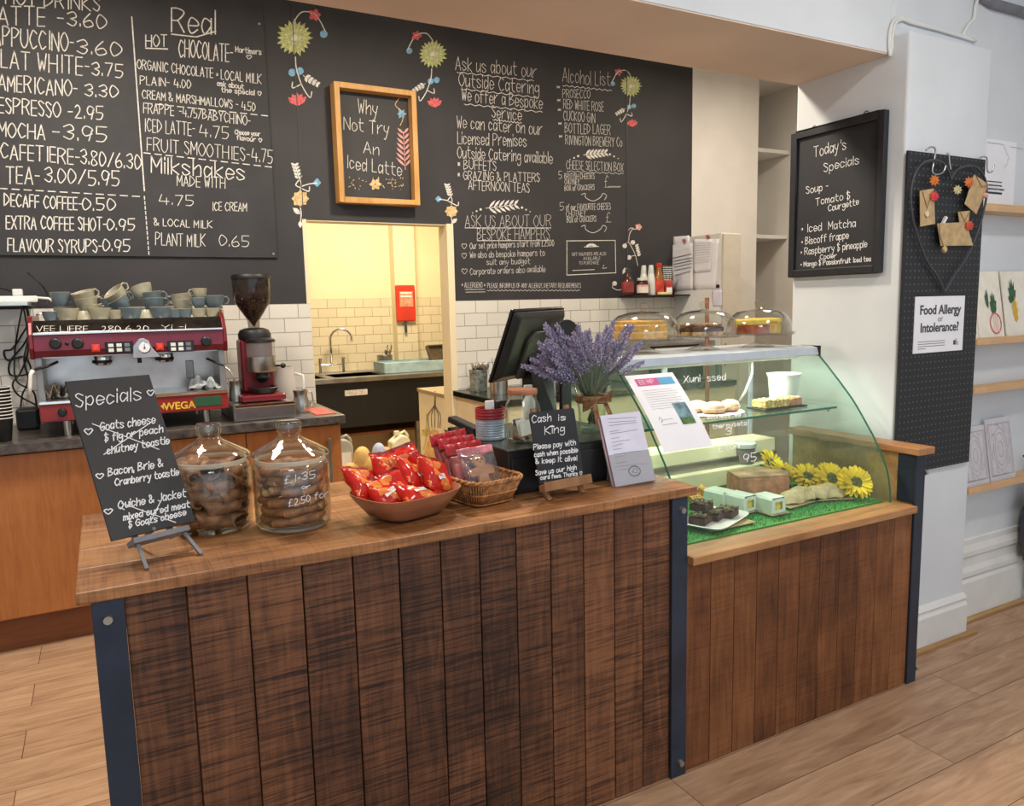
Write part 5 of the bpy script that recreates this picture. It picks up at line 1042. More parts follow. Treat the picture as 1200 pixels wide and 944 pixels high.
def cakeA(x, y, z):
    t = thing('layer_cake', 'golden layered sponge cake with a slice cut out, under the dome nearest the lavender', 'cake', (x, y, z)); s_ = sector(x-.01, y, .108, .9, 5.1)
    obj('sponge_layer', MB().prism(s_, .022, 'z', z+.0005), sponge, t, bevel=.002); obj('cream_layer', MB().prism(sector(x-.01, y, .106, .92, 5.08), .004, 'z', z+.0226), icing, t); obj('sponge_layer', MB().prism(s_, .022, 'z', z+.0267), sponge, t, bevel=.002); obj('cream_layer', MB().prism(sector(x-.01, y, .105, .92, 5.08), .004, 'z', z+.0488), icing, t); obj('sponge_layer', MB().prism(sector(x-.01, y, .100, .92, 5.08), .012, 'z', z+.053), sponge, t, bevel=.003)
def cakeB(x, y, z):
    for k in range(7):
        a = k*.9+.3; q = (.062 if k < 6 else .0); px, py = x-.015+q*math.cos(a), y+q*math.sin(a)
        t = thing('cookie_slice', 'dark chocolate cookie slab piled under the middle dome', 'slice', (px, py, z), group='chocolate slices under the middle dome')
        mb = MB(); mb.M = T(px, py, z+.001+.0*k, a); mb.box((-.030, -.024, 0), (.030, .024, .016)); obj('base', mb, paint((196, 160, 110), .8, var=.2, scale=60), t, bevel=.003)
        mb = MB(); mb.M = T(px, py, z+.0172, a); mb.box((-.031, -.025, 0), (.031, .025, .018)); obj('chocolate', mb, dark_cake, t, bevel=.004)
        mb = MB(); mb.M = T(px, py, z+.0354, a+.1); mb.box((-.026, -.02, 0), (.026, .02, .012)); obj('crumb_top', mb, paint((150, 116, 84), .9, var=.35, scale=90, bump=.3), t, bevel=.004)
def cakeC(x, y, z):
    t = thing('carrot_cake', 'red brown cake half with pale icing, farthest dome from the lavender', 'cake', (x-.05, y, z))
    obj('sponge', MB().prism(sector(x-.025, y, .090, 1.75, 4.6), .034, 'z', z+.0005), red_cake, t, bevel=.002); obj('icing', MB().prism(sector(x-.025, y, .092, 1.72, 4.63), .022, 'z', z+.0347), lemon, t, bevel=.006)
    t = thing('lemon_cake', 'yellow lemon cake half under the dome beside the pillar board', 'cake', (x+.02, y, z))
    obj('sponge', MB().prism(sector(x-.01, y, .090, -1.4, 1.4), .040, 'z', z+.0005), paint((214, 180, 70), .8, var=.1, scale=50), t, bevel=.002); obj('icing', MB().prism(sector(x-.01, y, .092, -1.42, 1.42), .018, 'z', z+.0407), lemon, t, bevel=.006)
cake_stand(.386, .615, .150, 'nearest the lavender', cakeA); cake_stand(.655, .585, .142, 'in the middle', cakeB); cake_stand(.93, .565, .140, 'nearest the pillar', cakeC)
yel = paint((246, 204, 40), .7, var=.12, scale=30); grc = paint((92, 96, 44), .9, var=.3, scale=120, bump=.4); leafg = paint((66, 104, 48), .7, var=.2)
def sunflower(loc, tilt, rz, s, label):
    t = thing('sunflower', label, 'flower', loc, rot=(tilt, 0, rz), group='artificial sunflowers'); mb = MB()
    for ring, (n, L, up_) in enumerate(((20, .034, .10), (18, .029, .35))):
        for k in range(n):
            a = 2*PI*k/n+ring*.16+rj.uniform(-.08, .08)
            mb.M = Euler((0, -up_-rj.uniform(-.12, .12), a)).to_matrix().to_4x4() @ Matrix.Translation((.016, 0, .002*ring))
            mb.add([(0, -.003, 0), (L*.5, -.0058, .002), (L*.85, -.004, .001), (L, 0, -.002), (L*.85, .004, .001), (L*.5, .0058, .002), (0, .003, 0), (L*.5, 0, -.0005)], [(0, 1, 7), (1, 2, 7), (2, 3, 7), (3, 4, 7), (4, 5, 7), (5, 6, 7), (6, 0, 7)])
    mb.M = Matrix(); p_ = obj('petals', mb, yel, t, world=False, solid=.0008); p_.scale = (s,)*3
    mb = MB(); mb.lathe([(.0005, .012), (.006, .0105), (.008, .0095), (.015, .009), (.0195, .005), (.020, -.002), (.014, -.005), (.0005, -.006)], (0, 0, 0), 24)
    d_ = obj('centre', mb, grc, t, smooth=True, world=False); d_.scale = (s,)*3
    q_ = obj('stem', MB().tube([(0, 0, -.006), (0, .004, -.022), (0, .012, -.034)], .0028, 6), leafg, t, smooth='all', world=False); q_.scale = (s,)*3
sunflower((.222, .565, 1.268), -.9, .5, 1.0, 'yellow sunflower lying on the case top between lavender and first cake stand')
# ================================================================== inside the case
gm_ = MB(); rg = random.Random(21)
gm_.box((.104, .082, .6885), (1.072, .552, .694))
for i in range(9000):
    x, y = rg.uniform(.106, 1.07), rg.uniform(.084, .55); a = rg.uniform(0, 6.3); hh = rg.uniform(.007, .014); dx, dy = math.cos(a)*.0011, math.sin(a)*.0011; lx, ly = rg.uniform(-.006, .006), rg.uniform(-.006, .006)
    gm_.add([(x-dx, y-dy, .694), (x+dx, y+dy, .694), (x+lx, y+ly, .694+hh)], [(0, 1, 2)])
gt = NT('artificial_grass'); gg = gt.new('ShaderNodeNewGeometry'); tag(obj('grass_mat', gm_, gt.done(gt.ramp(gg.outputs['Random Per Island'], [(0, (30, 92, 40)), (.5, (58, 134, 60)), (1, (108, 176, 92))]), .7), None), 'green artificial grass mat lining the floor of the glass case', 'grass', kind='stuff')
GZ = .7035

wt = paint((232, 226, 222), .4, var=.03)
def tray(nm, label, cx, cy, sx, sy, rz, mat, z=GZ, h=.012):
    t = thing(nm, label, 'tray', (cx, cy, z), rz); o = MB().lathe([(.0005, .001), (.86, .001), (1.0, h), (.97, h+.001), (.84, .004), (.0005, .004)], (0, 0, 0), 40, sx=sx/1.7, sy=sy/1.7, ex=6)
    o.v = [(a, b, c_) for a, b, c_ in o.v]; ob = obj('body', o, mat, t, smooth=True, world=False); return t
tray('white_tray', 'white tray of dark brownies at the front of the glass case', .355, .195, .225, .135, .40, wt); 
tag(obj('cake_board', MB().box((.26, .115, .7005), (.46, .2, .7032)), M['kraft'], None), 'kraft card under the white brownie tray', 'card')
for i, (dx, dy, dz, d) in enumerate(((-.068, -.012, 0, 'closest to the counter end'), (.0, .0, 0, 'in the middle of the tray'), (.062, .0, 0, 'at the end by the lemon slices'), (-.035, .02, .032, 'lying on top of the others'))):
    t = thing('brownie', 'dark chocolate brownie on the white tray, '+d, 'brownie', (.355+dx, .205+dy, GZ+.006+dz), .45, 'brownies on the white tray')
    mb = MB().grid(lambda a, b: ((a-.5)*.068, (b-.5)*.06, .026+.006*math.sin(11*a+i)*math.cos(9*b)), 10, 8); mb.box((-.034, -.030, 0), (.034, .030, .022)); obj('body', mb, dark_cake, t, bevel=.003, world=False)
    mb = MB()
    for q in range(14): mb.M = T(rg.uniform(-.024, .024), rg.uniform(-.02, .02), .027, rg.uniform(0, 6), rg.uniform(-.5, .5)); mb.box((-.006, -.004, -.003), (.006, .004, .004))
    mb.M = Matrix(); cr_ = obj('topping', mb, paint((112, 108, 72), .8, var=.3, scale=60), t, bevel=.001, world=False); cr_['kind'] = 'stuff'
wax = paint((220, 230, 214), .5, var=.03)
for i, (px, py, rz, d) in enumerate(((.515, .345, .5, 'rearmost of the three wrapped slices'), (.535, .26, .42, 'middle one of the three wrapped slices'), (.60, .19, .35, 'frontmost of the three wrapped slices'))):
    t = thing('wrapped_slice', 'lemon slice in a white paper wrap, '+d, 'cake slice', (px, py, GZ), rz-.35, 'wrapped lemon slices')
    mb = MB(); n = .0015
    sec = [(.002, 0), (.034, 0), (.034, .048), (.028, .056), (-.028, .056), (-.034, .048), (-.034, 0), (-.002, 0)]
    mb.prism([(a, b) for a, b in sec]+[(a*.93, b*.95+.0015) for a, b in reversed(sec)], .085, 'y', -.043); obj('wrap', mb, wax, t, world=False)
    m2 = MB().box((-.033, -.0445, .001), (-.018, -.0425, .050)).box((.018, -.0445, .001), (.033, -.0425, .050)).box((-.018, -.0445, .001), (.018, -.0425, .012)).box((-.018, -.0445, .040), (.018, -.0425, .052)); obj('window_flap', m2, wax, t, world=False); obj('slice', MB().box((-.029, -.036, .003), (.029, .038, .048)), lemon, t, bevel=.004, world=False); obj('card', MB().box((-.042, -.056, -.0015), (.044, .048, -.0005)), M['kraft'], t, world=False)
bt = paint((186, 132, 98), .85, var=.15, scale=30, bump=.3)
t = thing('tray_bake', 'large pale brown block of bake with cracked top behind the wrapped slices', 'cake', (.74, .375, GZ), -.25)
obj('base', MB().prism([(-.11, -.055), (.085, -.075), (.115, -.02), (.05, .07), (-.1, .06)], .078, 'z', .001), bt, t, bevel=.006, world=False); obj('topping', MB().prism([(-.108, -.053), (.084, -.073), (.113, -.02), (.05, .068), (-.098, .058)], .009, 'z', .0792), paint((206, 168, 128), .8, var=.25, scale=14, bump=.4), t, bevel=.003, world=False)
tag(obj('cardboard', MB().prism([(.60, .30), (.84, .285), (.88, .36), (.80, .455), (.63, .45)], .002, 'z', .7005), M['kraft'], None), 'kraft card under the large pale brown bake', 'card')
for i, (px, py, rz, d) in enumerate(((.50, .475, .2, 'nearest the counter end'), (.565, .465, .7, 'beside the large pale bake'))):
    t = thing('waffle', 'golden waffle square leaning at the back of the case, '+d, 'waffle', (px, py, GZ+.004), rot=(.5, 0, rz), group='waffles in the case'); mb = MB()
    for k in range(5): mb.box((-.036+k*.016, -.036, 0), (-.028+k*.016, .036, .018)); mb.box((-.036, -.036+k*.016, .001), (.036, -.028+k*.016, .017))
    mb.box((-.036, -.036, .005), (.036, .036, .012)); obj('body', mb, paint((222, 164, 84), .8, var=.2, scale=30), t, world=False, bevel=.001)
tj = thing('food_tub', 'clear lidded tub of brown sauce behind the large pale bake', 'tub', (.895, .60, .766))
obj('body', MB().lathe([(.0005, .001), (.040, .001), (.046, .075), (.044, .075), (.038, .004), (.0005, .004)], (.895, .60, .766), 32), M['plastic_clear'], tj, smooth=True); obj('contents', MB().lathe([(.0005, .005), (.037, .005), (.042, .06), (.0005, .062)], (.895, .60, .766), 28), choc2, tj, smooth=True); obj('lid', MB().lathe([(.048, .068), (.0495, .076), (.0495, .086), (.044, .09), (.0005, .088)], (.895, .60, .766), 32), paint((214, 214, 208), .4), tj, smooth=True)
wrapm = paint((216, 196, 150), .8, var=.1, scale=26, bump=.15)
for i, (px, py, rz, d) in enumerate(((.795, .235, .15, 'longer one next to the wrapped slices'), (.92, .215, -.35, 'shorter one next to the end sunflower'))):
    t = thing('tortilla_wrap', 'folded pale tortilla wrap on card, '+d, 'wrap', (px, py, GZ+.001), rz, 'tortilla wraps in the case'); L = .10 if i == 0 else .075
    def fn(a, b, L=L): q = PI*1.12*b-.1; k = math.sqrt(max(.12, 1-abs(2*a-1)**3.5)); return ((a-.5)*2*L+.004*math.sin(9*b), -.040*k*math.cos(q), max(.002, .044*k*math.sin(q))+.003*math.sin(14*a))
    obj('tortilla', MB().grid(fn, 20, 14), wrapm, t, smooth='all', world=False, solid=.003); obj('filling', MB().grid(lambda a, b, L=L: ((a-.5)*1.85*L, -.033*math.cos(PI*b)*math.sqrt(max(.1, 1-abs(2*a-1)**3.5)), .002+.036*math.sin(PI*b)*math.sqrt(max(.1, 1-abs(2*a-1)**3.5))), 14, 8), paint((176, 120, 80), .9, var=.3, scale=40), t, smooth='all', world=False)
    obj('fold', MB().grid(lambda a, b, L=L: (-.02+L*.9*a*.6+.02*b, -.043+.01*a+.012*b, .004+.042*b+.004*math.sin(6*a)), 8, 6), wrapm, t, smooth='all', world=False, solid=.003); obj('card', MB().prism([(-L-.02, -.05), (L+.01, -.055), (L+.03, .04), (-L, .045)], .0015, 'z', -.003), M['kraft'], t, world=False)
for loc, rx, rz, s, d in (((1.000, .150, .757), .95, -.35, 1.4, 'nearest the front glass beside the end panel'), ((.972, .235, .757), .95, -.30, 1.45, 'second from the front glass'), ((.945, .320, .752), .65, -.3, 1.35, 'third from the front glass'), ((.915, .410, .757), .6, .4, 1.35, 'fourth from the front glass, tipped upward'), ((.945, .505, .775), .95, .3, 1.3, 'rearmost, beside the lidded tub')):
    sunflower(loc, rx, rz, s, 'yellow artificial sunflower in the case, '+d)
# the glass shelf
SZ = 1.0222
sugar = paint((226, 176, 148), .85, var=.12, scale=60, bump=.15)
for i, (px, py, rz, d) in enumerate(((.535, .49, .1, 'rear one nearest the paper notice'), (.565, .43, -.05, 'front one nearest the paper notice'), (.655, .44, .3, 'beside the flapjack tray'))):
    t = thing('sugared_bun', 'pale pink sugared bun on the glass shelf, '+d, 'bun', (px, py, SZ+.004), rz, 'sugared buns on the glass shelf'); obj('body', MB().lathe([(.0005, .0), (.036, .001), (.044, .010), (.045, .020), (.036, .033), (.016, .040), (.0005, .041)], (0, 0, 0), 28, sx=1.15 if i < 2 else .95, sy=.8), sugar, t, smooth=True, world=False); obj('seam', MB().lathe([(.0445, .014), (.0458, .017), (.0445, .020)], (0, 0, 0), 28, sx=1.15 if i < 2 else .95, sy=.8), icing, t, smooth=True, world=False)
pl_ = tag(obj('serving_plate', MB().lathe([(.0005, .0003), (.09, .0003), (.115, .003), (.113, .004), (.088, .0015), (.0005, .0015)], (.58, .45, SZ), 40, sx=1.1, sy=.85), wt, None, smooth=True), 'white plate under the sugared buns on the glass shelf', 'plate')
tag(obj('black_tray', MB().box((.755, .36, SZ+.0005), (.985, .455, SZ+.006)), M['black'], None, bevel=.002), 'flat black tray under the flapjacks on the glass shelf', 'tray')
flap = paint((206, 166, 104), .9, var=.35, scale=80, bump=.5)
for i, (px, d) in enumerate(((.80, 'pale seeded flapjack square, first from the buns'), (.865, 'pale seeded flapjack square in the middle of the tray'), (.935, 'darker flapjack square at the tub end of the tray'))):
    t = thing('flapjack', d, 'flapjack', (px, .405, SZ+.0065), .05*i, 'flapjacks on the black tray'); obj('body', MB().box((-.032, -.035, 0), (.032, .035, .030)), flap if i < 2 else bt, t, bevel=.004, world=False); mb = MB()
    for q in range(24): mb.M = T(rg.uniform(-.03, .03), rg.uniform(-.032, .032), .031, rg.uniform(0, 6)); mb.ball((0, 0, 0), .004, 6, sx=1.4, sz=.7)
    mb.M = Matrix(); s_ = obj('seeds', mb, paint((190, 182, 132), .8, var=.3), t, smooth='all', world=False); s_['kind'] = 'stuff'
tb = thing('white_tub', 'translucent white plastic tub at the pillar end of the glass shelf', 'tub', (1.0, .50, SZ)); obj('body', MB().lathe([(.0005, .001), (.052, .001), (.062, .105), (.065, .106), (.065, .112), (.060, .112), (.050, .004), (.0005, .004)], (1.0, .495, SZ+.0005), 32), glass('frosted_tub', (240, 244, 240), rough=.3, haze=.72, hazecol=(232, 240, 234)), tb, smooth=True); obj('lid', MB().lathe([(.066, .113), (.067, .119), (.0005, .120)], (1.0, .495, SZ+.0005), 32), M['plastic_w'], tb, smooth=True)
# notice stuck on the curved glass
def cg(a, b):
    x = .112+.205*a; t = .545+b*.385; y, z = prof_at(t); y1, z1 = prof_at(min(1, t+.01)); n = Vector((0, -(z1-z), y1-y)).normalized(); return x, y+n.y*.0015, z+n.z*.0015
nt_ = tag(obj('paper_notice', MB().grid(cg, 2, 16), M['paper'], None, smooth='all'), 'white paper notice with a pink and blue heading taped on the curved glass', 'notice')
def patch(a0, a1, b0, b1, mat, nm='print', off=.0006):
    def g(a, b): x, y, z = cg(a0+(a1-a0)*a, b0+(b1-b0)*b); return x, y-off*.7, z+off*.7
    return obj(nm, MB().grid(g, 4, 6), mat, nt_, smooth='all')
patch(.14, .60, .83, .94, paint((206, 92, 146), .6)); patch(.60, .92, .83, .94, paint((96, 166, 206), .6)); patch(.60, .88, .28, .56, paint((92, 120, 128), .6, var=.5, scale=30)); patch(.62, .86, .28, .36, paint((84, 124, 60), .6, var=.3, scale=60), off=.001)
def fN(u, v):
    x, y, z = cg(u, v); return Vector((x, y, z)), Vector((0, -.75, .66))
mb = MB()
for r_ in range(9): stroke(mb, fN, [(.16+q*(.70 if r_ % 3 else .62)/8, .76-r_*.032+random.uniform(-.003, .003)) for q in range(9)], .0008, .001)
stroke(mb, fN, [(.2, .30), (.5, .305)], .0012, .001); stroke(mb, fN, smooth_line([(.18, .36), (.22, .40), (.24, .35), (.2, .33), (.26, .36), (.45, .36)]), .001, .001); obj('print', mb, M['ink'], nt_)
mb = MB(); write(mb, lambda u, v: fN(u, -v), [('EE MP', .2, -.855, .5, -.855, .06)], .0022, jit=.0);
for i_, v_ in enumerate(mb.v): mb.v[i_] = (v_[0], v_[1]-.0006, v_[2]+.0006)
obj('print', mb, M['chalkw'], nt_)
# ================================================================== on the till counter and the sauce shelf
def pot(nm, label, x, y, z, r, h, mat, fl=1.12):
    t = thing(nm, label, 'pot', (x, y, z)); obj('body', MB().lathe([(.0005, .001), (r, .001), (r*fl, h), (r*fl+.002, h+.002), (r*fl-.003, h), (r-.003, .005), (.0005, .004)], (x, y, z), 32), mat, t, smooth=True)
    obj('rim', MB().tube([(x+r*fl*math.cos(a*PI/14), y+r*fl*math.sin(a*PI/14), z+h) for a in range(28)], .003, 6, closed=True), mat, t, smooth='all'); return t
galv = paint((150, 158, 152), .4, .7, var=.25, scale=40)
pot('cutlery_bucket', 'dull galvanised bucket of spoons next to the doorway', .628, 2.56, CW, .052, .13, galv); pot('cutlery_pot', 'shiny steel pot of cutlery between bucket and till', .655, 2.34, CW, .055, .115, M['steel'], 1.0)
def spoon(loc, rot, k, label, grp):
    t = thing('spoon' if k else 'knife', label, 'cutlery', loc, rot=rot, group=grp); obj('handle', MB().box((-.004, -.001, 0), (.004, .001, .13)), M['steel'], t, bevel=.0008, world=False)
    if k: obj('bowl', MB().ball((0, 0, .152), .024, 10, sx=.75, sy=.2), M['steel'], t, smooth='all', world=False)
    else: obj('blade', MB().prism([(-.006, .13), (.006, .13), (.008, .19), (.002, .215), (-.005, .21)], .0015, 'y', -.0007), M['steel'], t, world=False)
for i in range(7): a = i*.9; spoon((.628+.02*math.cos(a), 2.56+.02*math.sin(a), CW+.006), (.22*math.sin(a)*-1, .26*math.cos(a), a), 1, 'steel spoon sticking out of the galvanised bucket', 'spoons in the bucket')
for i in range(6): a = i*1.05+.4; spoon((.655+.02*math.cos(a), 2.34+.02*math.sin(a), CW+.006), (-.15*math.sin(a), .18*math.cos(a), a), 0, 'steel knife standing in the shiny pot', 'knives in the steel pot')
kt = thing('electric_kettle', 'black kettle handle rising behind the first cake stand', 'kettle', (1.32, 2.3, CW)); obj('body', MB().lathe([(.0005, 0), (.085, 0), (.09, .02), (.078, .15), (.06, .2), (.03, .215), (.0005, .22)], (1.32, 2.3, CW), 28), M['dgrey'], kt, smooth=True); obj('handle', MB().tube([(1.28, 2.3, 1.12), (1.30, 2.3, 1.18), (1.38, 2.3, 1.19), (1.44, 2.3, 1.14), (1.45, 2.3, 1.02), (1.41, 2.3, .97)], .012), M['black'], kt, smooth='all')
tag(obj('wooden_pole', MB().cyl((1.985, 1.98, 0), (1.975, 1.995, 1.46), .014, n=14), M['bowlwood'], None, smooth=True), 'brown wooden broom pole standing upright between two glass domes', 'pole')
tg = thing('steel_oven', 'steel fronted countertop oven seen through the glass case', 'oven', (1.95, 2.35, CW)); obj('body', MB().box((1.62, 2.15, CW), (2.2, 2.62, 1.18)), M['steel_b'], tg, bevel=.006); obj('door', MB().box((1.64, 2.135, .94), (2.08, 2.149, 1.16)), M['black_gloss'], tg, bevel=.004); obj('handle', MB().cyl((1.66, 2.12, 1.14), (2.06, 2.12, 1.14), .008).cyl((1.68, 2.12, 1.14), (1.68, 2.136, 1.14), .006).cyl((2.04, 2.12, 1.14), (2.04, 2.136, 1.14), .006), M['steel'], tg, smooth=True)
mg = thing('brown_mug', 'dark brown mug on the till counter seen through the case glass', 'mug', (1.02, 2.2, CW)); obj('body', MB().lathe([(.0005, 0), (.042, 0), (.045, .01), (.045, .10), (.041, .10), (.04, .01), (.0005, .008)], (1.02, 2.2, CW), 24), M['dgrey'], mg, smooth=True); obj('handle', MB().tube([(1.065, 2.2, .995), (1.095, 2.2, .985), (1.095, 2.2, .945), (1.065, 2.2, .935)], .006), M['dgrey'], mg, smooth='all')
SH = 1.4905
def shape_bottle(nm, label, x, y, pr, mat, cap, capmat, lab=None, labmat=None, txt=None, tmat=None, sc=1):
    t = thing(nm, label, 'bottle', (x, y, SH)); obj('body', MB().lathe(pr, (x, y, SH), 24), mat, t, smooth=True); obj('cap', MB().lathe(cap, (x, y, SH), 20), capmat, t, smooth=True)
    if lab: l_ = obj('label', MB().lathe(lab, (x, y, SH), 24), labmat, t, smooth=True)
    if txt:
        mb = MB(); write(mb, on_cyl(x, y, lab[0][0]+.0006, 7.5, 720, 260), txt, .0035, jit=.1); obj('lettering', mb, tmat, t)
xb = lambda u, y=2.56: on(1, y, 7.5, 720, 260)(u, 600)[0].x
shape_bottle('syrup_bottle', 'round shouldered dark syrup bottle with a red label, at the chalk vine end', xb(125), 2.57, [(.0005, 0), (.038, 0), (.042, .01), (.042, .085), (.030, .115), (.014, .14), (.014, .16)], paint((70, 40, 34), .2, var=.1), [(.0145, .16), (.016, .162), (.016, .18), (.0005, .181)], M['dgrey'], [(.0425, .02), (.0427, .022), (.0427, .09), (.0425, .092)], paint((150, 56, 56), .5, var=.2, scale=20))
shape_bottle('spread_jar', 'squat jar of chocolate spread with white lid and pale label', xb(232), 2.54, [(.0005, 0), (.036, 0), (.040, .008), (.041, .06), (.038, .085), (.034, .098)], paint((58, 32, 26), .15, var=.1), [(.036, .098), (.037, .1), (.037, .116), (.0005, .117)], M['plastic_w'], [(.0415, .014), (.0416, .016), (.0416, .066), (.0415, .068)], paint((240, 226, 214), .5, var=.04), [('nutella', 168, 572, 292, 566, 34)], paint((206, 60, 40), .5))
for i, u in enumerate((258, 322)): shape_bottle('squeeze_bottle', 'white cone topped squeeze bottle on the sauce shelf, %s' % ('behind the chocolate spread' if i == 0 else 'between spread jar and brown sauce'), xb(u, 2.62 if i == 0 else 2.58), 2.62 if i == 0 else 2.58, [(.0005, 0), (.028, 0), (.030, .01), (.028, .11), (.020, .15)], M['plastic_w'], [(.020, .15), (.021, .152), (.015, .205), (.0005, .207)], M['plastic_w'])
shape_bottle('sauce_bottle', 'amber sauce bottle with red cap and red label beside the straws', xb(398), 2.57, [(.0005, 0), (.034, 0), (.036, .01), (.036, .11), (.026, .15), (.018, .175), (.018, .195)], paint((150, 92, 44), .2, var=.1), [(.021, .193), (.022, .195), (.020, .22), (.0005, .221)], paint((200, 48, 36), .35), [(.0365, .02), (.0367, .022), (.0367, .098), (.0365, .1)], paint((204, 66, 46), .5, var=.25, scale=24))
tb = thing('straw_box', 'red and white box on the sauce shelf holding striped paper straws', 'box', (xb(474), 2.58, SH)); x = xb(474); obj('body', MB().box((x-.03, 2.55, SH), (x+.03, 2.61, SH+.10)), paint((196, 70, 62), .5, var=.2, scale=20), tb, bevel=.002); obj('panel', MB().box((x-.025, 2.5485, SH+.01), (x+.025, 2.5498, SH+.05)), M['paper'], tb)
for i in range(8):
    s_ = obj('paper_straw', MB().cyl((0, 0, 0), (0, 0, .19), .0034, n=8), None, None, smooth=True); s_.location = (x-.022+.006*i, 2.565+.008*(i % 3), SH+.012); s_.rotation_euler = (.05*(i % 3), -.12+.03*i, 0)
    if i == 0:
        q = NT('striped_straw'); w_ = q.new('ShaderNodeTexWave'); w_.bands_direction = 'Z'; w_.inputs['Scale'].default_value = 22; q.link(q.coord(), w_.inputs['Vector']); strawm = q.done(q.ramp(w_.outputs['Fac'], [(.45, (40, 40, 44)), (.55, (232, 230, 226))]), .6)
    s_.data.materials.append(strawm); tag(s_, 'black and white striped paper straw in the red box', 'straw', 'striped straws')
tag(obj('butter_pat', MB().box((xb(360), 2.515, SH), (xb(470), 2.54, SH+.018)), paint((232, 216, 160), .5), None, bevel=.003), 'small cream coloured packet lying in front of the sauce bottle', 'packet')
# papers on the cupboard side
fP = on(0, 2.2985, 7.5, 720, 260)
def paper(pts, label, x=2.2985, mat='paper', nm='pinned_sheet', lines=(), wd=.002):
    f = on(0, x, 7.5, 720, 260); q = [f(*p)[0] for p in pts]; mb = MB().grid(lambda a, b: tuple(((q[0]*(1-a)+q[1]*a)*(1-b)+(q[3]*(1-a)+q[2]*a)*b)+Vector((-.004*math.sin(3*a+4*b)*b, 0, 0))), 6, 8)
    o = tag(obj(nm, mb, M[mat], None, smooth='all', solid=.0006), label, 'paper')
    if lines:
        m2 = MB(); f2 = on(0, x-.006, 7.5, 720, 260)
        for l in lines: stroke(m2, f2, [l[:2], l[2:]], wd, .0003)
        obj('print', m2, M['ink'], o)
    return o
paper([(515, 130), (660, 118), (690, 590), (520, 610)], 'tall white sheet behind the ruled form on the cupboard side', 2.2982)
paper([(690, 150), (925, 148), (890, 585), (690, 600)], 'large white sheet under the small note on the cupboard side', 2.2965)
paper([(485, 205), (690, 185), (690, 590), (505, 612)], 'white form with thick ruled lines pinned on the cupboard side', 2.2945, lines=[(515, 318, 675, 280), (520, 345, 680, 312), (520, 372, 680, 338), (525, 398, 680, 362), (530, 425, 678, 395), (535, 468, 670, 430)], wd=.004)
paper([(692, 155), (865, 150), (845, 430), (692, 455)], 'small curling note pinned over the large white sheet', 2.2925, lines=[(705, 185+i*22, 850, 182+i*20) for i in range(9)], wd=.0012)
paper([(858, 600), (945, 598), (945, 740), (865, 745)], 'lilac slip hanging below the papers on the cupboard side', 2.2965, 'paperlilac')
for i, (u, v, d) in enumerate(((615, 168, 'over the ruled form'), (822, 132, 'over the small note'))):
    p = on(0, 2.289, 7.5, 720, 260)(u, v)[0]; mb = MB(); mb.prism([(p.y+a*.018, p.z+b*.018) for a, b in ((0, -1), (.9, .1), (.9, .7), (.45, .95), (0, .6), (-.45, .95), (-.9, .7), (-.9, .1))], .008, 'x', 2.281); tag(obj('heart_magnet', mb, paint((196, 110, 110), .4, var=.15, scale=60), None, bevel=.003), 'pink heart shaped magnet '+d, 'magnet', 'heart magnets')
p = on(0, 2.298, 7.5, 720, 260)(912, 565)[0]; tag(obj('round_magnet', MB().cyl((2.2995, p.y, p.z), (2.29, p.y, p.z), .013, n=18), M['black'], None, smooth=True), 'black round magnet beside the papers on the cupboard', 'magnet')
# ================================================================== pillar: specials board, pegboard
tb = thing('hanging_chalkboard', "black framed chalkboard of today's specials hung on the pillar side", 'chalkboard', (1.22, .45, 1.83)); xf = 1.206
y0, y1, z0, z1 = .235, .672, 1.530, 2.128
mb = MB()
for a, b in (((xf, y0, z0), (1.2335, y0+.028, z1)), ((xf, y1-.028, z0), (1.2335, y1, z1)), ((xf, y0+.028, z0), (1.2335, y1-.028, z0+.030)), ((xf, y0+.028, z1-.030), (1.2335, y1-.028, z1))): mb.box(a, b)
obj('frame', mb, paint((34, 35, 40), .45, var=.1), tb, bevel=.003); obj('panel', MB().box((xf+.012, y0+.028, z0+.03), (1.232, y1-.028, z1-.03)), M['navy_board'], tb)
fT = on(0, xf+.0118, 4.493, 920, 130); mb = MB()
write(mb, fT, [("Today's", 152, 243, 322, 200, 56), ('Specials', 205, 322, 390, 276, 46), ('Soup -', 112, 438, 228, 412, 38), ('Tomato $', 162, 498, 342, 462, 38), ('Courgette', 228, 530, 388, 492, 34), ('· Iced  Matcha', 88, 640, 372, 608, 42), ('· Biscoff frappe', 88, 705, 335, 670, 38), ('· Raspberry $ pineapple', 84, 760, 432, 716, 36), ('Cooler', 185, 780, 272, 772, 24), ('· Mango $ Passionfruit Iced tea', 84, 820, 452, 790, 26)], .0042); obj('lettering', mb, M['chalkw'], tb)
for i, (u, v) in enumerate(((160, 92), (432, 15))):
    p = fT(u, v)[0]; pts = [(1.212, p.y+.010*math.cos(a), p.z-.0+.010*math.sin(a)) for a in [k*PI/6 for k in range(-2, 8)]]; mb = MB().tube(pts, .002).tube([(1.212, pts[0][1], pts[0][2]), (1.22, p.y, z1-.004)], .002).cyl((1.2345, p.y, p.z+.002), (1.208, p.y, p.z+.002), .002); obj('hook', mb, M['dgrey'], tb, smooth='all')
yp = .150
pg = thing('pegboard', 'tall black perforated board hung on the front of the pillar', 'pegboard', (1.485, yp, 1.37)); x0, x1, z0, z1 = 1.228, 1.712, .752, 1.966
t_ = NT('pegboard_black'); tc_ = t_.new('ShaderNodeTexCoord'); sp_ = t_.new('ShaderNodeSeparateXYZ'); t_.link(tc_.outputs['Object'], sp_.inputs[0])
def cell(o_): return t_.math('ABSOLUTE', t_.math('SUBTRACT', t_.math('FRACT', t_.math('MULTIPLY', o_, 40.0)), .5))
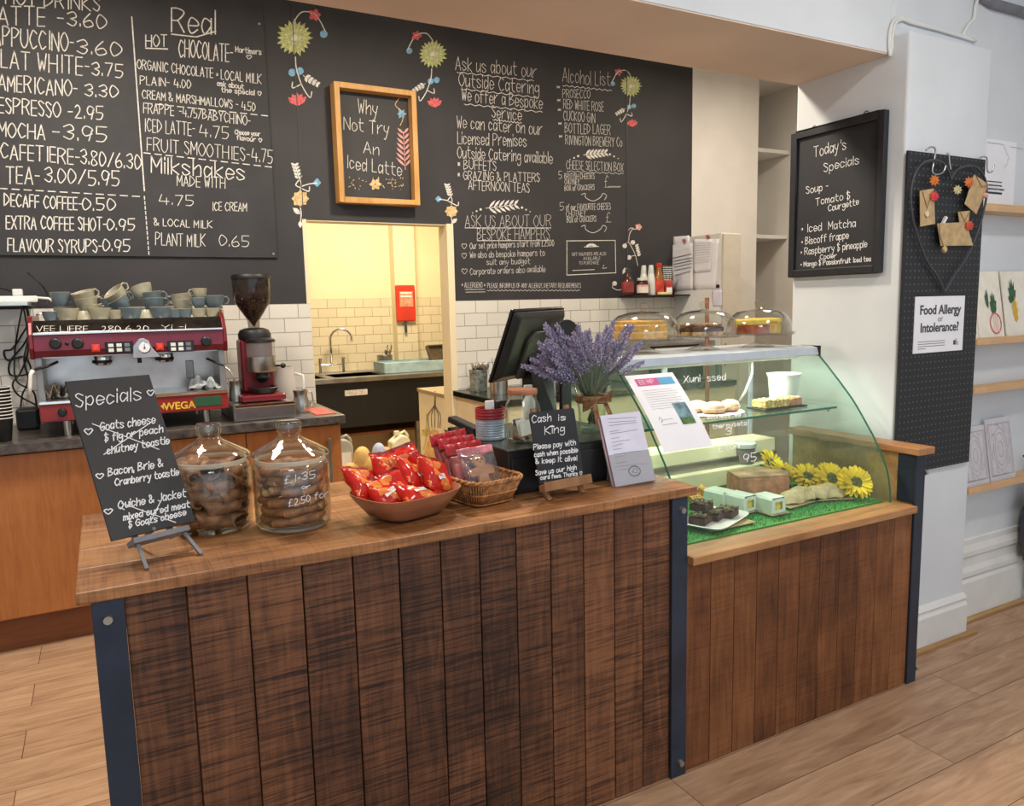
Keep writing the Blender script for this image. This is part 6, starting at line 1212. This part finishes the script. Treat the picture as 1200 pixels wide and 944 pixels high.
dd = t_.math('ADD', t_.math('POWER', cell(sp_.outputs[0]), 2.0), t_.math('POWER', cell(sp_.outputs[2]), 2.0)); hole = t_.math('LESS_THAN', dd, .018)
pm = t_.done(t_.mix(hole, (27, 29, 34), (92, 94, 98)), .5)
obj('panel', MB().box((x0, yp, z0), (x1, yp+.008, z1)), pm, pg, bevel=.001); obj('batten', MB().box((x0+.03, yp+.008, z0+.1), (x0+.06, .1635, z1-.1)).box((x1-.06, yp+.008, z0+.1), (x1-.03, .1635, z1-.1)), M['shelfwood'], pg)
fH = on(1, yp-.006, 5.9, 1040, 160)
def hook(pts, label):
    mb = MB().tube(sp3([fH(*q)[0]+Vector((0, -d, 0)) for *q, d in pts]), .003, 8); return tag(obj('s_hook', mb, M['steel'], None, smooth='all'), label, 'hook', 'steel hooks on the pegboard')
hook([(265, 95, .0), (280, 78, .004), (310, 76, .006), (325, 110, .004), (312, 180, .004), (300, 245, .006), (320, 265, .012), (355, 250, .016), (372, 205, .018)], 'large steel s hook holding the wire heart at its first lobe'); hook([(408, 118, 0), (416, 122, .004), (418, 180, .006), (420, 232, .01)], 'straight steel hook in the middle of the pegboard top'); hook([(640, 145, 0), (660, 140, .004), (678, 155, .006), (682, 240, .006), (705, 245, .010), (718, 200, .012)], 'steel s hook at the shop wall corner of the pegboard')
heart = [(425, 300, .008), (400, 235, .01), (350, 180, .012), (280, 168, .012), (210, 200, .012), (165, 280, .01), (145, 400, .01), (160, 560, .008), (200, 700, .006), (260, 860, .006), (330, 960, .006), (385, 1075, .006)]
heart2 = [(425, 300, .008), (455, 240, .01), (520, 208, .012), (590, 215, .012), (650, 290, .012), (668, 400, .01), (640, 560, .008), (590, 720, .006), (520, 860, .006), (450, 960, .006), (385, 1075, .006)]
mb = MB().tube(sp3([fH(a, b)[0]+Vector((0, -d, 0)) for a, b, d in heart]), .0042, 8).tube(sp3([fH(a, b)[0]+Vector((0, -d, 0)) for a, b, d in heart2]), .0042, 8); tag(obj('wire_heart', mb, M['dgrey'], None, smooth='all'), 'large dark wire heart hanging on the pegboard', 'decoration')
def gift_tag(pts, label, thick=.002, y=yp-.020):
    f = on(1, y, 5.9, 1040, 160); q = [f(*p)[0] for p in pts]; n = len(q); vs = [tuple(p) for p in q]+[tuple(p+Vector((0, thick, 0))) for p in q]
    t = thing('gift_tag', label, 'tag', q[0]); obj('card', MB().add(vs, [tuple(range(n)), tuple(range(2*n-1, n-1, -1))]+[(i, (i+1) % n, n+(i+1) % n, n+i) for i in range(n)]), M['kraft'], t); return t, f
t, f = gift_tag([(225, 375), (320, 358), (330, 602), (228, 622)], 'upright kraft tag with a string loop, under the orange and red leaves'); mb = MB(); mb.tube([f(*q)[0]+Vector((0, -.002, 0)) for q in ((238, 378), (265, 470), (270, 500), (285, 450), (318, 372))], .0012, 6); obj('string', mb, M['burlap'], t); p = f(265, 535)[0]; obj('button', MB().lathe([(.0005, .003), (.010, .003), (.011, 0), (.010, -.003), (.0005, -.003)], (0, 0, 0), 16), paint((226, 206, 180), .5), t, smooth=True, world=False).matrix_local = world_of(t).inverted() @ T(p.x, p.y-.004, p.z, rx=PI/2)
t, f = gift_tag([(600, 262), (700, 330), (615, 535), (535, 465)], 'tilted kraft tag with a pink bead, under the orange leaf by the shop wall'); mb = MB(); mb.tube([f(*q)[0]+Vector((0, -.002, 0)) for q in ((610, 272), (650, 350), (690, 338))], .0012, 6); obj('string', mb, M['burlap'], t); p = f(668, 408)[0]; obj('bead', MB().ball((p.x, p.y-.005, p.z), .011, 12), M['cp'], t, smooth='all')
t, f = gift_tag([(345, 600), (545, 590), (592, 752), (370, 755)], 'wide kraft tag lying across the middle of the wire heart'); mb = MB(); mb.tube([f(*q)[0]+Vector((0, -.002, 0)) for q in ((355, 605), (362, 690), (385, 760))], .0012, 6); obj('string', mb, M['burlap'], t); p = f(390, 780)[0]; obj('bead', MB().ball((p.x, p.y-.002, p.z), .010, 12, sz=1.4), M['co'], t, smooth='all')
t, f = gift_tag([(490, 520), (572, 512), (558, 600), (500, 605)], 'small kraft tag peeking above the wide tag', y=yp-.014); obj('string', MB().tube([f(*q)[0]+Vector((0, -.002, 0)) for q in ((500, 525), (530, 585), (565, 520))], .0012, 6), M['burlap'], t)
def leafshape(u, v, r, mat, label, a0=0, y=yp-.026):
    f = on(1, y, 5.9, 1040, 160); n = 18; pts = [(u+(r if k % 2 == 0 else r*.62)*math.cos(2*PI*k/n+a0), v+(r*1.1 if k % 2 == 0 else r*.7)*math.sin(2*PI*k/n+a0)) for k in range(n)]; q = [f(*p)[0] for p in pts]; c = f(u, v)[0]
    vs = [tuple(p) for p in q]+[tuple(c+Vector((0, -.004, 0)))]; return tag(obj('felt_leaf', MB().add(vs, [(k, (k+1) % n, n) for k in range(n)]), mat, None, solid=.0015), label, 'leaf')
leafshape(325, 302, 38, paint((206, 112, 44), .9, var=.15, scale=60), 'orange felt leaf at the first lobe of the wire heart'); leafshape(325, 412, 34, paint((206, 62, 66), .9, var=.15, scale=60), 'red felt leaf over the upright kraft tag', .2); leafshape(565, 315, 38, paint((214, 118, 60), .9, var=.15, scale=60), 'orange felt leaf over the tilted kraft tag', .4); leafshape(485, 368, 32, paint((196, 186, 140), .9, var=.15, scale=60), 'pale cream felt leaf in the middle of the wire heart', .1); leafshape(568, 615, 34, paint((200, 76, 58), .9, var=.15, scale=60), 'red felt leaf at the end of the wide kraft tag', .3)
f = on(1, yp-.012, 5.9, 1040, 160); tag(obj('wooden_peg', MB().tube([f(372, 620)[0], f(405, 555)[0]], .007, 4), M['plastic_w'], None), 'small white peg clipping the wide kraft tag', 'peg')
sg = tag(obj('allergy_sign', MB().box((1.304, yp-.003, 1.220), (1.618, yp-.0005, 1.436)), M['paper'], None), 'white printed food allergy notice on the black pegboard', 'sign')
mb = MB(); text_mesh(mb, 'Food Allergy', .050, T(1.463, yp-.0035, 1.383, rx=PI/2), .0011); text_mesh(mb, 'Intolerance?', .050, T(1.463, yp-.0035, 1.315, rx=PI/2), .0011); obj('print', mb, M['dgrey'], sg)
mb = MB(); text_mesh(mb, 'or', .034, T(1.463, yp-.0035, 1.349, rx=PI/2)); fz = on(1, yp-.0032)
for i in range(4): mb.box((1.33, yp-.0036, 1.262-i*.009), (1.50-(i == 3)*.12, yp-.0032, 1.2645-i*.009))
obj('print', mb, M['grey'], sg); mb = MB().box((1.555, yp-.0036, 1.244), (1.568, yp-.0032, 1.262)).box((1.570, yp-.0036, 1.244), (1.574, yp-.0032, 1.268)).box((1.576, yp-.0036, 1.244), (1.588, yp-.0032, 1.247)).box((1.576, yp-.0036, 1.252), (1.588, yp-.0032, 1.255)); obj('print', mb, M['dgrey'], sg)
# ================================================================== shop wall ledges: cards and prints
def card(xa, xb_, z, h, mat, label, nm='greeting_card', lean=.16, yb=.185):
    t = thing(nm, label, 'card', ((xa+xb_)/2, yb, z)); mb = MB(); mb.M = T((xa+xb_)/2, yb, z, 0, -lean); w_ = (xb_-xa)/2; mb.box((-w_, 0, 0), (w_, .006, h)); obj('card', mb, mat, t, bevel=.0006)
    def P(a, b): return mb.M @ Vector((a*w_, -.0012, b*h))
    n = (mb.M.to_3x3() @ Vector((0, -1, 0))); return t, (lambda u, v: (P(u, v), n))
cream_card = paint((236, 230, 214), .8, var=.03)
dg = paint((60, 96, 70), .8, var=.3, scale=60); pk_ = paint((214, 130, 120), .8, var=.2, scale=40)
t, f = card(1.735, 1.795, 1.2545, .22, cream_card, 'cream card almost hidden behind the edge of the pegboard')
mb = MB(); sprig(mb, f, .3, .1, 1.3, .5, 6, .1, .003); obj('drawing', mb, M['grey'], t)
t, f = card(1.80, 1.985, 1.2545, .285, cream_card, 'cream card painted with a pink radish and green leaves')
mb = MB(); stroke(mb, f, smooth_line([(.35+.42*math.cos(k*PI/6), .22+.15*math.sin(k*PI/6)) for k in range(13)]), .006, .0012); [stroke(mb, f, [(.35+q*.15, .1), (.35+q*.15, .34)], .002, .0012) for q in (-1, 0, 1)]; obj('drawing', mb, M['cr'], t)
mb = MB(); [leaf(mb, f, .3, .38, a, .32, .09) for a in (.6, 1.1, 1.6, 2.1, 2.6)]; [leaf(mb, f, -.1, .45, a, .3, .06) for a in (1.6, 2.0, 2.4)]; obj('drawing', mb, dg, t)
t, f = card(2.0, 2.2, 1.2545, .285, cream_card, 'cream card painted with yellow flowers and dark leaves'); mb = MB(); [leaf(mb, f, -.3, .55, a, .35, .07) for a in (1.0, 1.5, 2.0, 2.5, 3.0, .5)]; obj('drawing', mb, dg, t); mb = MB(); petals(mb, f, -.2, .4, .02, .22, 9, .07); obj('drawing', mb, paint((222, 176, 60), .8), t)
gp = paint((206, 202, 208), .8, var=.03)
t, f = card(1.752, 1.775, .6255, .24, M['dgrey'], 'dark edge of a print behind the two grey prints', 'art_print', .12, .215)
for xa, xb_, d, h in ((1.765, 1.935, 'grey print with faint figure, the one nearer the pillar', .255), (1.945, 2.135, 'grey print with faint oval ornament, farther from the pillar', .275)):
    t, f = card(xa, xb_, .6255, h, gp, d, 'art_print'); mb = MB()
    for q in (.9, .8): stroke(mb, f, [(-q, .08*(2-q)), (q, .08*(2-q)), (q, 1-.08*(2-q)), (-q, 1-.08*(2-q)), (-q, .08*(2-q))], .0014, .0012)
    for q in (.55, .42, .2): stroke(mb, f, smooth_line([(q*math.cos(k*PI/8), .5+q*.62*math.sin(k*PI/8)) for k in range(17)]), .0014, .0012)
    for a in range(8): stroke(mb, f, smooth_line([(.6*math.cos(a*PI/4), .5+.36*math.sin(a*PI/4)), (.72*math.cos(a*PI/4+.2), .5+.42*math.sin(a*PI/4+.2)), (.7*math.cos(a*PI/4+.4), .5+.4*math.sin(a*PI/4+.4))]), .0014, .0012)
    obj('drawing', mb, M['grey'], t)
st_ = tag(obj('wall_poster', MB().box((1.752, .2475, 1.81), (2.10, .2495, 2.08)), M['paper'], None), 'white poster sheet on the shop wall above the top ledge', 'poster')
f = on(1, .247, 5.9, 1040, 160)
mb = MB(); [stroke(mb, f, [(u+random.uniform(-6, 6), 60+k*18+random.uniform(-5, 5)) for k, u in enumerate((800, 806, 820, 815, 830, 838, 826, 835, 812, 806))], .0016), stroke(mb, f, [(690, 40), (800, 55)], .0016), stroke(mb, f, [(850, 70), (935, 85)], .0016)]; obj('drawing', mb, M['grey'], st_)
for k in range(4):
    a = f(690, 300+k*25)[0]; b = f(790+(k == 2)*15, 320+k*27)[0]; obj('caption_strip', MB().box((a.x, .2462, b.z), (b.x, .2474, a.z-.002)), M['board'], st_)
mb = MB(); [stroke(mb, on(1, .246, 5.9, 1040, 160), [(706, 318+k*25), (772, 322+k*25)], .003) for k in range(3)]; obj('caption_lettering', mb, M['chalkw'], st_)
# cables and conduit high on the wall
f = on(1, .238)
for i in range(2): tag(obj('white_cable', MB().tube(sp3([f(u+i*3, v+i*2)[0] for u, v in ((1043, 66), (1042, 45), (1046, 26), (1055, 21), (1066, 25), (1100, 34), (1140, 46))]), .0065, 8), M['trimwhite'], None, smooth='all'), 'white painted cable running round the top corner of the pillar', 'cable', 'painted cables by the beam')
tag(obj('white_cable', MB().tube(sp3([f(u, v)[0] for u, v in ((1128, 42), (1134, 30), (1141, 22), (1143, 8), (1148, -8))]), .0065, 8), M['trimwhite'], None, smooth='all'), 'white painted cable rising to the grey conduit', 'cable')
tag(obj('conduit', MB().tube([f(1150, -4)[0], f(1162, 4)[0], f(1180, 9)[0], f(1215, 19)[0]], .02, 12), M['grey'], None, smooth='all'), 'dull grey conduit pipe high on the shop wall', 'pipe')
hb = thing('hanging_bag', 'dark grey cloth bag slumped in the corner of the shop wall', 'bag', (2.30, .17, .30)); obj('body', MB().lathe([(.0005, .02), (.05, .02), (.075, .10), (.07, .25), (.05, .34), (.02, .36)], (2.275, .165, .20), 20, sx=.8, sy=.7), M['dgrey'], hb, smooth=True); obj('strap', MB().tube([(2.275, .165, .55), (2.28, .19, .66), (2.285, .235, .70)], .006), M['dgrey'], hb, smooth='all')
# ================================================================== the kitchen
fbk = thing('fire_blanket', 'red fire blanket pouch hanging on the kitchen pier', 'fire blanket', (.97, 4.76, 1.48)); obj('pouch', MB().box((.895, 4.735, 1.322), (1.075, 4.768, 1.64)), paint((206, 52, 30), .6, var=.06, scale=8), fbk, bevel=.01); obj('label', MB().box((.925, 4.732, 1.45), (1.05, 4.7345, 1.585)), paint((224, 150, 118), .6, var=.15, scale=30), fbk); obj('pull_tab', MB().box((.965, 4.745, 1.22), (.99, 4.75, 1.32)), M['dgrey'], fbk, bevel=.002)
mb = MB(); [mb.box((.935, 4.731, 1.565-k*.03), (1.04, 4.7318, 1.577-k*.03)) for k in range(2)]; obj('print', mb, M['paper'], fbk)
pot('utensil_pot', 'steel pot of utensils by the kitchen sink', .78, 4.78, .901, .068, .125, M['steel_b'], 1.0)
for i in range(7): a = i*.9; spoon((.78+.02*math.cos(a), 4.78+.02*math.sin(a), .91), (.2*math.sin(a), .25*math.cos(a), a), i % 2, 'steel utensil standing in the kitchen pot', 'kitchen utensils')
tag(obj('blue_crate', (lambda m: m.box((.62, 4.32, .902), (1.36, 4.62, .912)).box((.62, 4.32, .912), (1.36, 4.335, .99)).box((.62, 4.605, .912), (1.36, 4.62, .99)).box((.62, 4.335, .912), (.635, 4.605, .99)).box((1.345, 4.335, .912), (1.36, 4.605, .99)))(MB()), paint((168, 196, 204), .6, var=.08, scale=14), None, bevel=.004), 'pale blue wooden tray on the kitchen worktop', 'tray')
tag(obj('baking_tin', (lambda m: (setattr(m, 'M', T(1.22, 4.52, .92, .2, -.5)), m.box((-.11, -.004, 0), (.11, .004, .20)), m.box((-.11, -.03, 0), (-.10, -.004, .20)), m.box((.10, -.03, 0), (.11, -.004, .20)), m.box((-.1, -.03, .19), (.1, -.004, .2)))[0] or m)(MB()), paint((110, 96, 80), .4, .5, var=.1), None, bevel=.002), 'dark baking tin leaning in the pale blue tray', 'tin')
ub = thing('utensil_cupboard', 'cream kitchen cupboard with pictures of utensils on its side', 'cupboard', (.75, 3.05, 0)); obj('body', MB().box((.513, 2.815, 0), (1.0, 3.30, .853)), M['cream'], ub, bevel=.002); obj('worktop', MB().box((.505, 2.808, .8535), (1.01, 3.31, .878)), paint((170, 150, 118), .5), ub, bevel=.003)
fU = on(0, .5125, 5.714, 350, 440)
def upic(nm, pts, mat): mb = MB(); disc(mb, fU, 0, 0, 1, pts=pts, lift=.001); return obj(nm, mb, mat, ub)
gm2 = paint((150, 138, 112), .6, var=.15)
mb = MB(); stroke(mb, fU, [(915, 115), (912, 215)], .03); [stroke(mb, fU, smooth_line([(912, 200), (912+q*22, 235), (912+q*38, 270), (912+q*34, 345)]), .014) for q in (-1.2, -.6, 0, .6, 1)]; obj('fork_picture', mb, gm2, ub)
upic('board_picture', [(895, 360), (935, 372), (970, 600), (830, 575), (855, 470)], paint((222, 178, 118), .7, var=.08)); mb = MB(); stroke(mb, fU, [(858, 260), (855, 420), (838, 490)], .02); petals(mb, fU, 858, 380, 5, 40, 7, 12); obj('whisk_picture', mb, paint((206, 180, 120), .7, var=.2), ub)
def lump(x, y, z, r, h): return MB().ball((x, y, z+r*h), r, 14, sz=h, sx=.85, sy=.8).ball((x+r*.7, y-.01, z+r*.8), r*.75, 12, sz=1.05)
lt = thing('low_table', 'low black table with pale top seen through the doorway', 'table', (.1, 3.2, 0)); obj('top', MB().box((-.35, 3.0, .37), (.47, 3.5, .39)), paint((220, 200, 160), .5), lt, bevel=.003)
for x in (-.33, .43):
    for y_ in (3.02, 3.46): obj('leg', MB().box((x, y_, 0), (x+.03, y_+.03, .37)), M['black'], lt)
def jerry(nm, label, x, y, z, w_, h, mat, cat='bottle'):
    t = thing(nm, label, cat, (x, y, z)); obj('body', MB().prism([(x-w_/2, z+.001), (x+w_/2, z+.001), (x+w_/2, z+h*.66), (x+w_*.28, z+h*.86), (x-.0, z+h*.9), (x-w_/2, z+h*.68)], .11, 'y', y-.055), mat, t, bevel=.014, seg=3); obj('cap', MB().cyl((x-w_*.12, y, z+h*.88), (x-w_*.12, y, z+h), .02, n=16), mat, t, smooth=True); obj('handle', MB().tube([(x, y, z+h*.9), (x+w_*.3, y, z+h*.97), (x+w_*.45, y, z+h*.85), (x+w_*.48, y, z+h*.62)], .010), mat, t, smooth='all')
    return t
jerry('milk_bottle', 'cream plastic milk bottle with handle on the low kitchen table', .32, 3.2, .391, .135, .215, paint((226, 220, 186), .4, var=.04)); j_ = jerry('jerrycan', 'pale grey plastic jerrycan with a white label on the low kitchen table', -.075, 3.25, .391, .15, .22, paint((176, 176, 168), .4, var=.05)); obj('label', MB().box((-.14, 3.191, .41), (-.02, 3.1945, .50)), M['paper'], j_)
tag(obj('cloth', lump(.14, 3.1, .392, .055, 1.5), paint((176, 188, 214), .9, var=.1), None, smooth='all', solid=.004), 'crumpled pale blue cloth heaped on the low kitchen table', 'cloth'); tag(obj('sponge', lump(.02, 3.08, .392, .065, 1.2).ball((-.06, 3.08, .42), .045, 12, sz=.6, sx=1.3), paint((232, 190, 118), .9, var=.12), None, smooth='all', solid=.004), 'crumpled yellow cloth heaped on the low kitchen table', 'cloth'); tag(obj('bread_roll', MB().ball((.21, 3.2, .475), .055, 14, sz=.6, sx=1.1), paint((214, 160, 92), .8, var=.15), None, smooth='all'), 'round golden bread roll on the low kitchen table', 'bread')
tag(obj('storage_tub', MB().box((.15, 3.15, .391), (.27, 3.26, .445)), paint((120, 44, 40), .5), None, bevel=.006), 'dark red tub under the bread roll', 'tub')
for i, z in enumerate((1.75, 1.42)): tag(obj('small_shelf', MB().box((1.38, 4.1, z), (1.549, 4.5, z+.03)), M['cream'], None, bevel=.002), 'small cream shelf on the kitchen side wall, %s one' % ('upper' if i == 0 else 'lower'), 'shelf')
for i, (z, y_, c_) in enumerate(((1.451, 4.2, (110, 120, 96)), (1.451, 4.34, (190, 176, 150)), (1.781, 4.25, (120, 104, 84)))): tag(obj('storage_jar', MB().lathe([(.0005, 0), (.04, 0), (.042, .09), (.03, .11), (.03, .13), (.0005, .132)], (1.44, y_, z), 18), paint(c_, .4), None, smooth=True), ('greenish', 'beige', 'brown')[i]+' storage jar on a small kitchen shelf', 'jar')
